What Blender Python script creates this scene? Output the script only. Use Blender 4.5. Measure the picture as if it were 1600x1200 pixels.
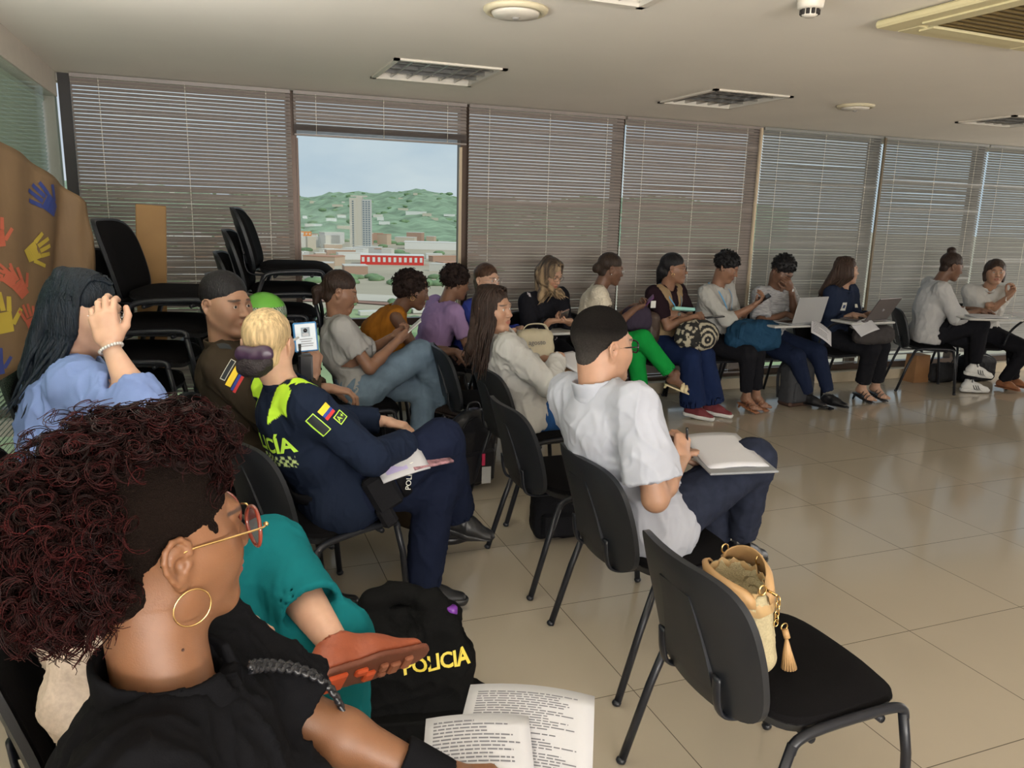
import bpy, math, random
import numpy as np
from mathutils import Vector, Matrix
random.seed(7)
PI = math.pi
for o in list(bpy.data.objects): bpy.data.objects.remove(o)
scene = bpy.context.scene
C = bpy.context.collection

# ------------------------------------------------------------------ camera
CAM_H = 1.5655
cam_d = bpy.data.cameras.new('camera'); cam_d.sensor_width = 36.0; cam_d.lens = 27.44
cam_d.clip_start = 0.05; cam_d.clip_end = 20000
cam = bpy.data.objects.new('camera', cam_d); C.objects.link(cam)
PITCH, ROLL, YAW = 0.21315, 0.02644, 0.36939
_f = Vector((math.sin(YAW)*math.cos(PITCH), math.cos(YAW)*math.cos(PITCH), -math.sin(PITCH)))
_r0 = Vector((math.cos(YAW), -math.sin(YAW), 0)); _u0 = _r0.cross(_f)
_r = _r0*math.cos(ROLL) + _u0*math.sin(ROLL); _u = -_r0*math.sin(ROLL) + _u0*math.cos(ROLL)
_m = Matrix.Identity(4)
for i in range(3):
    _m[i][0] = _r[i]; _m[i][1] = _u[i]; _m[i][2] = -_f[i]
_m[2][3] = CAM_H
cam.matrix_world = _m
scene.camera = cam

# ------------------------------------------------------------------ colour management
scene.view_settings.view_transform = 'Standard'
scene.view_settings.look = 'None'
scene.view_settings.gamma = 1.0
scene.view_settings.use_curve_mapping = False
scene.view_settings.exposure = 0.0

# ------------------------------------------------------------------ sky
world = bpy.data.worlds.new('sky'); scene.world = world; world.use_nodes = True
wn = world.node_tree; wn.nodes.clear()
def wnode(t, **k):
    n = wn.nodes.new(t)
    for a, b in k.items(): setattr(n, a, b)
    return n
_tc = wnode('ShaderNodeTexCoord'); _sx = wnode('ShaderNodeSeparateXYZ')
wn.links.new(_tc.outputs['Generated'], _sx.inputs[0])
_rp = wnode('ShaderNodeValToRGB')
_rp.color_ramp.elements[0].position = 0.0; _rp.color_ramp.elements[0].color = (0.50, 0.585, 0.68, 1)
_rp.color_ramp.elements[1].position = 0.22; _rp.color_ramp.elements[1].color = (0.52, 0.62, 0.74, 1)
wn.links.new(_sx.outputs['Z'], _rp.inputs[0])
_mp = wnode('ShaderNodeMapping'); _mp.inputs['Scale'].default_value = (2.2, 2.2, 6.0)
_nz = wnode('ShaderNodeTexNoise'); _nz.inputs['Scale'].default_value = 1.6; _nz.inputs['Detail'].default_value = 5
wn.links.new(_tc.outputs['Generated'], _mp.inputs[0]); wn.links.new(_mp.outputs[0], _nz.inputs['Vector'])
_cr = wnode('ShaderNodeValToRGB')
_cr.color_ramp.elements[0].position = 0.44; _cr.color_ramp.elements[1].position = 0.72
wn.links.new(_nz.outputs['Fac'], _cr.inputs[0])
_mx = wnode('ShaderNodeMix', data_type='RGBA')
_mx.inputs['B'].default_value = (0.72, 0.76, 0.79, 1)
wn.links.new(_cr.outputs[0], _mx.inputs['Factor']); wn.links.new(_rp.outputs[0], _mx.inputs['A'])
_bg = wnode('ShaderNodeBackground'); _bg.inputs['Strength'].default_value = 1.0
wn.links.new(_mx.outputs['Result'], _bg.inputs['Color'])
_wo = wnode('ShaderNodeOutputWorld'); wn.links.new(_bg.outputs[0], _wo.inputs['Surface'])

def light(name, kind, loc, energy, color=(1, 1, 1), size=1, size_y=None, direction=None, **kw):
    d = bpy.data.lights.new(name, kind); d.energy = energy; d.color = color
    if kind == 'AREA':
        d.shape = 'RECTANGLE'; d.size = size; d.size_y = size_y or size
    if kind == 'SUN': d.angle = size
    for a, b in kw.items(): setattr(d, a, b)
    o = bpy.data.objects.new(name, d); C.objects.link(o); o.location = loc
    if direction: o.rotation_euler = Vector(direction).to_track_quat('-Z', 'Y').to_euler()
    return o
light('sun', 'SUN', (0, -50, 80), 1.5, (1.0, 0.95, 0.86), 0.01, direction=(-0.45, 0.75, -0.62))
# left facade daylight; rear and right lamps are added fill for unseen windows
light('left_facade_daylight', 'AREA', (-0.80, -2.10, 1.45), 100, (0.90, 0.95, 1.0), 3.0, 1.4, (1, 0.12, 1.1))
light('left_facade_daylight', 'AREA', (-0.84, 2.05, 1.60), 68, (0.98, 0.97, 0.95), 2.1, 1.0, (1, 0.0, 2.2))
light('rear_fill_light', 'AREA', (0.9, -3.9, 1.4), 500, (1.0, 0.965, 0.93), 3.6, 1.6, (0, 1, 0.7))  # fill lamp added in front of the solid rear wall
light('right_fill_light', 'AREA', (11.3, 3.4, 1.4), 120, (1.0, 0.96, 0.92), 4.5, 1.6, (-1, 0, 0.35))  # fill lamp added to brighten the far floor and seats

# ------------------------------------------------------------------ materials
MATS = {}
def mat(name, color, rough=0.6, metal=0.0, var=0.0, vscale=8.0, bump=0.0, bscale=200.0, spec=0.5, sheen=0.0,
        stretch=None, sss=0.0, attr=False, emit=0.0, coat=0.0, alpha=1.0, transmission=0.0):
    if name in MATS: return MATS[name]
    m = bpy.data.materials.new(name); m.use_nodes = True; nt = m.node_tree; N = nt.nodes
    b = N['Principled BSDF']
    c4 = (*color, 1)
    b.inputs['Base Color'].default_value = c4
    b.inputs['Roughness'].default_value = rough; b.inputs['Metallic'].default_value = metal
    b.inputs['Specular IOR Level'].default_value = spec
    b.inputs['Sheen Weight'].default_value = sheen
    b.inputs['Coat Weight'].default_value = coat
    b.inputs['Alpha'].default_value = alpha
    b.inputs['Transmission Weight'].default_value = transmission
    if sss: 
        b.inputs['Subsurface Weight'].default_value = sss; b.inputs['Subsurface Radius'].default_value = (0.012, 0.005, 0.003)
        b.inputs['Subsurface Scale'].default_value = 1.0
    if emit:
        b.inputs['Emission Color'].default_value = c4; b.inputs['Emission Strength'].default_value = emit
    tc = N.new('ShaderNodeTexCoord'); vec = tc.outputs['Object']
    if stretch:
        mp = N.new('ShaderNodeMapping'); mp.inputs['Scale'].default_value = stretch
        nt.links.new(vec, mp.inputs[0]); vec = mp.outputs[0]
    src = None
    if attr:
        a = N.new('ShaderNodeAttribute'); a.attribute_name = 'Col'; src = a.outputs['Color']
        nt.links.new(src, b.inputs['Base Color'])
    if var:
        nz = N.new('ShaderNodeTexNoise'); nz.inputs['Scale'].default_value = vscale; nz.inputs['Detail'].default_value = 4
        nt.links.new(vec, nz.inputs['Vector'])
        mr = N.new('ShaderNodeMapRange'); mr.inputs['From Min'].default_value = 0.3; mr.inputs['From Max'].default_value = 0.7
        mr.inputs['To Min'].default_value = 1 - var; mr.inputs['To Max'].default_value = 1 + var
        nt.links.new(nz.outputs['Fac'], mr.inputs['Value'])
        mm = N.new('ShaderNodeVectorMath'); mm.operation = 'SCALE'
        if src: nt.links.new(src, mm.inputs[0])
        else: mm.inputs[0].default_value = color
        nt.links.new(mr.outputs[0], mm.inputs['Scale']); nt.links.new(mm.outputs[0], b.inputs['Base Color'])
    if bump:
        nb = N.new('ShaderNodeTexNoise'); nb.inputs['Scale'].default_value = bscale; nb.inputs['Detail'].default_value = 3
        nt.links.new(vec, nb.inputs['Vector'])
        bp = N.new('ShaderNodeBump'); bp.inputs['Strength'].default_value = bump; bp.inputs['Distance'].default_value = 0.01
        nt.links.new(nb.outputs['Fac'], bp.inputs['Height']); nt.links.new(bp.outputs[0], b.inputs['Normal'])
    MATS[name] = m
    return m
def srgb(r, g, b):
    f = lambda v: (v/255/12.92) if v/255 <= 0.04045 else ((v/255+0.055)/1.055)**2.4
    return (f(r), f(g), f(b))

# ------------------------------------------------------------------ object helpers
def link(o, parent=None):
    C.objects.link(o)
    if parent is not None: o.parent = parent
    return o
def tag(o, label=None, cat=None, group=None, kind=None):
    if label: o['label'] = label
    if cat: o['category'] = cat
    if group: o['group'] = group
    if kind: o['kind'] = kind
    return o
def empty(name, loc=(0, 0, 0), rz=0.0):
    o = bpy.data.objects.new(name, None); o.empty_display_size = 0.1; C.objects.link(o)
    o.location = loc; o.rotation_euler = (0, 0, rz)
    return o
def children(o): return [c for c in bpy.data.objects if c.parent == o]
def copy_tree(o, parent=None):
    c = o.copy(); C.objects.link(c); c.parent = parent
    for ch in children(o): copy_tree(ch, c)
    return c

class MB:
    """collects simple shapes into one mesh"""
    def __init__(self): self.v = []; self.f = []; self.s = []; self.col = None
    def add(self, vs, fs, smooth=False, col=None):
        k = len(self.v); self.v += [tuple(v) for v in vs]; self.f += [tuple(i+k for i in f) for f in fs]; self.s += [smooth]*len(fs)
        if col is not None:
            if self.col is None: self.col = [(1, 1, 1)]*k
            self.col += [tuple(col)]*len(vs) if not isinstance(col[0], (tuple, list)) else list(col)
        return self
    def box(self, c, s, M=None, taper=1.0, bev=0.0):
        x, y, z = s[0]/2, s[1]/2, s[2]/2
        if bev > 0:
            b = min(bev, x*.9, y*.9, z*.9)
            vs = []; 
            for sx in (-1, 1):
                for sy in (-1, 1):
                    for sz in (-1, 1):
                        vs += [(sx*x, sy*(y-b), sz*(z-b)), (sx*(x-b), sy*y, sz*(z-b)), (sx*(x-b), sy*(y-b), sz*z)]
            import bmesh
            bm = bmesh.new()
            for v in vs: bm.verts.new(v)
            bmesh.ops.convex_hull(bm, input=bm.verts)
            bm.verts.ensure_lookup_table()
            vs = [v.co.copy() for v in bm.verts]; fs = [[v.index for v in f.verts] for f in bm.faces]
            bm.verts.index_update(); fs = [[v.index for v in f.verts] for f in bm.faces]
            bm.free()
        else:
            vs = [Vector((sx*x*(taper if sz > 0 else 1), sy*y*(taper if sz > 0 else 1), sz*z)) for sz in (-1, 1) for sx, sy in ((-1, -1), (1, -1), (1, 1), (-1, 1))]
            fs = [(3, 2, 1, 0), (4, 5, 6, 7), (0, 1, 5, 4), (1, 2, 6, 5), (2, 3, 7, 6), (3, 0, 4, 7)]
        M = M or Matrix.Identity(4)
        c = Vector(c)
        return self.add([M @ (Vector(v)+c) for v in vs], fs)
    def tube(self, pts, r, n=10, closed=False, caps=True, flat=None):
        pts = [Vector(p) for p in pts]; m = len(pts)
        rs = r if isinstance(r, (list, tuple)) else [r]*m
        vs = []; up = None
        for i, p in enumerate(pts):
            a = pts[(i-1) % m] if (closed or i > 0) else pts[i]; b = pts[(i+1) % m] if (closed or i < m-1) else pts[i]
            t = (b-a).normalized() if (b-a).length > 1e-9 else Vector((0, 0, 1))
            if up is None:
                up = Vector((0, 0, 1)) if abs(t.z) < 0.9 else Vector((1, 0, 0))
            s = t.cross(up)
            if s.length < 1e-6: s = t.orthogonal()
            s.normalize(); up2 = s.cross(t).normalized(); up = up2
            for k in range(n):
                a_ = 2*PI*k/n
                vs.append(p + s*math.cos(a_)*rs[i]*(flat[0] if flat else 1) + up2*math.sin(a_)*rs[i]*(flat[1] if flat else 1))
        fs = []
        for i in range(m if closed else m-1):
            for k in range(n):
                a = i*n+k; b = i*n+(k+1) % n; c = ((i+1) % m)*n+(k+1) % n; d = ((i+1) % m)*n+k
                fs.append((a, b, c, d))
        if caps and not closed:
            fs.append(tuple(reversed(range(n)))); fs.append(tuple((m-1)*n+k for k in range(n)))
        return self.add(vs, fs, True)
    def lathe(self, prof, c=(0, 0, 0), n=24, M=None):
        M = M or Matrix.Identity(4); c = Vector(c)
        vs = [M @ (Vector((r*math.cos(2*PI*k/n), r*math.sin(2*PI*k/n), z))+c) for r, z in prof for k in range(n)]
        fs = [(i*n+k, i*n+(k+1) % n, (i+1)*n+(k+1) % n, (i+1)*n+k) for i in range(len(prof)-1) for k in range(n)]
        fs.append(tuple(reversed(range(n)))); fs.append(tuple((len(prof)-1)*n+k for k in range(n)))
        return self.add(vs, fs, True)
    def ball(self, c, r, n=10, M=None):
        rr = r if isinstance(r, (tuple, list)) else (r, r, r); M = M or Matrix.Identity(4)
        vs = []; fs = []
        for i in range(1, n):
            for k in range(2*n):
                a = PI*i/n; b = PI*k/n
                vs.append(M @ Vector((c[0]+rr[0]*math.sin(a)*math.cos(b), c[1]+rr[1]*math.sin(a)*math.sin(b), c[2]+rr[2]*math.cos(a))))
        w = 2*n
        for i in range(n-2):
            for k in range(w): fs.append((i*w+k, (i+1)*w+k, (i+1)*w+(k+1) % w, i*w+(k+1) % w))
        t = len(vs); vs.append(M @ Vector((c[0], c[1], c[2]+rr[2]))); vs.append(M @ Vector((c[0], c[1], c[2]-rr[2])))
        for k in range(w): fs.append((t, k, (k+1) % w)); fs.append((t+1, (n-2)*w+(k+1) % w, (n-2)*w+k))
        return self.add(vs, fs, True)
    def sheet(self, grid, thick=0.001):
        """grid[i][j] of points -> solid sheet of the given thickness"""
        m, n = len(grid), len(grid[0]); G = [[Vector(p) for p in row] for row in grid]
        top = []; bot = []
        for i in range(m):
            for j in range(n):
                du = G[min(i+1, m-1)][j]-G[max(i-1, 0)][j]; dv = G[i][min(j+1, n-1)]-G[i][max(j-1, 0)]
                nn = du.cross(dv)
                nn = nn.normalized() if nn.length > 1e-12 else Vector((0, 0, 1))
                top.append(G[i][j]+nn*thick/2); bot.append(G[i][j]-nn*thick/2)
        vs = top+bot; K = m*n; fs = []
        for i in range(m-1):
            for j in range(n-1):
                a = i*n+j; b = a+n; fs.append((a, b, b+1, a+1)); fs.append((K+a, K+a+1, K+b+1, K+b))
        ring = [j for j in range(n)] + [i*n+n-1 for i in range(1, m)] + [(m-1)*n+j for j in range(n-2, -1, -1)] + [i*n for i in range(m-2, 0, -1)]
        for q in range(len(ring)):
            a, b = ring[q], ring[(q+1) % len(ring)]; fs.append((a, b, K+b, K+a))
        return self.add(vs, fs, True)
    def build(self, name, m, parent=None, smooth=None, loc=None, rz=None, autosmooth=False):
        me = bpy.data.meshes.new(name); me.from_pydata(self.v, [], self.f)
        sm = self.s if smooth is None else [smooth]*len(self.f)
        me.polygons.foreach_set('use_smooth', sm)
        if self.col is not None:
            cols = self.col + [(1, 1, 1)]*(len(self.v)-len(self.col))
            a = me.color_attributes.new('Col', 'FLOAT_COLOR', 'POINT')
            a.data.foreach_set('color', [c for t in cols for c in (t[0], t[1], t[2], 1.0)])
        if m: me.materials.append(m)
        me.update()
        o = bpy.data.objects.new(name, me); link(o, parent)
        if loc: o.location = loc
        if rz is not None: o.rotation_euler = (0, 0, rz)
        return o
def struct(o): o['kind'] = 'structure'; return o
def smooth_path(pts, k=6):
    """Catmull-Rom through points"""
    P = [Vector(p) for p in pts]; out = []
    for i in range(len(P)-1):
        a = P[max(i-1, 0)]; b = P[i]; c = P[i+1]; d = P[min(i+2, len(P)-1)]
        for j in range(k):
            t = j/k
            out.append(0.5*((2*b) + (c-a)*t + (2*a-5*b+4*c-d)*t*t + (3*b-3*c+d-a)*t**3))
    out.append(P[-1]); return out
def text_mesh(name, txt, size, m, M, parent=None, extrude=0.0006, spacing=1.0, bold=0.0, align='CENTER', project=None):
    cu = bpy.data.curves.new(name, 'FONT'); cu.body = txt; cu.size = size; cu.extrude = extrude; cu.offset = bold
    cu.align_x = align; cu.align_y = 'CENTER'; cu.space_character = spacing; cu.resolution_u = 3
    t = bpy.data.objects.new(name+'_tmp', cu); C.objects.link(t)
    bpy.context.view_layer.update()
    me = bpy.data.meshes.new_from_object(t.evaluated_get(bpy.context.evaluated_depsgraph_get()))
    bpy.data.objects.remove(t); me.name = name
    me.transform(M)
    if project: project(me)
    me.materials.clear(); me.materials.append(m)
    o = bpy.data.objects.new(name, me); link(o, parent)
    return o
# ------------------------------------------------------------------ room shell
WY = 6.10          # window plane
CZ = 2.40          # ceiling
XL = -0.87         # left facade
XR = 11.5; YB = -4.0
def floor_mat():
    m = bpy.data.materials.new('porcelain_tiles'); m.use_nodes = True; nt = m.node_tree; N = nt.nodes; b = N['Principled BSDF']
    tc = N.new('ShaderNodeTexCoord'); mp = N.new('ShaderNodeMapping')
    mp.inputs['Location'].default_value = (-0.026, -0.192, 0)
    nt.links.new(tc.outputs['Object'], mp.inputs[0])
    br = N.new('ShaderNodeTexBrick'); br.offset = 0.0; br.squash = 1.0
    br.inputs['Scale'].default_value = 1.0; br.inputs['Brick Width'].default_value = 0.62; br.inputs['Row Height'].default_value = 0.62
    br.inputs['Mortar Size'].default_value = 0.0018; br.inputs['Mortar Smooth'].default_value = 0.2
    c = srgb(176, 165, 147)
    br.inputs['Color1'].default_value = (*c, 1); br.inputs['Color2'].default_value = (c[0]*.95, c[1]*.95, c[2]*.95, 1)
    br.inputs['Mortar'].default_value = (*srgb(98, 90, 78), 1)
    nt.links.new(mp.outputs[0], br.inputs['Vector'])
    nz = N.new('ShaderNodeTexNoise'); nz.inputs['Scale'].default_value = 1.3; nz.inputs['Detail'].default_value = 6
    nt.links.new(tc.outputs['Object'], nz.inputs['Vector'])
    mr = N.new('ShaderNodeMapRange'); mr.inputs['To Min'].default_value = 0.93; mr.inputs['To Max'].default_value = 1.06
    nt.links.new(nz.outputs['Fac'], mr.inputs['Value'])
    sc = N.new('ShaderNodeVectorMath'); sc.operation = 'SCALE'
    nt.links.new(br.outputs['Color'], sc.inputs[0]); nt.links.new(mr.outputs[0], sc.inputs['Scale'])
    nt.links.new(sc.outputs[0], b.inputs['Base Color'])
    b.inputs['Specular IOR Level'].default_value = 0.5
    r1 = N.new('ShaderNodeMapRange'); r1.inputs['To Min'].default_value = 0.07; r1.inputs['To Max'].default_value = 0.16
    nt.links.new(nz.outputs['Fac'], r1.inputs['Value']); nt.links.new(r1.outputs[0], b.inputs['Roughness'])
    bp = N.new('ShaderNodeBump'); bp.inputs['Strength'].default_value = 0.25; bp.inputs['Distance'].default_value = 0.002; bp.invert = True
    nt.links.new(br.outputs['Fac'], bp.inputs['Height']); nt.links.new(bp.outputs[0], b.inputs['Normal'])
    return m
M_ceil = mat('ceiling_paint', srgb(238, 231, 219), 0.85, var=0.03, vscale=1.2, bump=0.03, bscale=30)
M_wall = mat('wall_paint', srgb(205, 200, 188), 0.85, var=0.03)
M_soffit = mat('soffit_paint', srgb(205, 196, 184), 0.85, var=0.03, bump=0.05, bscale=12)
M_curb = mat('curb_stone', srgb(196, 184, 160), 0.5, var=0.05)
M_frame = mat('bronze_aluminium', srgb(84, 68, 58), 0.4, 0.4, var=0.05)
M_trim = mat('pale_trim', srgb(205, 186, 158), 0.5)
M_dark = mat('dark_trim', srgb(40, 36, 34), 0.5)
struct(MB().box(((XL+XR)/2, (YB+WY)/2, -0.05), (XR-XL+0.6, WY-YB+0.5, 0.1)).build('floor', floor_mat()))
def ceiling_with_holes(holes):
    xs = sorted({XL-.3, XR+.3} | {h[0] for h in holes} | {h[2] for h in holes}); ys = sorted({YB-.3, WY+.1} | {h[1] for h in holes} | {h[3] for h in holes})
    mb = MB()
    for i in range(len(xs)-1):
        for j in range(len(ys)-1):
            cx, cy = (xs[i]+xs[i+1])/2, (ys[j]+ys[j+1])/2
            if any(h[0] < cx < h[2] and h[1] < cy < h[3] for h in holes): continue
            mb.box((cx, cy, CZ+.02), (xs[i+1]-xs[i], ys[j+1]-ys[j], .04))
    struct(mb.build('ceiling', M_ceil))
LIGHTS = [(1.03, 4.56, 1.66, 5.22), (3.13, 4.55, 3.72, 5.22), (5.74, 4.45, 6.32, 4.93), (1.05, 2.42, 1.66, 2.98)]
ceiling_with_holes(LIGHTS)
struct(MB().box(((XL+XR)/2, (YB+WY)/2, CZ+.35), (XR-XL+1, WY-YB+1, .1)).build('ceiling_slab', M_wall))
struct(MB().box(((XL+XR)/2, YB-.06, CZ/2), (XR-XL+.2, .1, CZ)).build('wall_rear', M_wall))
struct(MB().box((XR+.06, (YB+WY)/2, CZ/2), (.1, WY-YB+.4, CZ)).build('wall_right', M_wall))
# left facade: low wall, soffit, glass, blinds
struct(MB().box((XL-.10, (YB+WY)/2, 2.33), (.18, WY-YB, .17)).box((XL-.10, (YB+WY)/2, .05), (.18, WY-YB, .1)).build('trim_1', M_soffit))
struct(MB().box((XL-.45, (YB+2.9)/2, 1.2), (.06, 2.9-YB, 2.9)).build('wall_left', M_wall))
M_glassgreen = mat('green_glass', srgb(170, 200, 180), 0.05, alpha=0.25)
struct(MB().box((XL-.02, 3.95, 1.18), (.01, 4.3, 2.12)).build('window_1', M_glassgreen))
struct(MB().box((XL-.14, 6.16, 1.2), (.22, .10, 2.4)).build('trim_30', M_soffit))
# window wall: curb, rails, mullions
struct(MB().box((4.8, 6.14, .045), (13.5, .22, .11)).box((4.8, 6.035, .035), (13.5, .012, .07)).build('wall_front_curb', M_curb))
struct(MB().box((4.8, 6.16, .135), (13.5, .08, .06)).build('trim_2', M_frame))
MULL = [-.84, .60, 1.92, 3.30, 4.70, 6.11, 7.52, 8.95, 10.4]
for k, x in enumerate(MULL):
    w = .07 if k else .07
    struct(MB().box((x, 6.17, 1.26), (w, .09, 2.28)).build('trim_%d' % (3+k), M_dark if k == 0 else M_frame))
struct(MB().box((4.8, 6.17, .705), (13.5, .07, .06)).build('trim_20', M_frame))
struct(MB().box((4.8, 6.2, 2.5), (13.5, .12, .3)).build('wall_front_lintel', M_wall))
M_glass = bpy.data.materials.new('window_glass'); M_glass.use_nodes = True
_n = M_glass.node_tree; _n.nodes.clear()
_t = _n.nodes.new('ShaderNodeBsdfTransparent'); _t.inputs[0].default_value = (.95, .985, .97, 1)
_g = _n.nodes.new('ShaderNodeBsdfGlossy'); _g.inputs['Roughness'].default_value = 0.02
_x = _n.nodes.new('ShaderNodeMixShader'); _x.inputs[0].default_value = 0.001; _o = _n.nodes.new('ShaderNodeOutputMaterial')
_n.links.new(_t.outputs[0], _x.inputs[1]); _n.links.new(_g.outputs[0], _x.inputs[2]); _n.links.new(_x.outputs[0], _o.inputs[0])
for k in range(len(MULL)-1):
    struct(MB().box(((MULL[k]+MULL[k+1])/2, 6.18, 1.27), (MULL[k+1]-MULL[k]-.06, .006, 2.24)).build('window_%d' % (2+k), M_glass))
# right of each raised pane a pale trim strip, as between the second and third bays
struct(MB().box((1.885, 6.125, 1.1), (.022, .02, 1.95)).build('trim_21', M_trim))
struct(MB().box((.635, 6.125, 1.1), (.016, .02, 1.95)).build('trim_22', M_frame))
struct(MB().box((4.655, 6.02, 1.28), (.022, .02, 2.2)).build('trim_23', M_trim))
struct(MB().box((6.11, 6.03, 1.28), (.02, .02, 2.2)).build('trim_24', mat('olive_trim', srgb(120, 106, 84), .5)))

# ------------------------------------------------------------------ venetian blinds
M_slat = mat('blind_slat', srgb(150, 140, 134), 0.42, 0.0, var=0.04, vscale=3, spec=0.6)
M_slat2 = mat('blind_slat_grey', srgb(146, 146, 142), 0.42, 0.0, var=0.04, vscale=3, spec=0.6)
M_slatg = mat('blind_slat_green', srgb(176, 192, 172), 0.45, 0.0, var=0.04, vscale=3)
M_cord = mat('blind_cord', srgb(232, 226, 214), 0.6)
def blind(x0, x1, ztop, zbot, m, label, yaw=0.0, origin=None, tilt=58, raised=False, cords=(.12, .5, .88), seed=0, cat='blind'):
    rnd = random.Random(seed)
    w = x1-x0; t = empty('venetian_blind', (x0, WY-.04, 0) if origin is None else origin, yaw)
    tag(t, label, cat)
    MB().box((w/2, 0, ztop-.0125), (w, .03, .025)).build('head_rail', m, t)
    mb = MB(); pitch = .0245; z = ztop-.04; sw = .0262
    n = int((ztop-.04-zbot)/pitch)
    zs = [ztop-.04-i*pitch for i in range(n)]
    if raised:
        zs += [zbot+.004+i*.0045 for i in range(14)]
    # bows and bends of single slats
    for i, z in enumerate(zs):
        a = math.radians(tilt + rnd.uniform(-3, 3) + (rnd.uniform(6, 26) if rnd.random() < .05 else 0))
        if raised and i >= n: a = math.radians(6)
        seg = 4; rows = []
        nx = 7; amp = rnd.uniform(-.0012, .0012) + (rnd.uniform(-.006, .006) if rnd.random() < .05 else 0)
        for q in range(nx):
            u = q/(nx-1); bow = math.sin(u*PI)*amp
            row = []
            for s in range(seg+1):
                v = s/seg-.5; camber = .0034*(1-4*v*v)
                # slat cross section: inner edge low
                yy = v*sw*math.cos(a)+camber*math.sin(a); zz = v*sw*math.sin(a)*1+camber*math.cos(a)
                row.append((u*w, yy, z+bow+zz))
            rows.append(row)
        vs = [p for r in rows for p in r]; fs = []
        for q in range(nx-1):
            for s in range(seg):
                b = q*(seg+1)+s; fs.append((b, b+seg+1, b+seg+2, b+1))
        mb.add(vs, fs, True)
    mb.build('slats', m, t)
    MB().box((w/2, 0, zbot-.006), (w, .024, .014), bev=.003).build('bottom_rail', m, t)
    for c in cords:
        cb = MB()
        cb.tube([(c*w, -.016, ztop-.02), (c*w, -.016, zbot)], .0014, 5)
        for z in zs: cb.box((c*w, -.015, z), (.006, .003, .008))
        cb.build('ladder_cord', M_cord, t)
    return t
BL = [(0, 'leftmost blind of the window wall beside the dark corner post', M_slat, .20),
      (1, '', M_slat, 2.06), (2, 'closed blind just right of the open window', M_slat, .17),
      (3, 'closed blind behind the woman in the beige vest', M_slat, .16),
      (4, 'closed grey blind behind the silver laptop', M_slat2, .20),
      (5, 'closed blind behind the empty left side of the bun woman chair', M_slat2, .26),
      (6, 'bluish blind at the right edge behind the rightmost woman', M_slat2, .2), (7, '', M_slat2, .2)]
for k, lab, m, zb in BL:
    x0, x1 = MULL[k]+(.045 if k == 0 else .012), MULL[k+1]-.010
    if k == 7: break
    if k == 1:
        b = blind(x0, x1, CZ-.005, 2.10, m, 'grey blind pulled up above the open window', raised=True, seed=2)
    else:
        b = blind(x0, x1, CZ-.005, zb, m, lab, seed=k, tilt={0:56,2:57,3:58,4:58,5:57,6:56}[k])
blind(0, 4.3, 2.235, .3, M_slatg, 'greenish blind behind the glass of the left facade', yaw=-PI/2, origin=(XL-.10, 6.08, 0), cords=(.06, .25, .5, .75), seed=11)

# ------------------------------------------------------------------ ceiling fittings
M_white = mat('white_enamel', srgb(222, 214, 200), 0.4)
M_cream = mat('aged_plastic', srgb(214, 202, 170), 0.45, var=.03)
M_alu = mat('louvre_aluminium', srgb(190, 188, 184), 0.22, 0.9)
M_tube = mat('fluorescent_tube_off', srgb(225, 225, 220), 0.3)
labs = ['square louvred ceiling light above the open window', 'square louvred ceiling light above the vest woman',
        'louvred ceiling light at the right edge of the ceiling', 'louvred ceiling light cut by the top edge of the picture']
def troffer(h, lab, nx=6, ny=4):
    x0, y0, x1, y1 = h; cx, cy = (x0+x1)/2, (y0+y1)/2; w, d = x1-x0, y1-y0
    t = empty('ceiling_light', (cx, cy, CZ)); tag(t, lab, 'ceiling light', 'recessed louvred lights')
    fb = MB()
    for sx in (-1, 1): fb.box((sx*(w/2+.004), 0, -.004), (.032, d+.04, .014)).box((sx*w/2, 0, .06), (.008, d, .12))
    for sy in (-1, 1): fb.box((0, sy*(d/2+.004), -.004), (w+.04, .032, .014)).box((0, sy*d/2, .06), (w, .008, .12))
    fb.build('frame', M_white, t)
    MB().box((0, 0, .125), (w, d, .01)).build('reflector', mat('reflector', srgb(120, 118, 112), .5, .2), t)
    lb = MB()
    for i in range(1, nx):
        x = -w/2+w*i/nx
        lb.box((x, 0, .028), (.004, d, .055)); lb.box((x, 0, .004), (.014, d, .003))
    for j in range(1, ny):
        y = -d/2+d*j/ny
        lb.box((0, y, .03), (w, .003, .05)); lb.box((0, y, .006), (w, .010, .003))
    lb.build('louvre', M_alu, t)
    for j in range(3):
        y = -d/2+d*(j+.5)/3
        MB().tube([(-w/2+.03, y, .09), (w/2-.03, y, .09)], .012, 10).build('tube', M_tube, t)
for h, l in zip(LIGHTS, labs): troffer(h, l)
def disc(x, y, r, lab, name, smoke=False):
    t = empty(name, (x, y, CZ)); 
    if not smoke:
        tag(t, lab, 'speaker' if 'speaker' in name else 'detector')
        MB().lathe([(r, 0), (r, -.008), (r*.93, -.018), (r*.80, -.020), (r*.78, -.014), (.01, -.014)], n=40).build('rim', M_cream, t)
        MB().lathe([(r*.76, -.014), (r*.7, -.028), (r*.3, -.034), (.004, -.034)], n=40).build('grille', M_white, t)
        MB().lathe([(.018, -.034), (.012, -.042), (.002, -.043)], n=16).build('boss', mat('boss_grey', srgb(150, 146, 140), .4), t)
    else:
        tag(t, lab, 'detector')
        MB().lathe([(r, 0), (r, -.012), (r*.95, -.03), (r*.75, -.035)], n=30).build('base', M_white, t)
        g = MB()
        for k in range(10):
            a = 2*PI*k/10; g.box((r*.62*math.cos(a), r*.62*math.sin(a), -.045), (.012, .012, .02), bev=.002)
        g.build('vents', M_dark, t)
        MB().lathe([(r*.6, -.035), (r*.6, -.055), (r*.4, -.062), (.002, -.063)], n=24).build('cap', M_white, t)
disc(1.235, 3.26, .135, 'round white ceiling speaker near the top middle of the picture', 'ceiling_speaker')
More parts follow.
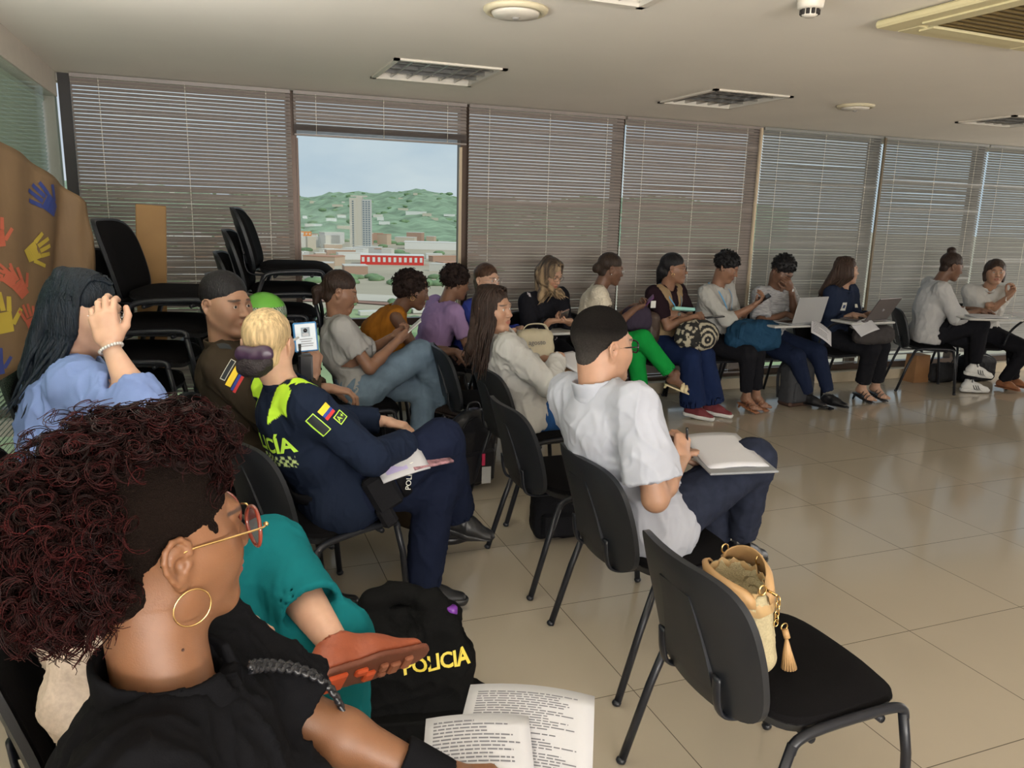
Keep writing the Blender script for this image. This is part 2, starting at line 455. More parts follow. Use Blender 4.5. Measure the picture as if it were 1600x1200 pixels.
disc(4.40, 4.66, .13, 'round ceiling speaker far off above the laptop man', 'ceiling_speaker')
disc(2.20, 2.62, .05, 'small white smoke detector at the top edge of the ceiling', 'smoke_detector', True)
# cassette air conditioner: square panel turned on the ceiling
t = empty('air_conditioner', (3.12, 2.28, CZ), math.radians(2)); tag(t, 'cream ceiling cassette air conditioner in the top right corner', 'air conditioner')
M_ac = mat('ac_cream', srgb(216, 204, 160), .45)
p = MB(); W_ = .47
for s in (-1, 1):
    p.box((s*(W_-.06), 0, -.022), (.12, 2*W_, .03), bev=.008); p.box((0, s*(W_-.06), -.022), (2*W_-.24, .12, .03), bev=.008)
p.build('panel', M_ac, t)
g = MB()
for k in range(16): g.box((0, -.33+k*.044, -.022), (.66, .012, .012))
g.build('grille', mat('ac_grille', srgb(110, 92, 56), .5), t)
for s in (-1, 1):
    MB().box((0, s*.36, -.040), (.6, .07, .008), Matrix.Rotation(0, 4, 'X')).build('flap', M_ac, t)
    MB().box((s*.36, 0, -.040), (.07, .6, .008)).build('flap', M_ac, t)
MB().box((0, 0, .0), (.8, .8, .004), Matrix.Translation((0, 0, -.004))).build('housing', M_dark, t)
# ------------------------------------------------------------------ the city seen through the open window
GZ = -60.0
rc = random.Random(5)
M_ground = mat('city_ground', srgb(180, 168, 146), .9, var=.16, vscale=.012)
M_grass = mat('river_bank_green', srgb(150, 166, 120), .9, var=.3, vscale=.03)
M_road = mat('pale_road', srgb(206, 196, 180), .9, var=.06, vscale=.02)
M_hill = mat('wooded_hill', srgb(138, 160, 130), .95, var=.35, vscale=.02)  # paled green: distance haze mixed into the colour
M_tree = mat('city_trees', srgb(118, 142, 104), .95, var=.3, vscale=.1)  # tree green lightened to stand in for haze
M_water = mat('lagoon', srgb(150, 176, 160), .25)
M_glz = mat('tower_glazing', srgb(120, 132, 140), .4)
def pol(az, d): return (d*math.sin(math.radians(az)), d*math.cos(math.radians(az)))
struct(MB().box((300, 2500, GZ-1), (9000, 5200, 2)).build('city_ground', M_ground))
def patch(name, pts, z, m):
    mb = MB(); mb.add([(*pol(a, d), z) for a, d in pts], [tuple(range(len(pts)))]); return struct(mb.build(name, m))
patch('river_bank', [(-30, 90), (-30, 520), (0, 545), (12, 500), (17, 430), (40, 400), (60, 90)], GZ+.3, M_grass)
patch('lagoon', [(11, 110), (12, 300), (15.5, 350), (17, 410), (40, 330), (60, 110)], GZ+.5, M_water)
patch('highway', [(-30, 640), (0, 660), (40, 560), (40, 520), (0, 610), (-30, 600)], GZ+.4, M_road)
patch('canal_wall', [(-2, 585), (9, 560), (17, 520), (17, 505), (9, 545), (-2, 572)], GZ+.6, mat('canal_wall', srgb(150, 112, 96), .9))
def hill():
    mb = MB(); na, nd = 90, 26; g = []
    r = np.random.RandomState(3); ph = r.rand(12)*6.28
    for i in range(na+1):
        az = -20+60*i/na; ridge = 70+16*math.sin(az*.35+ph[0])+8*math.sin(az*1.1+ph[1])+4*math.sin(az*3.1+ph[2])+(12 if az > 9 else 0)*min(1, (az-9)/4 if az > 9 else 0)
        row = []
        for j in range(nd+1):
            d = 1750+2400*j/nd; t = j/nd
            h = GZ-3+(ridge-GZ)*(math.sin(min(1, t*1.15)*PI/2)**1.25)
            h += (6*math.sin(az*1.7+j*.9+ph[3])+5*math.sin(az*4.3-j*1.7+ph[4])+3*math.sin(az*9+j*2.9))*math.sin(min(1, t*1.3)*PI*.8)
            row.append((*pol(az, d), h))
        g.append(row)
    vs = [p for r_ in g for p in r_]; fs = [(i*(nd+1)+j, (i+1)*(nd+1)+j, (i+1)*(nd+1)+j+1, i*(nd+1)+j+1) for i in range(na) for j in range(nd)]
    mb.add(vs, [tuple(reversed(f)) for f in fs], True)
    return mb.build('wooded_hills', M_hill), g
ho, hg = hill(); struct(ho)
def building(az, d, w, dep, h, m, name='city_building', label=None, group=None, roof=None, z=GZ, rows=0, wm=None, turn=0):
    x, y = pol(az, d); t = empty(name, (x, y, z), -math.radians(az)+turn)
    tag(t, label, 'building', group)
    MB().box((0, 0, h/2), (w, dep, h)).build('wall', m, t)
    MB().box((0, 0, h+.4), (w*1.02, dep*1.02, .8)).build('roof', roof or m, t)
    if rows:
        n = max(2, int(w/6)); w0 = None
        for i in range(n):
            for j in range(rows):
                if w0 is None: w0 = q = MB().box((0, 0, 0), (w/n*.5, .2, h/rows*.5)).build('window', wm or M_glz, t)
                else: q = link(w0.copy(), t)
                q.location = (-w/2+w*(i+.5)/n, -dep/2-.05, h*(j+.55)/rows)
    return t
cb_cols = [srgb(216, 210, 200), srgb(206, 194, 176), srgb(226, 223, 218), srgb(196, 172, 150), srgb(200, 197, 193), srgb(182, 148, 128)]
cb_mats = [mat('city_wall_%d' % i, c, .9) for i, c in enumerate(cb_cols)]
roofs = [mat('city_roof_pale', srgb(214, 208, 200), .9), mat('city_roof_clay', srgb(186, 140, 116), .9), cb_mats[0]]
# the slab tower
tx, ty = pol(10.1, 1320); t = empty('apartment_tower', (tx, ty, GZ), -math.radians(16)); tag(t, 'tall pale apartment tower standing in front of the hills', 'building')
M_tow = mat('tower_concrete', srgb(206, 198, 184), .85)
MB().box((-11, 0, 41), (11, 18, 82)).box((-1, 2, 42), (9, 20, 84)).build('core', M_tow, t)
MB().box((10.5, 0, 40), (14, 17, 80)).build('wing', mat('tower_wing', srgb(198, 196, 192), .85), t)
w0 = MB().box((0, 0, 0), (2.7, .5, 1.9)).build('window', M_glz, t); w0.location = (6, -8.6, 3)
for i in range(22):
    for k in range(4):
        if i+k == 0: continue
        q = link(w0.copy(), t); q.location = (6+k*4.4, -8.6, 3+i*3.5) if k < 3 else (-11, -9.1, 3+i*3.5)
MB().box((-2, 0, 85), (26, 6, 2)).build('parapet', M_tow, t)
M_red = mat('red_hall', srgb(214, 62, 54), .8); M_or = mat('orange_wall', srgb(232, 142, 60), .8)
building(12.3, 960, 74, 30, 11, M_red, 'warehouse', 'long red market hall with a white roof below the tower', roof=cb_mats[2], rows=1, wm=cb_mats[2])
building(5.7, 1560, 55, 22, 20, M_or, 'office_building', 'low orange building left of the tower', rows=3, wm=cb_mats[0])
building(3.6, 1545, 46, 22, 20, cb_mats[2], 'office_building', 'low white building beside the orange one', rows=2)
building(15.5, 1380, 110, 40, 12, cb_mats[2], 'warehouse', 'wide white industrial shed right of the tower')
building(17.3, 1750, 24, 20, 26, cb_mats[5], 'office_building', 'small brick coloured block above the white shed', rows=3)
building(14.0, 2350, 60, 30, 12, cb_mats[2], 'hall', 'white vaulted hall on the green slope right of the tower', z=-8)
cnames = ['cream', 'sand coloured', 'white', 'tan', 'light grey', 'clay coloured']
placed = [(*pol(12.3, 960), 45), (*pol(10.1, 1320), 25), (*pol(5.7, 1560), 35), (*pol(3.6, 1545), 30), (*pol(15.5, 1380), 85), (*pol(17.3, 1750), 18)]
for k in range(230):
    az = rc.uniform(-3, 19.5); d = rc.choice([rc.uniform(700, 1000), rc.uniform(1000, 1750)]); w = rc.uniform(12, 42); h = rc.uniform(4, 13) if d < 1200 else rc.uniform(6, 22)
    if abs(az-12.3) < 2.6 and d < 1050: continue
    if abs(az-10.1) < 1 and d < 1320: h = min(h, 8)
    px, py = pol(az, d)
    if any((px-a)**2+(py-b)**2 < (r_+w*.75)**2 for a, b, r_ in placed): continue
    placed.append((px, py, w*.75)); ci = rc.randrange(6)
    building(az, d, w, min(w, rc.uniform(12, 30)), h, cb_mats[ci], roof=rc.choice(roofs), turn=rc.uniform(-.5, .5),
             label='small %s building among the roofs below the green hills' % cnames[ci], group='%s buildings of the city' % cnames[ci])
for k in range(70):
    i = rc.randrange(20, 75); j = rc.choice([rc.randrange(2, 8), rc.randrange(6, 22)]); p = hg[i][j]
    az = math.degrees(math.atan2(p[0], p[1])); d = math.hypot(p[0], p[1])
    if abs(az-10.1) < 1: continue
    building(az+rc.uniform(-.3, .3), d, rc.uniform(10, 34), 14, rc.uniform(5, 10), rc.choice(cb_mats[:3]), z=p[2]-2, label='tiny pale house among the trees of the hillside', group='houses on the hillside')
# tree masses nobody could count
mb = MB()
for k in range(170):
    az = rc.uniform(-4, 20); d = rc.choice([rc.uniform(680, 760), rc.uniform(850, 1900), rc.uniform(1000, 1900)]); r = rc.uniform(2.5, 5)+d*.0015
    px, py = pol(az, d)
    if any((px-a)**2+(py-b)**2 < (r_*1.1+r)**2 for a, b, r_ in placed): continue
    mb.ball((px, py, GZ+r*.3), (r*1.6, r, r*.65), 5)
for k in range(420):
    i = rc.randrange(5, 85); j = rc.randrange(1, 25); p = hg[i][j]; r = rc.uniform(5, 13)
    mb.ball((p[0]+rc.uniform(-30, 30), p[1]+rc.uniform(-40, 40), p[2]-r*.1), (r*1.3, r*.8, r*.55), 5)
for k in range(60):
    az = rc.uniform(-3, 18); d = rc.uniform(380, 560); r = rc.uniform(2, 5)
    mb.ball((*pol(az, d), GZ+r*.4), (r*1.3, r, r*.8), 5)
tag(mb.build('tree_canopy', M_tree), 'green tree crowns scattered over the city and hills', 'trees', kind='stuff')
tag(MB().box((0, 0, 1.2), (26, 8, 2.4)).box((30, 6, 1.2), (18, 7, 2.4)).build('jetty_shed', cb_mats[0], loc=(95, 470, GZ+.4)), 'white shed on the green bank of the lagoon', 'building')
# ------------------------------------------------------------------ stacking visitor chairs
M_plastic = mat('black_plastic', srgb(33, 35, 39), 0.40, bump=0.15, bscale=900, spec=.35)
M_fabric = mat('black_fabric', srgb(17, 16, 17), 0.9, bump=0.3, bscale=700, spec=.06)
M_tubeb = mat('black_powdercoat', srgb(28, 30, 36), 0.35, spec=.4)
def grid_mesh(mb, G, flip=False, col=None):
    m, n = len(G), len(G[0]); vs = [p for r in G for p in r]
    fs = [(i*n+j, i*n+j+1, (i+1)*n+j+1, (i+1)*n+j) for i in range(m-1) for j in range(n-1)]
    if flip: fs = [tuple(reversed(f)) for f in fs]
    mb.add(vs, fs, True)
def pad(mb, fn, nu, nv, fn2):
    """closed pad from a front surface and a back surface sharing an outline"""
    G = [[fn(i/(nu-1)*2-1, j/(nv-1)*2-1) for j in range(nv)] for i in range(nu)]
    H = [[fn2(i/(nu-1)*2-1, j/(nv-1)*2-1) for j in range(nv)] for i in range(nu)]
    grid_mesh(mb, G); grid_mesh(mb, H, True)
    ring = [(0, j) for j in range(nv)] + [(i, nv-1) for i in range(1, nu)] + [(nu-1, j) for j in range(nv-2, -1, -1)] + [(i, 0) for i in range(nu-2, 0, -1)]
    a = [G[i][j] for i, j in ring]; b = [H[i][j] for i, j in ring]; L = len(ring)
    mb.add(a+b, [(q, L+q, L+(q+1) % L, (q+1) % L) for q in range(L)], True)
def squircle(u, v, p=4.0):
    """maps the square to a rounded square"""
    r = max(abs(u), abs(v)); 
    if r == 0: return 0, 0
    k = r/((abs(u)**p+abs(v)**p)**(1/p)); return u*k, v*k
# local frame: chair faces +y, seat centre above origin
BACK_TOP, SEAT_Z = 0.775, 0.445
def back_pt(u, v, off):
    u, v = squircle(u, v, 5)
    w = .235*(1-.10*max(0, v)**2-.05*max(0, -v)); z = .600+.190*v
    x = u*w; y = -.232-.105*(v+1)/2-.012*v*v + .040*(u*u) - off*(1-.15*u*u)
    return (x, y, z)
def seat_pt(u, v, off):
    u, v = squircle(u, v, 4.5)
    x = u*.235*(1-.04*v); y = .005+v*.215
    z = SEAT_Z-.012+.010*(1-u*u)-.028*max(0, v)**4+.012*max(0, -v)**3+off
    return (x, y, z)
def edge_round(u, v, p=6): return (1-max(abs(u), abs(v))**p)
def make_chair(label, writing=False):
    t = empty('visitor_chair'); tag(t, label, 'chair')
    b = MB(); pad(b, lambda u, v: back_pt(u, v, .002), 17, 17, lambda u, v: back_pt(u, v, .022+.010*edge_round(u, v)))
    sh = b.build('back_shell', M_plastic, t)
    e = MB()   # moulded centre panel of the shell
    pad(e, lambda u, v: (u*.085*(1-.25*v), back_pt(0, v*.62-.1, .034)[1]-.003*edge_round(u, v), .585+v*.12), 7, 9,
        lambda u, v: (u*.085*(1-.25*v), back_pt(0, v*.62-.1, .020)[1], .585+v*.12))
    e.build('back_panel', M_plastic, sh)
    b = MB(); pad(b, lambda u, v: (back_pt(u*.93, v*.93, 0)[0], back_pt(u*.93, v*.93, 0)[1]+.006+.028*edge_round(u, v, 8), back_pt(u*.93, v*.93, 0)[2]), 15, 15,
                  lambda u, v: back_pt(u*.95, v*.95, .004))
    b.build('backrest', M_fabric, t)
    b = MB(); pad(b, lambda u, v: seat_pt(u*.97, v*.98, .010+.026*edge_round(u, v, 6)), 15, 15, lambda u, v: seat_pt(u, v, -.006))
    b.build('seat', M_fabric, t)
    b = MB(); pad(b, lambda u, v: seat_pt(u, v, -.004), 13, 13, lambda u, v: seat_pt(u*.96, v*.96, -.030))
    b.build('seat_tray', M_plastic, t)
    fr = MB()
    for s in (-1, 1):
        fr.tube(smooth_path([(s*.255, .165, .40), (s*.252, .155, .425), (s*.250, .10, .432), (s*.250, -.08, .425), (s*.252, -.155, .41), (s*.255, -.175, .385)], 4), .0125, 10)
    fr.tube([(-.25, .10, .405), (.25, .10, .405)], .010, 8); fr.tube([(-.25, -.11, .400), (.25, -.11, .400)], .010, 8)
    f = fr.build('frame', M_tubeb, t)
    for s in (-1, 1):
        MB().tube(smooth_path([(s*.12, .02, .412), (s*.12, -.17, .400), (s*.12, -.255, .408), (s*.12, -.283, .445), (s*.12, -.292, .52)], 5), .0105, 8, flat=(1.5, .6)).build('back_bracket', M_tubeb, t)
    for s in (-1, 1):
        MB().tube([(s*.254, .160, .415), (s*.258, .185, .30), (s*.262, .215, 0.004)], .0125, 10).ball((s*.262, .215, .012), (.016, .016, .012), 6).build('leg', M_tubeb, t)
        MB().tube([(s*.254, -.170, .405), (s*.262, -.225, .25), (s*.270, -.300, 0.004)], .0125, 10).ball((s*.270, -.300, .012), (.016, .016, .012), 6).build('leg', M_tubeb, t)
    return t
chair_proto = make_chair('empty black visitor chair in the foreground with a cream handbag on it')
CHAIRS = []
_first = [True]
def chair(x, y, yaw_deg, label, group='black visitor chairs', z=0.0, tilt=0.0):
    """yaw 0 faces the window wall, -90 faces right, 180 faces the photographer"""
    t = chair_proto if _first[0] else copy_tree(chair_proto)
    _first[0] = False
    t.location = (x, y, z); t.rotation_euler = (math.radians(tilt), 0, math.radians(yaw_deg)); t['label'] = label; t['group'] = group
    CHAIRS.append(t); return t
# middle row, facing right; legs measured on the floor
chair(1.35, 1.475, -90, 'empty black visitor chair in the foreground with a cream handbag on it')
chair(1.47, 2.265, -90, 'black visitor chair under the man in the white shirt')
chair(1.47, 3.02, -90, 'empty black visitor chair behind the man in the white shirt')
chair(1.64, 3.80, -88, 'black visitor chair under the woman in the white blouse')
chair(1.58, 4.45, -95, 'black visitor chair nearest the open window, beyond the long haired woman')

# the column of chairs on the left, facing right
chair(.36, 2.90, -68, 'black visitor chair under the police woman with the blonde bun')
chair(.20, 3.37, -98, 'black visitor chair under the officer in olive')
chair(-.36, 2.78, -84, 'black visitor chair under the woman in the light blue shirt')
chair(-.14, 1.76, -86, 'black visitor chair under the woman in teal trousers')
chair(-.02, .93, -96, 'black visitor chair under the curly haired woman in front')
chair(.80, 4.62, -90, 'black visitor chair under the woman in the grey polo')
chair(1.02, 5.24, -96, 'black visitor chair under the woman in the mustard top')
chair(1.52, 5.58, -88, 'black visitor chair under the person in the lilac T-shirt')
# the row along the windows
for x, y, a, who in ((1.90, 5.62, -140, 'the half hidden woman with clear glasses'), (2.44, 5.64, 178, 'the woman in the floral blouse'), (2.84, 5.52, -150, 'the woman in green trousers'),
                     (3.50, 5.62, 178, 'the woman in the beige vest'), (4.02, 5.62, 178, 'the person with the blue bag'), (4.61, 5.64, 180, 'the man with the silver laptop'),
                     (5.34, 5.62, 182, 'the woman with the dark laptop'), (6.50, 5.58, -124, 'the woman with the top bun'), (7.12, 5.58, 160, 'the woman at the right edge')):
    chair(x, y, a, 'black visitor chair under '+who)
# two leaning stacks in the corner
nth = ['lowest', 'second lowest', 'third', 'fourth', 'fifth', 'topmost', 'topmost']
for k in range(6):
    a = math.radians(-118); d = .088*k-.44; chair(-.13+d, 4.15-d*.10, -104, '%s black chair of the left stack under the kraft paper' % nth[k], 'stacked chairs at the left', z=.142*k)
for k in range(7):
    d = .052*k-.31; chair(.49+d, 4.98, -99, '%s black chair of the stack left of the open window' % (['lowest', 'second lowest', 'third', 'fourth', 'fifth', 'sixth', 'topmost'][k]), 'stacked chairs by the window', z=.130*k)
# ------------------------------------------------------------------ continuous bodies: distance fields turned into one skin
def V(*a): return np.array(a if len(a) > 1 else a[0], dtype=float)
def nrm(v): v = V(v); return v/max(1e-9, np.linalg.norm(v))
class Field:
    def __init__(self, lo, hi, h):
        self.lo = V(lo); self.h = h
        n = np.maximum(2, np.ceil((V(hi)-self.lo)/h).astype(int)+1)
        self.ax = [self.lo[i]+h*np.arange(n[i]) for i in range(3)]
        self.d = np.full(tuple(n), 1.0, dtype=np.float32)
    def _box(self, lo, hi):
        sl = []
        for i in range(3):
            a = int(max(0, math.floor((lo[i]-self.lo[i])/self.h))); b = int(min(len(self.ax[i]), math.ceil((hi[i]-self.lo[i])/self.h)+1))
            if b <= a: return None, None
            sl.append(slice(a, b))
        X, Y, Z = np.meshgrid(self.ax[0][sl[0]], self.ax[1][sl[1]], self.ax[2][sl[2]], indexing='ij')
        return tuple(sl), (X, Y, Z)
    def _merge(self, sl, e, k, op):
        d = self.d[sl]
        if op == 'add':
            if k <= 0: self.d[sl] = np.minimum(d, e); return
            h = np.clip(0.5+0.5*(e-d)/k, 0, 1); self.d[sl] = e*(1-h)+d*h-k*h*(1-h)
        elif op == 'sub':
            e = -e
            if k <= 0: self.d[sl] = np.maximum(d, e); return
            h = np.clip(0.5-0.5*(e-d)/k, 0, 1); self.d[sl] = e*(1-h)+d*h+k*h*(1-h)
    def rc(self, a, b, ra, rb=None, k=.02, op='add', sc=None, R=None):
        """round cone a->b; R rows = local axes, sc = per axis stretch"""
        rb = ra if rb is None else rb; a = V(a); b = V(b)
        m = max(ra, rb)*(max(sc) if sc is not None else 1)+k+self.h*3
        sl, P = self._box(np.minimum(a, b)-m, np.maximum(a, b)+m)
        if sl is None: return self
        Q = [P[0]-a[0], P[1]-a[1], P[2]-a[2]]; ba = b-a; mult = 1.0
        if sc is not None:
            Rm = np.eye(3) if R is None else np.array(R)
            Q = [(Rm[i][0]*Q[0]+Rm[i][1]*Q[1]+Rm[i][2]*Q[2])/sc[i] for i in range(3)]
            ba = (Rm @ ba)/np.array(sc); mult = min(sc)
        L2 = max(1e-12, ba @ ba)
        t = np.clip((Q[0]*ba[0]+Q[1]*ba[1]+Q[2]*ba[2])/L2, 0, 1)
        e = np.sqrt((Q[0]-t*ba[0])**2+(Q[1]-t*ba[1])**2+(Q[2]-t*ba[2])**2)-(ra+(rb-ra)*t)
        self._merge(sl, (e*mult).astype(np.float32), k, op); return self
    def ell(self, c, r, k=.02, op='add', R=None):
        c = V(c); r = V(r); m = max(r)+k+self.h*3
        sl, P = self._box(c-m, c+m)
        if sl is None: return self
        Q = [P[0]-c[0], P[1]-c[1], P[2]-c[2]]
        if R is not None:
            Rm = np.array(R); Q = [Rm[i][0]*Q[0]+Rm[i][1]*Q[1]+Rm[i][2]*Q[2] for i in range(3)]
        k0 = np.sqrt((Q[0]/r[0])**2+(Q[1]/r[1])**2+(Q[2]/r[2])**2); k1 = np.sqrt((Q[0]/r[0]**2)**2+(Q[1]/r[1]**2)**2+(Q[2]/r[2]**2)**2)
        e = np.where(k1 > 1e-9, k0*(k0-1)/np.maximum(k1, 1e-9), -min(r))
        self._merge(sl, e.astype(np.float32), k, op); return self
    def box(self, c, hs, rad=.01, k=.01, op='add', R=None):
        c = V(c); m = float(np.linalg.norm(hs))+rad+k+self.h*3; sl, P = self._box(c-m, c+m)
        if sl is None: return self
        Q = [P[0]-c[0], P[1]-c[1], P[2]-c[2]]
        if R is not None:
            Rm = np.array(R); Q = [Rm[i][0]*Q[0]+Rm[i][1]*Q[1]+Rm[i][2]*Q[2] for i in range(3)]
        q = [np.abs(Q[i])-hs[i]+rad for i in range(3)]
        e = np.sqrt(np.maximum(q[0], 0)**2+np.maximum(q[1], 0)**2+np.maximum(q[2], 0)**2)+np.minimum(np.maximum(q[0], np.maximum(q[1], q[2])), 0)-rad
        self._merge(sl, e.astype(np.float32), k, op); return self
    def cut(self, p, n, k=0.0, lo=None, hi=None):
        """removes everything on the +n side of the plane through p (inside the given box)"""
        p = V(p); n = nrm(n)
        sl, P = self._box(lo if lo is not None else self.lo-1, hi if hi is not None else [a[-1]+1 for a in self.ax])
        if sl is None: return self
        e = (P[0]-p[0])*n[0]+(P[1]-p[1])*n[1]+(P[2]-p[2])*n[2]
        self._merge(sl, (-e).astype(np.float32), k, 'sub'); return self
    def mesh(self):
        d = self.d.copy()
        for ax in range(3):   # keep it closed at the border
            idx = [slice(None)]*3
            for e in (0, -1): idx[ax] = e; d[tuple(idx)] = np.maximum(d[tuple(idx)], self.h*.5)
        s = d < 0; nx, ny, nz = d.shape
        cnt = np.zeros((nx-1, ny-1, nz-1), np.uint8)
        for a in (0, 1):
            for b in (0, 1):
                for c in (0, 1): cnt += s[a:nx-1+a, b:ny-1+b, c:nz-1+c]
        act = (cnt > 0) & (cnt < 8); I, J, K = np.nonzero(act)
        idx = np.full(act.shape, -1, np.int64); idx[act] = np.arange(len(I))
        pos = np.zeros((len(I), 3)); num = np.zeros(len(I))
        for ax in range(3):
            o = [(0, 0), (0, 1), (1, 0), (1, 1)]
            for u, v in o:
                off = [0, 0, 0]; rest = [q for q in range(3) if q != ax]; off[rest[0]] = u; off[rest[1]] = v
                d0 = d[I+off[0], J+off[1], K+off[2]]; off2 = list(off); off2[ax] = 1
                d1 = d[I+off2[0], J+off2[1], K+off2[2]]
                m = (d0 < 0) != (d1 < 0); t = np.where(m, d0/np.where(m, d0-d1, 1), 0)
                q = np.zeros((len(I), 3)); q[:, 0] = off[0]; q[:, 1] = off[1]; q[:, 2] = off[2]; q[:, ax] = t
                pos[m] += q[m]; num[m] += 1
        pos /= num[:, None]
        P = np.stack([I, J, K], 1)+pos; P = P*self.h+self.lo
        F = []
        # x edges
        a = s[:-1, 1:-1, 1:-1] != s[1:, 1:-1, 1:-1]; i, j, k = np.nonzero(a); j += 1; k += 1
        q = np.stack([idx[i, j-1, k-1], idx[i, j, k-1], idx[i, j, k], idx[i, j-1, k]], 1); fl = ~s[i, j, k]; q[fl] = q[fl][:, ::-1]; F.append(q)
        a = s[1:-1, :-1, 1:-1] != s[1:-1, 1:, 1:-1]; i, j, k = np.nonzero(a); i += 1; k += 1
        q = np.stack([idx[i-1, j, k-1], idx[i-1, j, k], idx[i, j, k], idx[i, j, k-1]], 1); fl = ~s[i, j, k]; q[fl] = q[fl][:, ::-1]; F.append(q)
        a = s[1:-1, 1:-1, :-1] != s[1:-1, 1:-1, 1:]; i, j, k = np.nonzero(a); i += 1; j += 1
        q = np.stack([idx[i-1, j-1, k], idx[i, j-1, k], idx[i, j, k], idx[i-1, j, k]], 1); fl = ~s[i, j, k]; q[fl] = q[fl][:, ::-1]; F.append(q)
        F = np.concatenate(F); return P, F
def vnormals(P, F):
    n = np.cross(P[F[:, 2]]-P[F[:, 0]], P[F[:, 3]]-P[F[:, 1]]); N = np.zeros_like(P)
    for c in range(4): np.add.at(N, F[:, c], n)
    L = np.linalg.norm(N, axis=1, keepdims=True); return N/np.maximum(L, 1e-12)
def relax(P, F, it=1, w=.5):
    for _ in range(it):
        S = np.zeros_like(P); c = np.zeros(len(P))
        for a, b in ((0, 1), (1, 2), (2, 3), (3, 0)):
            np.add.at(S, F[:, a], P[F[:, b]]); np.add.at(S, F[:, b], P[F[:, a]]); np.add.at(c, F[:, a], 1); np.add.at(c, F[:, b], 1)
        P = P*(1-w)+w*S/np.maximum(c, 1)[:, None]
    return P
_perm = np.random.RandomState(11).rand(4096)
def vnoise(P):
    """value noise in 0..1"""
    i = np.floor(P).astype(np.int64); f = P-i; f = f*f*(3-2*f); out = 0
    for a in (0, 1):
        for b in (0, 1):
            for c in (0, 1):
                hsh = ((i[:, 0]+a)*73856093 ^ (i[:, 1]+b)*19349663 ^ (i[:, 2]+c)*83492791) & 4095
                out = out + _perm[hsh]*np.where(a, f[:, 0], 1-f[:, 0])*np.where(b, f[:, 1], 1-f[:, 1])*np.where(c, f[:, 2], 1-f[:, 2])
    return out
def folds(P, F, amp, scale=9.0, stretch=(1, 1, 1), seed=0.0):
    """cloth creases: ridged warped noise pushed along the normals"""
    N = vnormals(P, F); Q = P*np.array(stretch)*scale+seed; out = 0
    for o, (m, a) in enumerate(((1, .55), (1.9, .75), (3.7, .38))):
        q = Q*m+o*13; w = np.stack([vnoise(q*.5+5), vnoise(q*.5+17), vnoise(q*.5+31)], 1)*2.4; r = 1-np.abs(2*vnoise(q*V(1, 1, .6)+w)-1); out = out+(r**3-.25)*a
    return P+N*(out*amp)[:, None]
def np_mesh(name, parts, m, parent=None, col=None):
    """parts: list of (P, F); col: list of Nx3 colours"""
    P = np.concatenate([p for p, f in parts]); off = 0; Fs = []
    for p, f in parts: Fs.append(f+off); off += len(p)
    F = np.concatenate(Fs); me = bpy.data.meshes.new(name)
    me.vertices.add(len(P)); me.vertices.foreach_set('co', P.astype(np.float32).ravel())
    me.loops.add(F.size); me.loops.foreach_set('vertex_index', F.astype(np.int32).ravel())
    me.polygons.add(len(F)); me.polygons.foreach_set('loop_start', np.arange(0, F.size, 4, dtype=np.int32)); me.polygons.foreach_set('loop_total', np.full(len(F), 4, dtype=np.int32))
    me.polygons.foreach_set('use_smooth', np.ones(len(F), bool))
    if col is not None:
        cc = np.concatenate(col); a = me.color_attributes.new('Col', 'FLOAT_COLOR', 'POINT')
        a.data.foreach_set('color', np.concatenate([cc, np.ones((len(cc), 1))], 1).astype(np.float32).ravel())
    if m: me.materials.append(m)
    me.update(calc_edges=True); me.validate()
    o = bpy.data.objects.new(name, me); return link(o, parent)

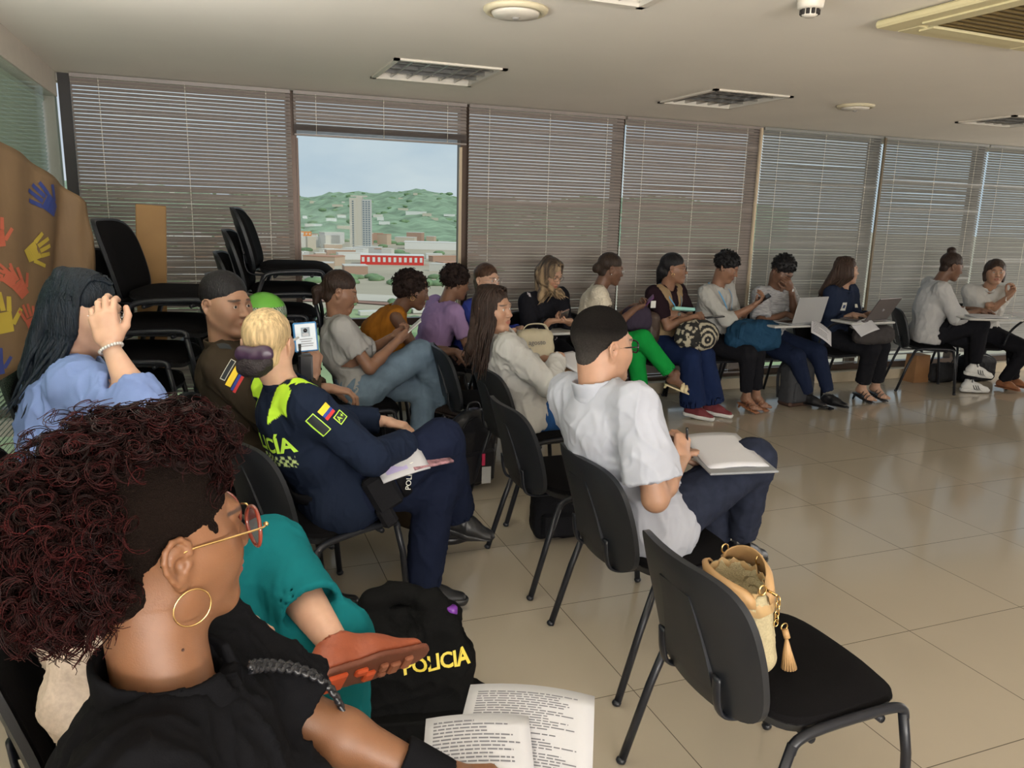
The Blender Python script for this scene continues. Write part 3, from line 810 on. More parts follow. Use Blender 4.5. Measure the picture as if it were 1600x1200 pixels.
# ------------------------------------------------------------------ heads, hands, bodies
def frame(fwd, up=(0, 0, 1)):
    """rows: right, forward, up"""
    f = nrm(fwd); r = nrm(np.cross(f, V(up))); u = np.cross(r, f); return np.array([r, f, u])
def head_field(Hc, R, s, h, neck, female=True, open_eye=True, jaw=1.0, ear=True):
    """Hc centre of the head at ear height, R rows (right, forward, up)"""
    def L(x, y, z): return Hc+s*(R[0]*x+R[1]*y+R[2]*z)
    lo = np.minimum(Hc-.15*s, V(neck)-.09); hi = np.maximum(Hc+.16*s, V(neck)+.09)
    f = Field(lo, hi, h); e = lambda c, r, k=.02, op='add', RR=None: f.ell(L(*c), V(r)*s, k*s, op, RR if RR is not None else R)
    rc = lambda a, b, ra, rb, k=.015, op='add': f.rc(L(*a), L(*b), ra*s, rb*s, k*s, op)
    e((0, -.012, .040), (.074, .092, .082), 0)
    e((0, .030, -.020), (.060*jaw**.5, .062, .085), .03)
    for q in (-1, 1):
        rc((q*.050*jaw, .004, -.052), (q*.018, .068, -.098), .020, .018, .035)
        e((q*.036, .058, -.028), (.024, .026, .028), .035)
        e((q*.056, .022, -.006), (.016, .034, .024), .035)
    e((0, .078, -.096), (.020, .018, .017), .018)
    rc((-.030, .081, .024), (.030, .081, .024), .013, .013, .014)
    for q in (-1, 1): e((q*.031, .101, .003), (.021, .018, .0145), .010, 'sub')
    rc((0, .084, .018), (0, .106, -.022), .0075, .0105, .012)
    e((0, .110, -.027), (.0115, .011, .0095), .006)
    for q in (-1, 1): e((q*.012, .100, -.031), (.0085, .011, .0080), .006)
    e((0, .083, -.062), (.026, .018, .019), .016)
    e((0, .098, -.0570), (.0215, .0075, .0048), .004)
    e((0, .096, -.0680), (.0190, .0085, .0062), .004)
    f.ell(L(0, .107, -.0622), V((.022, .006, .0016))*s, .003*s, 'sub', R)
    if open_eye:
        for q in (-1, 1):
            e((q*.031, .0755, .004), (.0150, .0150, .0140), .004)
            e((q*.031, .0925, .0025), (.0130, .010, .0038), .002, 'sub')
    if ear:
        for q in (-1, 1):
            def E(u, v, w=0): return L(q*(.0745+w+.30*max(0, -u)), -.006+u, -.004+v)   # u forward, v up, w outward
            f.rc(E(.006, .012), E(.004, -.020), .0115*s, .0085*s, .004*s, sc=(.42, 1, 1), R=R)
            f.rc(E(-.010, .010, .002), E(-.004, -.012, .002), .0150*s, .0120*s, .004*s, sc=(.35, 1, 1), R=R)
            rim = [(.010, .010), (.008, .022), (-.001, .030), (-.012, .030), (-.021, .022), (-.0235, .010), (-.021, -.003), (-.014, -.016), (-.006, -.025)]
            for k in range(len(rim)-1): f.rc(E(*rim[k], .006), E(*rim[k+1], .006), .0036*s, .0036*s, .0025*s)
            f.rc(E(-.004, -.022, .004), E(-.001, -.029, .003), .0080*s, .0062*s, .004*s, sc=(.55, 1, 1), R=R)
            an = [(-.004, .018), (-.013, .012), (-.015, .001), (-.010, -.010)]
            for k in range(3): f.rc(E(*an[k], .0045), E(*an[k+1], .0045), .0028*s, .0028*s, .003*s)
            f.ell(E(-.003, -.002, .008), V((.008, .0075, .0105))*s, .003*s, 'sub', R)
            f.rc(E(.008, -.004, .005), E(.006, -.008, .005), .0038*s, .0034*s, .003*s)
    a = L(0, -.018, -.05); f.rc(a, V(neck), (.056 if female else .062)*s, (.058 if female else .068)*s, .03*s)
    return f, L
def head_colors(P, L_inv, skin, lips, brow, female=True, stubble=0.0):
    q = L_inv(P); x, y, z = q[:, 0], q[:, 1], q[:, 2]
    col = np.tile(V(skin), (len(P), 1))
    def mixin(mask, c, w=1.0):
        m = np.clip(mask, 0, 1)[:, None]*w; return col*(1-m)+V(c)*m
    rosy = V(skin)*V((1.12, .86, .84))
    col = mixin(1-np.hypot(np.abs(x)-.040, z+.030)/.022, rosy, .35*(1 if female else .6))
    col = mixin((y > .08)*(1-np.hypot(x, z+.026)/.016), rosy, .4)
    lipm = (y > .082)*(1-np.maximum(np.abs(x)/.0245, 0)**2-((z+.0622)/.0125)**2)*2.5
    col = mixin(lipm, lips, .85)
    bz = .0275-.10*np.clip(np.abs(x)-.030, 0, 1)**1.0*0.9
    bm = (y > .05)*(1-(np.abs(np.abs(x)-.032)/.021)**4-((z-bz)/(.0038 if female else .0052))**2)*2
    col = mixin(bm, brow, .85)
    if stubble: col = mixin((z < -.035)*(y > -.01)*(1-(z+.035)/-.02*0-.3*(z > -.045)), V(skin)*.55+V((.02, .02, .02)), stubble)
    return col
def make_eye(parent, L, R, s, q, iris=(.03, .015, .008), look=None):
    c = L(q*.031, .0775, .0035); r = .0122*s; n = 12; vs = []; fs = []; cols = []
    g = nrm(R[1] if look is None else look); gx = nrm(np.cross(g, V(0, 0, 1))); gz = np.cross(gx, g)
    rings = [0, .17, .30, .44, .50, .8, 1.2, 1.8, 2.6, PI]
    for a in rings:
        for k in range(n):
            b = 2*PI*k/n; vs.append(c+r*(g*math.cos(a)+gx*math.sin(a)*math.cos(b)+gz*math.sin(a)*math.sin(b)))
            cols.append((.008, .006, .006) if a < .2 else iris if a < .45 else (.62, .58, .55))
    for i in range(len(rings)-1):
        for k in range(n): fs.append((i*n+k, i*n+(k+1) % n, (i+1)*n+(k+1) % n, (i+1)*n+k))
    mb = MB(); mb.add(vs, fs, True, cols); return mb.build('eye', mat('eye', (.6, .6, .6), .12, attr=True, coat=.4), parent)
def hand_prims(f, W, fwd, palm, side, curl=(.5, .5, .5, .5), thumb=.5, s=1.0, spread=.06, k=.004, bend=None):
    """W wrist, fwd toward the fingers, palm = palm facing direction, side = +1/-1 thumb side = side*cross(fwd, palm)"""
    F = nrm(fwd); Pn = nrm(V(palm)-F*np.dot(V(palm), F)); T = side*np.cross(F, Pn)
    kn = [(.028, .086), (.009, .091), (-.010, .087), (-.028, .078)]
    ln = [(.042, .025, .020), (.046, .029, .021), (.042, .026, .020), (.033, .020, .018)]
    rr = [.0092, .0092, .0088, .0078]
    tips = []
    for i, ((tx, fy), l, r) in enumerate(zip(kn, ln, rr)):
        K = W+s*(T*tx+F*fy); base = W+s*(T*tx*.75+F*.02)
        f.rc(base, K, .0125*s, .0105*s, .012*s)
        a = spread*(1.5-i); d = nrm(F*math.cos(a)+T*math.sin(a)); c = curl[i] if np.ndim(curl) else curl; p = K; ang = 0
        for j, seg in enumerate(l):
            ang += c*(1.15, 1.35, .85)[j]
            dj = d*math.cos(ang)+Pn*math.sin(ang); q = p+dj*seg*s
            f.rc(p, q, r*s*(1-.06*j), r*s*(.93-.07*j), k*s); p = q
        tips.append(p)
    f.rc(W+s*(T*.018+F*.022), W+s*(T*-.016+F*.03), .0155*s, .0145*s, .015*s)
    f.rc(W+s*(F*.03+Pn*.002), W+s*(F*.075), .0165*s, .013*s, .014*s, sc=(1, 1, 1))
    # thumb from the side of the palm
    b0 = W+s*(T*.020+F*.022+Pn*.006); b1 = b0+s*nrm(T*.75+F*.75+Pn*(.25+.5*thumb))*.040
    b2 = b1+s*nrm(T*(.45-.5*thumb)+F*.95+Pn*(.2+.8*thumb))*.033; b3 = b2+s*nrm(T*(.15-.8*thumb)+F*.9+Pn*(.2+.9*thumb))*.026
    f.rc(b0, b1, .0165*s, .0115*s, .014*s); f.rc(b1, b2, .0108*s, .0100*s, .005*s); f.rc(b2, b3, .0100*s, .0085*s, .004*s)
    tips.append(b3); return tips
def ik(a, c, l1, l2, pole):
    a, c = V(a), V(c); d = np.linalg.norm(c-a); dm = min(d, (l1+l2)*.999)
    if d > 1e-9: c2 = a+(c-a)/d*dm
    x = (l1*l1-l2*l2+dm*dm)/(2*dm); hgt = math.sqrt(max(0, l1*l1-x*x)); ax = (c2-a)/dm
    p = V(pole)-a; p = p-ax*np.dot(p, ax); p = nrm(p)
    return a+ax*x+p*hgt, c2
M_SKIN = {}
def skin_mat(k=0):
    return mat('skin', (.5, .3, .2), .48, attr=True, var=.05, vscale=40, sss=.15, bump=.06, bscale=500, spec=.45)
# ------------------------------------------------------------------ people library
def tube_q(pts, rs, n=5):
    """open ended tube as quads (numpy)"""
    pts = np.asarray(pts, float); m = len(pts); rs = np.broadcast_to(rs, (m,))
    T = np.gradient(pts, axis=0); T /= np.maximum(np.linalg.norm(T, axis=1, keepdims=True), 1e-9)
    up = np.array([0.31, 0.17, 0.93]); S = np.cross(T, up); S /= np.maximum(np.linalg.norm(S, axis=1, keepdims=True), 1e-6); U = np.cross(S, T)
    a = 2*np.pi*np.arange(n)/n
    P = pts[:, None, :]+rs[:, None, None]*(S[:, None, :]*np.cos(a)[None, :, None]+U[:, None, :]*np.sin(a)[None, :, None])
    i, k = np.meshgrid(np.arange(m-1), np.arange(n), indexing='ij'); k2 = (k+1) % n
    F = np.stack([i*n+k, i*n+k2, (i+1)*n+k2, (i+1)*n+k], -1).reshape(-1, 4)
    return P.reshape(-1, 3), F
def cr_path(pts, k=4):
    return np.array([tuple(p) for p in smooth_path([tuple(p) for p in pts], k)])
HAIR_MATS = {}
def hair_mat(name, c, rough=.45):
    return mat('hair_'+name, c, rough, var=.35, vscale=90, stretch=(1, 1, .12), bump=.5, bscale=260, spec=.22)
def torso(f, J, a, k=.04, belly=0.0, bust=0.0, seat=True):
    """torso with clothing ease a"""
    P, N, r, fw, s, g = J['P'], J['N'], J['r'], J['fw'], J['s'], J['g']; ax = nrm(N-P); L = np.linalg.norm(N-P)
    fwd = nrm(fw-ax*np.dot(fw, ax)); Rm = np.array([r, fwd, ax])
    M = P+ax*L*.5-fwd*J['slouch']
    f.rc(P+r*.075*s-fwd*.01, P-r*.075*s-fwd*.01, .112*s*g+a, k=0)
    f.rc(P+ax*.06, M, (.112*s*g+a)/1.0, (.108*s*g+a), k, sc=(1.22, .92, 1), R=Rm)
    f.rc(M, N-ax*.14*s-fwd*.012, (.110*s*g+a), (.112*s*g**.5+a), k, sc=(1.25, .95, 1), R=Rm)
    sR, sL = J['sh']
    f.rc(sR-ax*.01-r*.02, sL-ax*.01+r*.02, .046*s+a*.5, k=k)
    f.rc(sR-ax*.07-r*.045, sL-ax*.07+r*.045, .064*s+a*.8, k=k)
    f.rc(N-ax*.035, sR+ax*.012, .046*s+a*.6, .040*s+a*.6, k); f.rc(N-ax*.035, sL+ax*.012, .046*s+a*.6, .040*s+a*.6, k)
    if belly: f.ell(P+ax*.16+fwd*.05, ((.13+belly*.2)*s, (.10+belly)*s, .13*s), k)
    if bust:
        for q in (-1, 1): f.ell(N-ax*.235*s+fwd*(.075)*s+r*q*.072*s, (.07*s+a, (.045+bust)*s+a, .07*s+a), k*.8)
    return Rm
def joints(P, N, H, chest, s=1.0, g=1.0, slouch=.03, shw=.165, shrug=0.0, sR=None, sL=None):
    """chest = facing angle in degrees (0 = +x, 90 = towards the windows)"""
    P, N, H = V(P), V(N), V(H); a = math.radians(chest); fw = V(math.cos(a), math.sin(a), 0); r = V(math.sin(a), -math.cos(a), 0); ax = nrm(N-P)
    fw = nrm(fw-ax*np.dot(fw, ax)); r = nrm(np.cross(fw, ax))
    J = dict(P=P, N=N, H=H, fw=fw, r=r, s=s, g=g, slouch=slouch, ax=ax)
    J['sh'] = [V(sR) if sR is not None else N+r*shw*s-ax*(.055-shrug)*s, V(sL) if sL is not None else N-r*shw*s-ax*(.055-shrug)*s]
    J['hip'] = [P+r*.088*s, P-r*.088*s]
    return J
def set_arm(J, i, wrist, pole, l1=.285, l2=.245):
    s = J['s']; e, w = ik(J['sh'][i], wrist, l1*s, l2*s, V(J['sh'][i])+V(pole)); J.setdefault('el', [None, None])[i] = e; J.setdefault('wr', [None, None])[i] = w
def set_leg(J, i, ankle, pole, l1=.425, l2=.400):
    s = J['s']; kn, an = ik(J['hip'][i], ankle, l1*s, l2*s, V(J['hip'][i])+V(pole)); J.setdefault('kn', [None, None])[i] = kn; J.setdefault('an', [None, None])[i] = an
def arm_prims(f, J, i, a=0.0, upto=None, k=.02, g=None):
    s = J['s']; g = g or J['g']**.7; S, E, W = J['sh'][i], J['el'][i], J['wr'][i]
    f.rc(S, E, .047*s*g+a, .037*s*g+a, k); m = E+(W-E)*.35
    f.rc(E, m, .038*s*g+a, .037*s*g+a, k); f.rc(m, W, .037*s*g+a, .0245*s+a, k)
def leg_prims(f, J, i, a=0.0, k=.03, g=None):
    s = J['s']; g = g or J['g']**.8; Hh, K, A = J['hip'][i], J['kn'][i], J['an'][i]
    f.rc(Hh, K, .082*s*g+a, .056*s*g+a, k); m = K+(A-K)*.35; f.rc(K, m, .055*s*g+a, .052*s*g+a, k); f.rc(m, A, .051*s*g+a, .034*s+a, k)
def bounds(pts, m): 
    A = np.array([V(p) for p in pts]); return A.min(0)-m, A.max(0)+m
def body(name_label, J, hd, hup=(0, 0, 1), hs=1.0, skin=(.45, .25, .17), lips=None, brow=(.02, .012, .01), female=True, h=.006, hands=(None, None), arms=(True, True), legs=(False, False), eyes=True,
         stubble=0.0, look=None, feet=(None, None), neck_off=0.0, jaw=1.0, hh=None, cat='person'):
    """one continuous skin: head, neck, trunk, arms with hands, legs"""
    R = frame(hd, hup); s = J['s']*hs; parts = []; cols = []; hf = hh or h*.62
    neck = J['N']-J['ax']*.05
    f, L = head_field(J['H'], R, s, hf, neck, female, open_eye=eyes, jaw=jaw)
    P, F = f.mesh(); P = relax(P, F, 1, .35)
    inv = lambda Q: ((Q-J['H'])/s) @ R.T
    lips = lips or (skin[0]*.80, skin[1]*.45, skin[2]*.50)
    parts.append((P, F)); cols.append(head_colors(P, inv, skin, lips, brow, female, stubble))
    # trunk, inside the clothing
    lo, hi = bounds([J['P'], J['N'], *J['sh'], *J['hip']], .2); f = Field(lo, hi, .014); torso(f, J, -.014); P, F = f.mesh(); parts.append((P, F)); cols.append(np.tile(V(skin), (len(P), 1)))
    for i in (0, 1):
        if arms[i] and 'el' in J and J['el'][i] is not None:
            lo, hi = bounds([J['sh'][i], J['el'][i], J['wr'][i]], .07); f = Field(lo, hi, h*.9); arm_prims(f, J, i, -.002)
            hd_ = hands[i]
            P, F = f.mesh(); parts.append((P, F)); cols.append(np.tile(V(skin), (len(P), 1)))
            if hd_:
                W = J['wr'][i]; f = Field(W-.22*J['s'], W+.22*J['s'], min(h*.6, .0045)); f.rc(W-nrm(W-J['el'][i])*.05, W, .028*J['s'], .0235*J['s'], 0, sc=(1, 1, 1))
                tips = hand_prims(f, W, hd_['f'], hd_['p'], hd_.get('side', 1 if i else -1), hd_.get('curl', .5), hd_.get('thumb', .5), J['s']*hd_.get('s', 1.0), hd_.get('spread', .06))
                P, F = f.mesh(); parts.append((P, F))
                c = np.tile(V(skin), (len(P), 1))
                for t_ in tips:   # nails and fingertips
                    m = np.clip(1-np.linalg.norm(P-t_, axis=1)/.014, 0, 1)[:, None]*.5; c = c*(1-m)+V(skin)*V((1.15, .92, .9))*m
                cols.append(c)
        if legs[i] and 'kn' in J and J['kn'][i] is not None:
            lo, hi = bounds([J['hip'][i], J['kn'][i], J['an'][i]], .11); f = Field(lo, hi, h*1.2); leg_prims(f, J, i, -.004)
            if feet[i] is not None:
                A = J['an'][i]; t = nrm(V(feet[i])); lo, hi = bounds([A, A+t*.18], .09)
                P, F = f.mesh(); parts.append((P, F)); cols.append(np.tile(V(skin), (len(P), 1)))
                f = Field(lo, hi, min(h, .006)); foot_prims(f, A, t, J['s'], J['kn'][i])
            P, F = f.mesh(); parts.append((P, F)); cols.append(np.tile(V(skin), (len(P), 1)))
    o = np_mesh('person', parts, skin_mat(), None, cols); tag(o, name_label, cat)
    if eyes:
        for q in (-1, 1): make_eye(o, L, R, s, q, look=look)
    return o, L, R, s
def foot_prims(f, A, t, s, K, toes=True):
    """bare foot: t = direction of the toes"""
    up = nrm(nrm(V(K)-A)-t*np.dot(nrm(V(K)-A), t)); lat = np.cross(t, up)
    f.rc(A+up*.03*s, A-up*.035*s-t*.02*s, .034*s, .030*s, .02*s)
    f.rc(A-up*.02*s+t*.02*s, A-up*.050*s+t*.11*s, .034*s, .022*s, .03*s, sc=(1, 1, 1))
    for k in range(5):
        o = (k-2)*.0155*s; b = A-up*.054*s+t*(.10-.004*k)*s+lat*o*.9; f.rc(b, b+t*(.052-.006*k)*s-up*.004*s, .013*s, (.012-.0012*k)*s, .008*s)
def garment(parent, name, J, m, a=.014, h=None, sleeves=('long', 'long'), cuff=(1.0, 1.0), hem=.0, neck=.062, vneck=.0, fold=.006, fscale=9, belly=0.0, bust=0.0, collar=None, col=None, seed=0, torso_cut=True, arm_a=None, puff=0.0, k=.035, armg=None, open_front=0.0):
    """upper body garment; sleeves: None, 'short', 'long' with cuff = share of the arm (0..2, 1 = elbow)"""
    h = h or .008; pts = [J['P']-J['ax']*.1, J['N'], *J['sh'], *J['hip']]
    for i in (0, 1):
        if sleeves[i] and J.get('el') and J['el'][i] is not None: pts += [J['el'][i], J['wr'][i]]
    lo, hi = bounds(pts, .19*max(1, J['g'])); f = Field(lo, hi, h); Rm = torso(f, J, a, k, belly, bust)
    r, fwd, ax = Rm; aa = arm_a if arm_a is not None else a*.9; g = armg or J['g']**.7; s = J['s']
    for i in (0, 1):
        if not sleeves[i] or not J.get('el') or J['el'][i] is None: continue
        S, E, W = J['sh'][i], J['el'][i], J['wr'][i]; c = cuff[i]
        if c <= 1.0:
            end = S+(E-S)*c; d = nrm(E-S); f.rc(S, end, .050*s*g+aa, (.044*s*g+aa)*(1+puff), .03); 
            f.cut(end, d, 0, end-.09, end+.09); f.rc(end-d*.035, end+d*.05, .040*s*g+aa*.25, k=.002, op='sub')
        else:
            end = E+(W-E)*(c-1); d = nrm(W-E); rr = .038+(.026-.038)*(c-1)
            f.rc(S, E, .048*s*g+aa, .040*s*g+aa, .03); f.rc(E, end, .040*s*g+aa*1.05, (rr*s+aa)*(1+puff), .02)
            f.cut(end, d, 0, end-.06, end+.06); f.rc(end-d*.03, end+d*.05, rr*s+aa*.2, k=.002, op='sub')
    if not sleeves[0] or not sleeves[1]:
        for i in (0, 1):
            if not sleeves[i]: o = (r if i == 0 else -r); f.cut(J['sh'][i]+o*.012, o, .012)
    if torso_cut: f.cut(J['P']-ax*hem, -ax, .01)
    # neck opening
    Nn = J['N']; nd = nrm(J['H']-Nn)
    f.rc(Nn-ax*.025, Nn+ax*.12+fwd*.02, neck*s+.004, neck*s+.012, .006, 'sub')
    if vneck: f.rc(Nn-ax*.02+fwd*.10, Nn-ax*(.02+vneck)+fwd*.16, .050*s, .012, .012, 'sub')
    P, F = f.mesh(); P = relax(P, F, 1, .4)
    if fold: P = folds(P, F, fold, fscale, (1, 1, .75), seed*3.7)
    parts = [(P, F)]
    if collar:
        b = Nn-ax*.022+fwd*.004; lo, hi = bounds([b, b+ax*.07], .11); fc = Field(lo, hi, min(h, .006)); cr = collar.get('r', .062)*s
        fc.rc(b, b+ax*collar.get('h', .035)-fwd*.006, cr+.011, cr+.006, 0); 
        if collar.get('fold', True): fc.rc(b+ax*.002, b+ax*.010, cr+.020, cr+.014, .006)
        fc.rc(b-ax*.08, b+ax*.13, cr+.001, cr+.001, .002, 'sub')
        fc.cut(b+ax*collar.get('h', .035), ax+fwd*.25, .002); fc.cut(b-ax*.020, -ax, .004)
        if collar.get('open', True): fc.ell(b+fwd*.085+ax*.04, (.030, .05, .055), .004, 'sub', Rm)
        Pc, Fc = fc.mesh(); Pc = relax(Pc, Fc, 1, .3)
    o = np_mesh(name, parts, m, parent, [col(P)] if col else None)
    if collar: np_mesh('collar', [(Pc, Fc)], collar.get('m', m), o, [col(Pc)] if col else None)
    return o
def trousers(parent, J, m, a=.012, h=.009, ends=(1.0, 1.0), flare=0.0, fold=.005, name='trousers', fscale=9, seed=0, legs=(True, True), hem_r=.045, waist=.10, col=None, belly=0.0, tight=1.0):
    s = J['s']; g = J['g']**.8*tight; pts = [J['P'], *J['hip']]
    for i in (0, 1):
        if legs[i]: pts += [J['kn'][i], J['an'][i]]
    lo, hi = bounds(pts, .17); f = Field(lo, hi, h); P0, ax, r, fw = J['P'], J['ax'], J['r'], J['fw']
    f.rc(P0+r*.070*s, P0-r*.070*s, .112*s*g+a, k=0); f.rc(P0, P0+ax*waist, .118*s*g+a, .112*s*g+a, .03, sc=(1.2, .95, 1), R=np.array([r, fw, ax]))
    f.cut(P0+ax*waist, ax, .004)
    for i in (0, 1):
        if not legs[i]: continue
        Hh, K, A = J['hip'][i], J['kn'][i], J['an'][i]; e = ends[i]; E = K+(A-K)*e; d = nrm(A-K)
        f.rc(Hh, K, .086*s*g+a, .060*s*g+a, .035); f.rc(K, E, .058*s*g+a, (hem_r+flare)*s+a*.5, .03)
        f.cut(E, d, 0, E-.13, E+.13); f.rc(E-d*.03, E+d*.06, (hem_r+flare)*s+a*.5-.011, k=.002, op='sub')
    P, F = f.mesh(); P = relax(P, F, 1, .4)
    if fold: P = folds(P, F, fold, fscale, (1, 1, 1), seed*2.3+40)
    return np_mesh(name, [(P, F)], m, parent, [col(P)] if col else None)
def shoe(parent, A, t, s, m, sole=None, kind='shoe', up=None, h=.005, K=None, name='shoe', lat=None):
    """A ankle, t toe direction"""
    t = nrm(t); upv = nrm(V(up) if up is not None else V(0, 0, 1)); upv = nrm(upv-t*np.dot(upv, t)); lt = np.cross(t, upv); Rm = np.array([lt, t, upv]); A = V(A)
    z0 = -.075 if kind != 'boot' else -.08
    B = lambda y, z, x=0: A+t*y*s+upv*z*s+lt*x*s
    lo, hi = bounds([B(-.08, -.09), B(.21, .06)], .06); f = Field(lo, hi, h)
    f.rc(B(-.035, -.042), B(.06, -.046), .036*s, .038*s, 0); f.rc(B(.06, -.046), B(.155, -.060), .037*s, .026*s, .02*s, sc=(1.12, 1, .9), R=Rm)
    f.rc(B(-.02, -.03), B(-.005, .025 if kind in ('boot', 'sneaker') else -.005), .037*s, .036*s, .02*s)
    if kind == 'boot': f.rc(B(-.005, .02), B(-.005, .09), .041*s, .044*s, .02*s)
    f.rc(B(.0, -.01), B(.09, -.038), .030*s, .026*s, .02*s)
    f.cut(B(0, z0+.012), -upv, .003)
    top = .09 if kind == 'boot' else .02
    f.rc(B(-.005, top-.012), B(-.005, top+.06), .033*s, k=.003, op='sub')
    P, F = f.mesh(); P = relax(P, F, 1, .3)
    if kind == 'boot': P = folds(P, F, .003, 22)
    o = np_mesh(name, [(P, F)], m, parent)
    f = Field(lo, hi, h); 
    th = .020 if kind in ('boot', 'sneaker') else .012
    f.rc(B(-.04, z0+.006), B(.06, z0+.006), .040*s, .040*s, 0, sc=(1, 1, .9), R=Rm); f.rc(B(.06, z0+.006), B(.16, z0+.008), .043*s, .032*s, .02*s)
    f.cut(B(0, z0+th*.8), upv, .002); f.cut(B(0, z0-th*.2-(.012 if kind in ('boot', 'sneaker') else 0)), -upv, .002)
    P, F = f.mesh(); np_mesh('sole', [(P, F)], sole or m, o)
    return o
def sandal(parent, A, t, s, m, heel=.07, K=None, ankle=True, wedge=False):
    """open sandal: foot bed, straps, heel"""
    t = nrm(t); upv = V(0, 0, 1); upv = nrm(upv-t*np.dot(upv, t)); lt = np.cross(t, upv); A = V(A); B = lambda y, z, x=0: Vector(A+t*y*s+upv*z*s+lt*x*s)
    mb = MB(); G = []
    for i in range(9):
        y = -.045+.205*i/8; w = .030+.012*math.sin(PI*min(1, i/7)); z = -.078
        G.append([B(y, z, -w), B(y, z-.002, 0), B(y, z, w)])
    mb.sheet(G, .010); o = mb.build('sandal', m, parent)
    st = MB()
    for y, hh_ in ((.115, -.026), (.085, -.018), (.055, -.010)) if not wedge else ((.12, -.026), (.09, -.018)):
        st.tube(smooth_path([B(y, -.076, -.040), B(y-.004, (hh_-.076)/2+.01, -.038), B(y-.008, hh_, 0), B(y-.004, (hh_-.076)/2+.01, .038), B(y, -.076, .040)], 4), .004*s, 6, flat=(.4, 2.0 if not wedge else 4))
    st.build('strap', m, o)
    if ankle: MB().tube([B(.034*math.cos(a)-.005, .012, .034*math.sin(a)) for a in [2*PI*k/16 for k in range(16)]], .003*s, 6, closed=True).build('ankle_strap', m, o)
    if heel: MB().tube([B(-.03, -.08), B(-.035, -.08-heel)], [.014*s, .008*s], 8).build('heel', m, o)
    return o
# ---- hair
def hair_obj(parent, L, R, s, m, prims, cuts=(), h=.006, groove=.002, gscale=(150, 150, 14), locks=None, curls=None, col=None, name='hair', pad=.0, noise=None, nscale=45):
    """prims in head space: ('e', centre, radii) / ('c', a, b, ra, rb) / world: ('W', a, b, ra, rb, sc)"""
    pts = []
    for p in prims:
        if p[0] == 'e': pts += [L(*p[1])+max(p[2])*s, L(*p[1])-max(p[2])*s]
        elif p[0] == 'c': pts += [L(*p[1]), L(*p[2])]
        else: pts += [V(p[1]), V(p[2])]
    rm = max([max(p[3:5]) for p in prims if p[0] != 'e'] or [0]); lo, hi = bounds(pts, rm*1.3+.02); f = Field(lo, hi, h)
    for p in prims:
        if p[0] == 'e': f.ell(L(*p[1]), V(p[2])*s, (p[3] if len(p) > 3 else .025)*s, 'add', R)
        elif p[0] == 'c': f.rc(L(*p[1]), L(*p[2]), p[3]*s, p[4]*s, .025*s, sc=p[5] if len(p) > 5 else None, R=R)
        else: f.rc(p[1], p[2], p[3]*s, p[4]*s, .03*s, sc=p[5] if len(p) > 5 else None, R=R)
    for p in cuts:
        if p[0] == 'e': f.ell(L(*p[1]), V(p[2])*s, .008*s, 'sub', R)
        elif p[0] == 'p': f.cut(L(*p[1]), R.T @ V(p[2]), .006)
    P, F = f.mesh(); P = relax(P, F, 1, .4); N = vnormals(P, F)
    if noise: P = P+N*((vnoise(P*nscale)-.4)*noise+(vnoise(P*nscale*2.2+7)-.5)*noise*.6)[:, None]
    elif groove: P = P+N*((vnoise(P*V(gscale))-.5)*groove*2+(vnoise(P*V(gscale)*.4+3)-.5)*groove*2)[:, None]
    parts = [(P, F)]
    for l in (locks or []): parts.append(l)
    for l in (curls or []): parts.append(l)
    cols = [col(p) for p, _ in parts] if col else None
    return np_mesh(name, parts, m, parent, cols)
def long_locks(L, s, n, ends, seed=0, part=0.0, rad=.0055, front=1.0, arc=(-2.5, 2.5), wave=.004, zpull=0.0, jit=.02):
    """straight locks from the parting over the skull and down to a world point chosen by angle: ends(theta) -> world xyz"""
    r = np.random.RandomState(seed); out = []
    for i in range(n):
        th = arc[0]+(arc[1]-arc[0])*(i+r.rand())/n; d = V(math.sin(th), -math.cos(th)); hgt = r.uniform(-.3, 1)
        y0 = r.uniform(-.05, .07) if abs(th) > 1.0 else r.uniform(-.07, .0)
        p = [L(part+.004*np.sign(d[0]), y0, .122-.6*max(0, y0-.03)), L(d[0]*.052+part*.5, d[1]*.058+y0*.4-.005, .108), L(d[0]*.079, d[1]*.090-.010, .055), L(d[0]*.086, d[1]*.098-.010, -.005), L(d[0]*.086, d[1]*.094-.010, -.065)]
        e = V(ends(th))+r.normal(0, jit, 3); a = p[-1]
        for q in (.33, .66, 1.0): p.append(a*(1-q)+e*q+r.normal(0, wave, 3)+V(0, 0, 0))
        pp = cr_path(p, 4); mm = len(pp); t = np.linspace(0, 1, mm); rr = rad*s*(.7+.6*np.sin(np.pi*np.minimum(1, t*1.15)))*r.uniform(.7, 1.3)
        rr[-3:] *= [.75, .5, .2]; out.append(tube_q(pp, rr, 5))
    return out
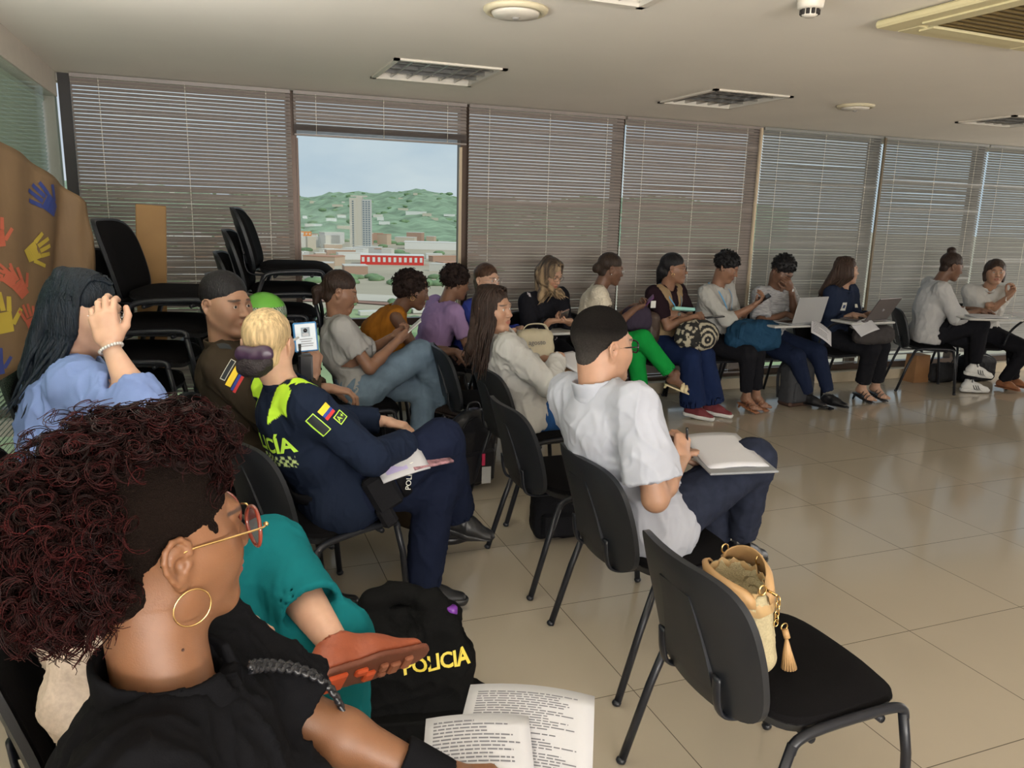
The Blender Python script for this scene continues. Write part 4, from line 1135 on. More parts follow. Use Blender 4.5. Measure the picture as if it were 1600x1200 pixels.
def curl_locks(L, Linv, R, s, n, centre, radii, seed=0, length=(.05, .10), amp=.007, rad=.0022, turns=3.5, mask=None, grav=.6, npt=22, strands=1, sr=.0006):
    r = np.random.RandomState(seed); out = []; c = V(centre); ra = V(radii); k = 0; tries = 0; strands = int(strands)
    while k < n and tries < n*20:
        tries += 1; v = nrm(r.normal(size=3)); p = c+v*ra
        if mask and not mask(p, v): continue
        k += 1; st = L(*p); o = nrm(R.T @ (v/ra*min(ra))); ln = r.uniform(*length)*s; d = nrm(o+r.normal(0, .45, 3)); pos = st.copy(); pts = []
        a1 = nrm(np.cross(d, V(.3, .5, .8))); a2 = np.cross(d, a1); ph = r.uniform(0, 6.28); tn = turns*r.uniform(.7, 1.4); am = amp*s*r.uniform(.6, 1.4)
        for q in range(npt):
            t = q/(npt-1); base = st+d*ln*t*(1-.35*t)+V(0, 0, -grav)*ln*t*t; w = am*min(1, t*3+.15)
            pts.append(base+w*(a1*math.cos(ph+tn*6.283*t)+a2*math.sin(ph+tn*6.283*t)))
        pts = np.array(pts); tt = np.linspace(0, 1, npt)
        if strands <= 1: out.append((tube_q(pts, rad*s*(1-.6*tt**2), 4), tt))
        else:
            for _ in range(strands):
                o1 = r.normal(0, 1, 3)*rad*s*.8; o2 = r.normal(0, 1, 3)*rad*s*1.1; ph2 = r.uniform(.88, 1.12)
                cen = pts.mean(0); q = pts+o1*(1-tt)[:, None]+o2*tt[:, None]; m2 = int(npt*r.uniform(.75, 1.0)); out.append((tube_q(q[:m2], sr*s*(1-.5*tt[:m2]**2), 3), tt[:m2]))
    return out
NAPE = ('e', (0, -.042, -.040), (.055, .048, .048), .02)
CAP = [('e', (0, -.016, .044), (.0805, .0985, .0875), 0), NAPE]
FACECUT = [('e', (0, .088, -.012), (.068, .052, .088)), ('e', (0, .02, -.085), (.10, .12, .062))]
def glasses(parent, L, R, s, m, kind='rect', lens=None, w=.026, hgt=.019, thick=.0016, name='glasses'):
    o = None; mb = MB()
    for q in (-1, 1):
        n = 24; pts = []
        for k in range(n):
            a = 2*PI*k/n; e = 2.6 if kind == 'rect' else 2.0
            cx = math.copysign(abs(math.cos(a))**(2/e), math.cos(a)); cz = math.copysign(abs(math.sin(a))**(2/e), math.sin(a))
            pts.append(Vector(L(q*.033+w*cx, .106-.008*(abs(q*.033+w*cx)/.06)**2, .003+hgt*cz)))
        mb.tube(pts, thick*s, 6, closed=True)
        mb.tube([Vector(L(q*.058, .100, .008)), Vector(L(q*.074, .085, .008)), Vector(L(q*.0775, .0, .006)), Vector(L(q*.0765, -.018, -.002))], thick*.8*s, 6)
    mb.tube([Vector(L(-.008, .108, .006)), Vector(L(0, .110, .009)), Vector(L(.008, .108, .006))], thick*.8*s, 6)
    o = mb.build(name, m, parent)
    if lens:
        for q in (-1, 1):
            lb = MB(); n = 20; vs = [L(q*.033, .106, .003)]
            for k in range(n):
                a = 2*PI*k/n; e = 2.6 if kind == 'rect' else 2.0
                cx = math.copysign(abs(math.cos(a))**(2/e), math.cos(a)); cz = math.copysign(abs(math.sin(a))**(2/e), math.sin(a)); vs.append(L(q*.033+w*cx*.96, .106-.008*(abs(q*.033+w*cx)/.06)**2, .003+hgt*cz*.96))
            lb.add(vs, [(0, k+1, (k+1) % n+1) for k in range(n)], True); lb.build('lens', lens, o)
    return o
def fabric(name, c, rough=.85, **k): 
    k.setdefault('var', .05); k.setdefault('bump', .12); k.setdefault('bscale', 600); k.setdefault('spec', .06)
    return mat(name, c, rough, **k)
SK_DARK = (.155, .078, .048); SK_BROWN = (.25, .13, .08); SK_TAN = (.40, .225, .145); SK_LIGHT = (.56, .34, .24)
BLK = hair_mat('black', (.012, .011, .012)); BRN = hair_mat('dark_brown', (.030, .017, .012)); AFRO = hair_mat('curly_brown', (.022, .012, .010), .7)
M_BLACKCLOTH = fabric('black_trouser_cloth', (.012, .012, .015))
M_NAVY = fabric('navy_trouser_cloth', (.012, .018, .042)); M_WHITEC = fabric('white_shirt_cloth', (.5, .5, .51))
M_DENIM = fabric('light_denim', srgb(112, 132, 150), var=.15, vscale=14); M_DDENIM = fabric('dark_denim', srgb(28, 40, 72), var=.1)
# ------------------------------------------------------------------ man in the white shirt (middle row)
def man_white():
    J = joints((1.385, 2.265, .530), (1.178, 2.27, 1.02), (1.205, 2.29, 1.145), 12, s=1.04, g=1.12, slouch=.012, shw=.172)
    set_arm(J, 0, (1.46, 2.16, .765), (-.15, -.35, -.6)); set_arm(J, 1, (1.50, 2.28, .75), (-.1, .4, -.6))
    set_leg(J, 0, (1.88, 2.33, .33), (.5, -.1, .8)); set_leg(J, 1, (1.80, 2.42, .10), (.4, 0, .9))
    o, L, R, s = body('man in a white short-sleeved shirt and black glasses, seated with papers on his lap', J, (1, .12, -.03), skin=SK_TAN, female=False, h=.006, hh=.0035, jaw=1.12,
        hands=({'f': (.35, .55, .72), 'p': (-.35, .75, -.4), 'curl': (.75, .8, .85, .9), 'thumb': .8}, {'f': (.75, -.5, .1), 'p': (0, -.3, -1), 'curl': .45}), legs=(False, False))
    sh = fabric('white_shirt_man', (.38, .395, .445), bump=.1)
    garment(o, 'shirt', J, sh, a=.017, h=.007, sleeves=('short', 'short'), cuff=(.80, .80), hem=.10, neck=.066, fold=.011, fscale=7, belly=.03, arm_a=.014, puff=.5, seed=1,
            collar=dict(r=.066, h=.045))
    trousers(o, J, fabric('slate_trousers', (.020, .024, .040), var=.2, vscale=30), a=.008, h=.009, ends=(.88, .9), fold=.007, seed=2)
    lb = mat('black_leather', (.012, .012, .014), .35)
    shoe(o, J['an'][0], (1, .25, -.15), s, lb, up=(0, -.25, 1), kind='shoe'); shoe(o, J['an'][1], (1, .15, 0), s, lb)
    def hc(Q):
        q = ((Q-J['H'])/s) @ R.T; grey = np.clip((.065-q[:, 2])/.10, 0, 1)[:, None]*(.55+.45*vnoise(Q*260)[:, None])
        return V(.012, .010, .009)*(1-grey)+V(.085, .076, .068)*grey
    hair_obj(o, L, R, s, mat('hair_greying', (.05, .04, .04), .85, attr=True, bump=1.0, bscale=420, spec=.08), [('e', (0, -.016, .046), (.0785, .0965, .0860), 0), ('e', (0, -.040, -.036), (.050, .046, .040), .03)],
             cuts=[('e', (0, .100, -.006), (.075, .055, .072)), ('e', (0, .045, -.03), (.10, .040, .048)), ('e', (0, .0, -.135), (.10, .14, .075))], h=.004, groove=.0006, gscale=(500, 500, 500), col=hc)
    glasses(o, L, R, s, mat('black_acetate', (.008, .008, .009), .25), thick=.0028, w=.027, hgt=.019)
    return o, J
man_o, man_J = man_white()
# ------------------------------------------------------------------ seated people
SOLE_W = mat('white_rubber', (.6, .6, .58), .6); LEA_BLK = mat('black_leather', (.012, .012, .014), .35)
GOLD = mat('gold_metal', (.75, .52, .22), .25, 1.0); SILV = mat('silver_metal', (.7, .7, .72), .25, 1.0)
BLACKPL = mat('black_gloss', (.01, .01, .012), .2); FRAME_B = mat('black_acetate', (.008, .008, .009), .25)
LENS = bpy.data.materials.new('clear_lens'); LENS.use_nodes = True
_n = LENS.node_tree; _n.nodes.clear(); _a = _n.nodes.new('ShaderNodeBsdfTransparent'); _b = _n.nodes.new('ShaderNodeBsdfGlossy'); _b.inputs['Roughness'].default_value = .05
_x = _n.nodes.new('ShaderNodeMixShader'); _x.inputs[0].default_value = .12; _o = _n.nodes.new('ShaderNodeOutputMaterial')
_n.links.new(_a.outputs[0], _x.inputs[1]); _n.links.new(_b.outputs[0], _x.inputs[2]); _n.links.new(_x.outputs[0], _o.inputs[0])
SHORT = dict(prims=[('e', (0, -.016, .046), (.080, .098, .087), 0), NAPE], cuts=[('e', (0, .100, -.006), (.075, .055, .072)), ('e', (0, .045, -.03), (.10, .040, .048)), ('e', (0, .0, -.135), (.10, .14, .075))])
def hair_back(o, L, R, s, m, extra=(), locks=None, h=.006, groove=.0022, **k):
    """swept back hair: skull cap with the face left free"""
    return hair_obj(o, L, R, s, m, CAP+list(extra), cuts=[('e', (0, .104, -.010), (.070, .052, .082)), ('e', (0, .050, -.055), (.10, .050, .062)), ('e', (0, .0, -.150), (.10, .14, .075))], h=h, groove=groove, locks=locks, **k)
def wave_ends(back, side_l, side_r):
    """fall line of long hair: theta 0 = back, +right, -left"""
    B, SL, SR = V(back), V(side_l), V(side_r)
    def fn(th):
        t = max(-1, min(1, th/2.2)); return B*(1-abs(t))+(SR if t > 0 else SL)*abs(t)
    return fn

# -- woman in the white blouse, middle row, looking back over the hall
def woman_white():
    J = joints((1.54, 3.78, .53), (1.39, 3.78, .965), (1.345, 3.775, 1.092), -10, s=.97, g=1.02, slouch=.02)
    set_arm(J, 0, (1.69, 3.70, .845), (.0, -.5, -.5)); set_arm(J, 1, (1.68, 3.86, .80), (0, .4, -.7))
    set_leg(J, 0, (1.98, 3.68, .10), (.6, 0, .6)); set_leg(J, 1, (1.98, 3.90, .10), (.6, 0, .6))
    o, L, R, s = body('woman in a white long-sleeved blouse with long dark brown hair, looking back to the right', J, (.62, -.78, .0), skin=SK_TAN, h=.006, hh=.0042,
        hands=({'f': (.3, .95, -.1), 'p': (0, 0, -1), 'curl': .5}, {'f': (.9, -.4, -.1), 'p': (0, 0, -1), 'curl': .4}), look=(.75, -.66, 0))
    garment(o, 'blouse', J, fabric('white_blouse', (.46,.455,.435)), a=.020, h=.0075, cuff=(1.85, 1.85), hem=.06, neck=.058, vneck=.03, fold=.014, fscale=9, bust=.02, puff=.15, arm_a=.018, seed=3, collar=dict(r=.060, h=.03))
    trousers(o, J, fabric('blue_denim', srgb(40, 78, 130), var=.15, vscale=20), seed=3); shoe(o, J['an'][0], (1, 0, 0), s, LEA_BLK); shoe(o, J['an'][1], (1, 0, 0), s, LEA_BLK)
    MB().tube([tuple(J['P']+J['ax']*.06+J['r']*.15*math.cos(a)+J['fw']*.125*math.sin(a)) for a in [2*PI*k/24 for k in range(24)]], .018, 8, closed=True, flat=(.35, 1)).build('belt', mat('brown_leather', srgb(96, 44, 30), .5), o)
    ends = wave_ends((1.22, 3.80, .83), (1.30, 3.90, .90), (1.255, 3.69, .76))
    hair_back(o, L, R, s, BRN, extra=[('W', L(0, -.085, -.02), (1.245, 3.76, .90), .060, .060, (1.1, .5, 1))],
              locks=long_locks(L, s, 170, ends, 1, part=.0, rad=.0062, arc=(-2.35, 2.35)))
woman_white()

# -- police woman, seen from behind
def police_woman():
    J = joints((.40, 2.83, .525), (.215, 2.77, .975), (.172, 2.77, 1.108), 16, s=.98, g=1.06, slouch=.02, shw=.168)
    set_arm(J, 0, (.66, 2.74, .73), (.1, -.5, -.5)); set_arm(J, 1, (.62, 3.02, .74), (-.1, .5, -.6))
    set_leg(J, 0, (.90, 2.90, .36), (.6, -.1, .8)); set_leg(J, 1, (.72, 2.78, .125), (.5, -.1, .8))
    o, L, R, s = body('police woman in a navy uniform with neon yellow shoulders, blonde hair in a dark bun', J, (.45, .89, -.02), skin=SK_LIGHT, h=.006, hh=.004,
        hands=({'f': (.8, .5, -.2), 'p': (0, 0, -1), 'curl': .5}, {'f': (.9, -.3, -.2), 'p': (0, 0, -1), 'curl': .5}))
    UN = V(.012, .018, .036); NEON = V(.58, .92, .06); r, fw, ax, N = J['r'], J['fw'], J['ax'], J['N']
    def uc(P):
        q = P-N; x, y, z = q @ r, q @ fw, q @ ax; c = np.tile(UN, (len(P), 1))
        # neon yoke over the shoulders: band dipping to a point at each blade
        m = (np.abs(x) > .058) & (np.abs(x) < .165) & (y < .06) & (z > -.055-.55*np.maximum(0, .115-np.abs(x))) & (z < .02)
        c[m] = NEON
        lat = (y < .0) & (z < -.205) & (z > -.245) & (np.abs(x) < .135)
        chk = (np.floor((x+1)/.0135).astype(int)+np.floor((z+1)/.0135).astype(int)) % 2 == 0
        c[lat & chk] = V(.60, .75, .30)
        return c
    um = mat('police_uniform', (.02, .03, .05), .85, attr=True, bump=.15, bscale=600, spec=.06)
    g = garment(o, 'uniform_shirt', J, um, a=.022, h=.0055, cuff=(1.9, 1.9), hem=.08, neck=.060, fold=.006, fscale=9, bust=.02, puff=.1, arm_a=.020, seed=4, col=uc, collar=dict(r=.060, h=.034, m=um))
    trousers(o, J, fabric('police_navy', (.010, .014, .032)), a=.018, hem_r=.05, seed=4, fold=.008, flare=.012)
    shoe(o, J['an'][0], (.88, -.30, -.30), s, mat('black_boot', (.015, .015, .016), .45), kind='boot', up=(.35, -.3, .9)); shoe(o, J['an'][1], (.98, -.15, -.05), s, mat('black_boot', (.015, .015, .016), .45), kind='sneaker')
    bl = hair_mat('blonde', srgb(198, 172, 130), .4)
    hair_back(o, L, R, s, bl, h=.0045, groove=.0012)
    bun = hair_obj(o, L, R, s, mat('bun_net', (.018, .012, .014), .6, bump=.6, bscale=180), [('e', (-.004, -.125, -.055), (.050, .036, .042), 0), ('e', (.03, -.118, -.045), (.034, .028, .032)), ('e', (-.032, -.112, -.062), (.034, .03, .032))], h=.005, groove=.004, gscale=(60, 60, 60), name='bun')
    bow = hair_obj(o, L, R, s, mat('purple_satin', (.045, .022, .050), .35), [('e', (.030, -.125, -.012), (.040, .022, .030), 0), ('e', (-.030, -.125, -.014), (.036, .022, .026)), ('e', (0, -.138, -.015), (.014, .014, .014))], h=.004, groove=.003, gscale=(50, 50, 50), name='hair_bow')
    return o, J, g
pw_o, pw_J, pw_g = police_woman()
from mathutils.bvhtree import BVHTree
def project_on(obj, M, depth=.3, off=.0025):
    """returns a function that lays a flat mesh (in the frame M, looking along -Z of M) onto obj"""
    me = obj.data; bv = BVHTree.FromPolygons([v.co.copy() for v in me.vertices], [tuple(p.vertices) for p in me.polygons])
    n = (M.to_3x3() @ Vector((0, 0, 1))).normalized()
    def fn(m2):
        for v in m2.vertices:
            h_ = bv.ray_cast(v.co+n*depth, -n, depth*2)
            if h_[0] is not None: v.co = h_[0]+n*off
        m2.update()
    return fn
def frame_matrix(origin, right, up):
    r = Vector(right).normalized(); u = Vector(up); u = (u-r*u.dot(r)).normalized(); n = r.cross(u); M = Matrix.Identity(4)
    for i in range(3): M[i][0] = r[i]; M[i][1] = u[i]; M[i][2] = n[i]; M[i][3] = origin[i]
    return M
def decal(name, origin, right, up, w, h_, m, target, parent, off=.002, nx=8, ny=6, outline=None):
    M = frame_matrix(origin, right, up); mb = MB()
    vs = [M @ Vector((w*(i/nx-.5), h_*(j/ny-.5), 0)) for i in range(nx+1) for j in range(ny+1)]
    mb.add(vs, [(i*(ny+1)+j, (i+1)*(ny+1)+j, (i+1)*(ny+1)+j+1, i*(ny+1)+j+1) for i in range(nx) for j in range(ny)], True)
    o = mb.build(name, m, parent); project_on(target, M, off=off)(o.data); return o
NEONM = mat('neon_print', (.55, .88, .08), .6); YEL = mat('flag_yellow', (.85, .60, .03), .7); BLU = mat('flag_blue', (.02, .05, .30), .7); RED = mat('flag_red', (.55, .03, .03), .7); PATCHB = mat('patch_black', (.02, .025, .03), .8)
def uniform_marks():
    J = pw_J; r, fw, ax, N = J['r'], J['fw'], J['ax'], J['N']; rt = Vector(r); up = Vector(ax)
    c = Vector(N-ax*.165-fw*.2)
    M = frame_matrix(c, rt, up)
    text_mesh('back_lettering', 'POLIC\u00cdA', .078, NEONM, M, pw_g, extrude=0, bold=.0022, spacing=1.0, project=project_on(pw_g, M, .25, .003))
    S, E = J['sh'][0], J['el'][0]; d = nrm(E-S); out = nrm(V(0.30, -.95, .25)-d*np.dot(V(.30, -.95, .25), d)); rr = Vector(np.cross(-d, out))
    def at(t, lx, lift=0.0): return Vector(S+(E-S)*t+out*.12)+rr*lx
    decal('sleeve_patch', at(.22, -.045), rr, Vector(-d), .030, .080, NEONM, pw_g, pw_g); decal('sleeve_patch', at(.22, -.045), rr, Vector(-d), .024, .074, PATCHB, pw_g, pw_g, off=.003)
    decal('flag_patch', at(.145, .004), rr, Vector(-d), .044, .022, YEL, pw_g, pw_g); decal('flag_patch', at(.205, .004), rr, Vector(-d), .044, .012, BLU, pw_g, pw_g); decal('flag_patch', at(.245, .004), rr, Vector(-d), .044, .012, RED, pw_g, pw_g)
    decal('blood_group_patch', at(.36, .022), rr, Vector(-d), .040, .036, NEONM, pw_g, pw_g); decal('blood_group_patch', at(.36, .022), rr, Vector(-d), .034, .030, PATCHB, pw_g, pw_g, off=.003)
    M2 = frame_matrix(at(.36, .022), rr, Vector(-d)); text_mesh('blood_group', 'A+', .026, NEONM, M2, pw_g, extrude=0, project=project_on(pw_g, M2, .25, .005))
uniform_marks()
def police_kit():
    J = pw_J; o = pw_o
    # belt with pouches and the thigh holster strap reading POLICIA
    P, ax, r, fw = J['P'], J['ax'], J['r'], J['fw']
    MB().tube([tuple(P+ax*.085+r*.165*math.cos(a)+fw*.145*math.sin(a)) for a in [2*PI*k/28 for k in range(28)]], .024, 8, closed=True, flat=(.4, 1)).build('duty_belt', LEA_BLK, o)
    Hh, K = J['hip'][0], J['kn'][0]; d = nrm(K-Hh); M = frame_matrix(tuple(Hh+d*.09+r*.115+V(0, 0, .02)), tuple(d), (0, 0, 1))
    hb = MB(); hb.box((0, 0, 0), (.11, .15, .045), M, bev=.015); hb.box((-.03, -.09, .0), (.06, .09, .04), M, bev=.012); h = hb.build('holster', mat('black_nylon', (.007, .007, .009), .65, bump=.3, bscale=300, spec=.15), o)
    c0 = Hh+d*.20
    ring = [tuple(c0+.105*(np.cross(d, V(0, 0, 1))*math.cos(a)*-1+nrm(np.cross(np.cross(d, V(0, 0, 1)), d))*math.sin(a))) for a in [2*PI*k/26 for k in range(26)]]
    st = MB().tube(ring, .020, 8, closed=True, flat=(.25, 1)).build('thigh_strap', mat('black_nylon', (.012, .012, .014), .6), o)
    M3 = frame_matrix(tuple(c0+nrm(V(.25, -1, .15))*.13), (0.12, .12, .98), (-1, .1, .1)); text_mesh('strap_lettering', 'POLIC\u00cdA', .028, mat('white_print', (.7, .7, .62), .6), M3, st, extrude=.0004)
police_kit()

# -- male officer in olive, behind her, looking back
def officer():
    J = joints((.18, 3.34, .55), (.035, 3.33, 1.035), (.050, 3.31, 1.185), -8, s=1.04, g=1.22, slouch=.0, shw=.185)
    set_arm(J, 0, (.365, 3.20, .90), (.1, -.4, -.7), ); set_arm(J, 1, (.47, 3.50, .78), (0, .4, -.7))
    set_leg(J, 0, (1.00, 3.28, .13), (.6, 0, .7)); set_leg(J, 1, (.95, 3.55, .13), (.6, 0, .7))
    o, L, R, s = body('police officer in an olive brown uniform with short black hair, looking back', J, (.64, -.77, -.02), skin=(.33, .18, .115), female=False, h=.006, hh=.004, jaw=1.14, look=(.55, -.83, 0),
        hands=({'f': (.25, .25, .93), 'p': (-.75, .6, .1), 'curl': (.7, .75, .8, .85), 'thumb': .6}, {'f': (.9, 0, -.2), 'p': (0, 0, -1), 'curl': .5}))
    ol = fabric('olive_uniform', srgb(58, 50, 40))
    g = garment(o, 'uniform_shirt', J, ol, a=.022, h=.007, cuff=(1.9, 1.9), hem=.08, neck=.066, fold=.007, fscale=8, arm_a=.022, belly=.02, seed=5, collar=dict(r=.066, h=.036))
    trousers(o, J, ol, a=.018, seed=5, fold=.007, hem_r=.055); shoe(o, J['an'][0], (1, .1, 0), s, LEA_BLK, kind='boot'); shoe(o, J['an'][1], (1, .1, 0), s, LEA_BLK, kind='boot')
    hair_obj(o, L, R, s, BLK, SHORT['prims'], SHORT['cuts'], h=.0045, groove=.0006, gscale=(400, 400, 400))
    S, E = J['sh'][0], J['el'][0]; d = nrm(E-S); out = nrm(V(.1, -1, .15)-d*np.dot(V(.1, -1, .15), d)); rr = Vector(np.cross(-d, out)); at = lambda t, lx: Vector(S+(E-S)*t+out*.12)+rr*lx
    tilt = (rr*.94+Vector(-d)*.34).normalized(); upv = Vector(out).cross(tilt)
    for t_, c, m, w, h_ in ((.10, 0, mat('patch_white', (.6, .6, .5), .8), .085, .020), (.10, 0, PATCHB, .079, .015), (.20, 0, YEL, .088, .022), (.27, 0, BLU, .088, .010), (.31, 0, RED, .088, .011)):
        decal('flag_patch', at(t_, c), tilt, upv, w, h_, m, g, g, off=.002 if w != .079 else .003)
    M = frame_matrix(at(-.03, .0), tilt, upv)
    decal('rank_slide', Vector(S+V(.0, -.01, .15)), (.2, -1, 0), (1, 0, .1), .05, .045, PATCHB, g, g); 
    return o, J
of_o, of_J = officer()

# -- woman in the blue shirt, hand to her face
def woman_blue():
    J = joints((-.40, 2.76, .56), (-.425, 2.74, 1.09), (-.375, 2.73, 1.235), 8, s=1.04, g=1.30, slouch=.02, shw=.18)
    J['sh'][0] = V(-.385, 2.575, 1.035)
    J['el'] = [V(-.215, 2.41, 1.0), None]; J['wr'] = [V(-.285, 2.50, 1.165), None]
    set_arm(J, 1, (-.10, 2.95, .78), (0, .3, -.7)); J['el'][0] = V(-.205, 2.42, .985)
    set_leg(J, 0, (.30, 2.70, .10), (.6, 0, .7)); set_leg(J, 1, (.30, 2.90, .10), (.6, 0, .7))
    o, L, R, s = body('woman in a light blue shirt with long black hair, hand raised to her face', J, (.95, -.20, -.18), skin=SK_LIGHT, h=.006, hh=.0042,
        hands=({'f': (-.16, .22, .96), 'p': (.12, .99, .05), 'curl': (.50, .48, .50, .55), 'thumb': .35, 'spread': .05, 'side': -1, 's': 1.02}, {'f': (1, 0, -.2), 'p': (0, 0, -1), 'curl': .5}))
    garment(o, 'shirt', J, fabric('blue_chambray', srgb(118, 138, 186)), a=.020, h=.0065, cuff=(1.42, 1.9), hem=.08, neck=.062, vneck=.05, fold=.013, fscale=9, bust=.04, belly=.03, seed=6, arm_a=.022, puff=.18, collar=dict(r=.064, h=.03))
    trousers(o, J, M_BLACKCLOTH, seed=6); shoe(o, J['an'][0], (1, 0, 0), s, LEA_BLK); shoe(o, J['an'][1], (1, 0, 0), s, LEA_BLK)
    hm = hair_mat('black_sheen', (.008, .013, .020), .42)
    ends = wave_ends((-.555, 2.74, .96), (-.46, 2.92, 1.0), (-.53, 2.62, .97))
    hair_back(o, L, R, s, hm, extra=[('W', L(0, -.085, -.02), (-.53, 2.74, 1.06), .065, .055, (1.2, .6, 1))], locks=long_locks(L, s, 190, ends, 2, part=.0, rad=.0062, arc=(-1.9, 1.75)))
    glasses(o, L, R, s, SILV, thick=.0011)
    W = J['wr'][0]; d = nrm(W-J['el'][0]); a1 = nrm(np.cross(d, V(1, 0, .2))); a2 = np.cross(d, a1); mb = MB()
    for k in range(22): a = 2*PI*k/22; mb.ball(tuple(W-d*.008+.031*(a1*math.cos(a)+a2*math.sin(a))), .0052, 5)
    mb.build('bracelet', mat('pearl_beads', (.62, .60, .58), .25, .3), o)
    MB().ball(tuple(L(.079, -.006, -.034)), .003, 5).build('earring', GOLD, o)
woman_blue()

# -- woman in a grey polo with a phone
def woman_grey():
    J = joints((.80, 4.60, .53), (.665, 4.60, .965), (.690, 4.58, 1.105), -2, s=.97, g=1.0, slouch=.03)
    set_arm(J, 0, (1.00, 4.46, .83), (.1, -.2, -.8)); set_arm(J, 1, (1.01, 4.62, .83), (.1, .3, -.8))
    set_leg(J, 0, (1.32, 4.64, .40), (.5, -.1, .8)); set_leg(J, 1, (1.18, 4.62, .10), (.5, 0, .8))
    o, L, R, s = body('woman in a light grey polo and pale jeans with a ponytail, looking at her phone', J, (.97, -.10, -.28), skin=SK_BROWN, h=.007, hh=.0046,
        hands=({'f': (.75, .35, .45), 'p': (0, .7, .5), 'curl': .7}, {'f': (.8, -.25, .4), 'p': (0, -.7, .5), 'curl': .7}))
    garment(o, 'polo_shirt', J, fabric('grey_polo', (.34,.335,.325)), a=.016, h=.0075, sleeves=('short', 'short'), cuff=(.62, .62), hem=.05, neck=.056, fold=.009, bust=.02, seed=7, puff=.15, collar=dict(r=.056, h=.025))
    trousers(o, J, M_DENIM, a=.022, ends=(.97, .86), flare=.012, seed=7, fold=.007); sh = mat('brown_suede', srgb(52, 40, 36), .7)
    shoe(o, J['an'][0], (.9, .1, -.35), s, sh, up=(.3, 0, .9), kind='shoe'); shoe(o, J['an'][1], (.95, -.2, 0), s, sh)
    hair_back(o, L, R, s, BRN, extra=[('c', (0, -.10, .0), (0, -.135, -.03), .024, .022), ('W', L(0, -.13, -.03), (.545, 4.58, .90), .026, .016, None)], groove=.0015)
woman_grey()

# -- woman in the mustard top leaning forward
def woman_mustard():
    J = joints((1.00, 5.20, .53), (1.165, 5.18, .935), (1.262, 5.14, 1.055), -10, s=1.0, g=1.0, slouch=.05)
    set_arm(J, 0, (1.50, 4.98, .66), (-.1, -.1, -1)); set_arm(J, 1, (1.50, 5.16, .64), (0, .2, -1))
    set_leg(J, 0, (1.50, 5.10, .10), (.6, 0, .7)); set_leg(J, 1, (1.48, 5.30, .10), (.6, 0, .7))
    o, L, R, s = body('woman in a sleeveless mustard top leaning forward before the open window', J, (.97, -.12, -.30), skin=SK_DARK, h=.008, hh=.005,
        hands=({'f': (.95, .1, -.3), 'p': (0, .3, -1), 'curl': .6}, {'f': (.95, -.1, -.3), 'p': (0, 0, -1), 'curl': .6}))
    garment(o, 'top', J, fabric('mustard_cloth', srgb(156, 100, 34)), a=.018, h=.008, sleeves=(None, None), hem=.05, neck=.058, fold=.008, bust=.02, seed=8)
    trousers(o, J, M_BLACKCLOTH, seed=8); shoe(o, J['an'][0], (1, 0, 0), s, LEA_BLK); shoe(o, J['an'][1], (1, 0, 0), s, LEA_BLK)
    cl = [c[0] for c in curl_locks(L, None, R, s, 260, (0, -.03, .035), (.092, .105, .085), 4, (.03, .055), .008, .0032, 2.2, mask=lambda p, v: not (p[1] > .02 and p[2] < .055) and p[2] > -.06, grav=.2, npt=12)]
    hair_obj(o, L, R, s, AFRO, [('e', (0, -.03, .040), (.098, .108, .092), 0), ('e', (0, -.075, -.01), (.085, .065, .065))], cuts=[('e', (0, .112, -.022), (.085, .058, .085)), ('e', (0, .03, -.11), (.09, .10, .07))], h=.007, noise=.016, curls=cl)
    MB().tube([L(.083+.0*math.cos(a), -.0+.014*math.cos(a), -.048+.014*math.sin(a)) for a in [2*PI*k/14 for k in range(14)]], .0015, 5, closed=True).build('earring', GOLD, o)
woman_mustard()

def simple_seated(label, P, N, H, chest, hd, skin, top, topkw, hair, hw=None, pole=((.1, -.3, -.8), (.1, .3, -.8)), ank=None, kp=(0, -.6, .7), trm=None, trkw={}, s=.98, g=1.0, shoes=None, hands=(None, None), female=True, h=.0085, hh=.0052, slouch=.02, toe=(0, -1, 0), name='blouse', feet=(None, None), legs=(False, False), **bk):
    J = joints(P, N, H, chest, s=s, g=g, slouch=slouch)
    for i in (0, 1):
        if hw and hw[i] is not None: set_arm(J, i, hw[i], pole[i])
        if ank: set_leg(J, i, ank[i], kp if not isinstance(kp[0], tuple) else kp[i])
    o, L, R, s_ = body(label, J, hd, skin=skin, h=h, hh=hh, hands=hands, female=female, feet=feet, legs=legs, **bk)
    tk = dict(h=.009, fold=.009, seed=int(abs(P[0]*10))); tk.update(topkw); g_ = garment(o, name, J, top, **tk)
    if ank: 
        kk = dict(seed=int(abs(P[0]*9)), h=.010); kk.update(trkw); trousers(o, J, trm or M_BLACKCLOTH, **kk)
    if shoes:
        for i in (0, 1): shoes(o, J, i, s_)
    hair(o, L, R, s_, J)
    return o, J, L, R, s_, g_
def short_curly(m, n=220, rad=(.094, .104, .092), c=(0, -.02, .045), seed=1, noise=.014):
    def f(o, L, R, s, J):
        cl = [q[0] for q in curl_locks(L, None, R, s, n, c, V(rad)*.97, seed, (.02, .035), .006, .003, 2, mask=lambda p, v: not (p[1] > .03 and p[2] < .06) and p[2] > -.045, grav=.1, npt=10)]
        hair_obj(o, L, R, s, m, [('e', c, rad, 0)], cuts=[('e', (0, .112, -.022), (.085, .055, .082)), ('e', (0, .03, -.11), (.09, .10, .062)), ('e', (0, -.06, -.13), (.1, .12, .07))], h=.007, noise=noise, curls=cl)
    return f
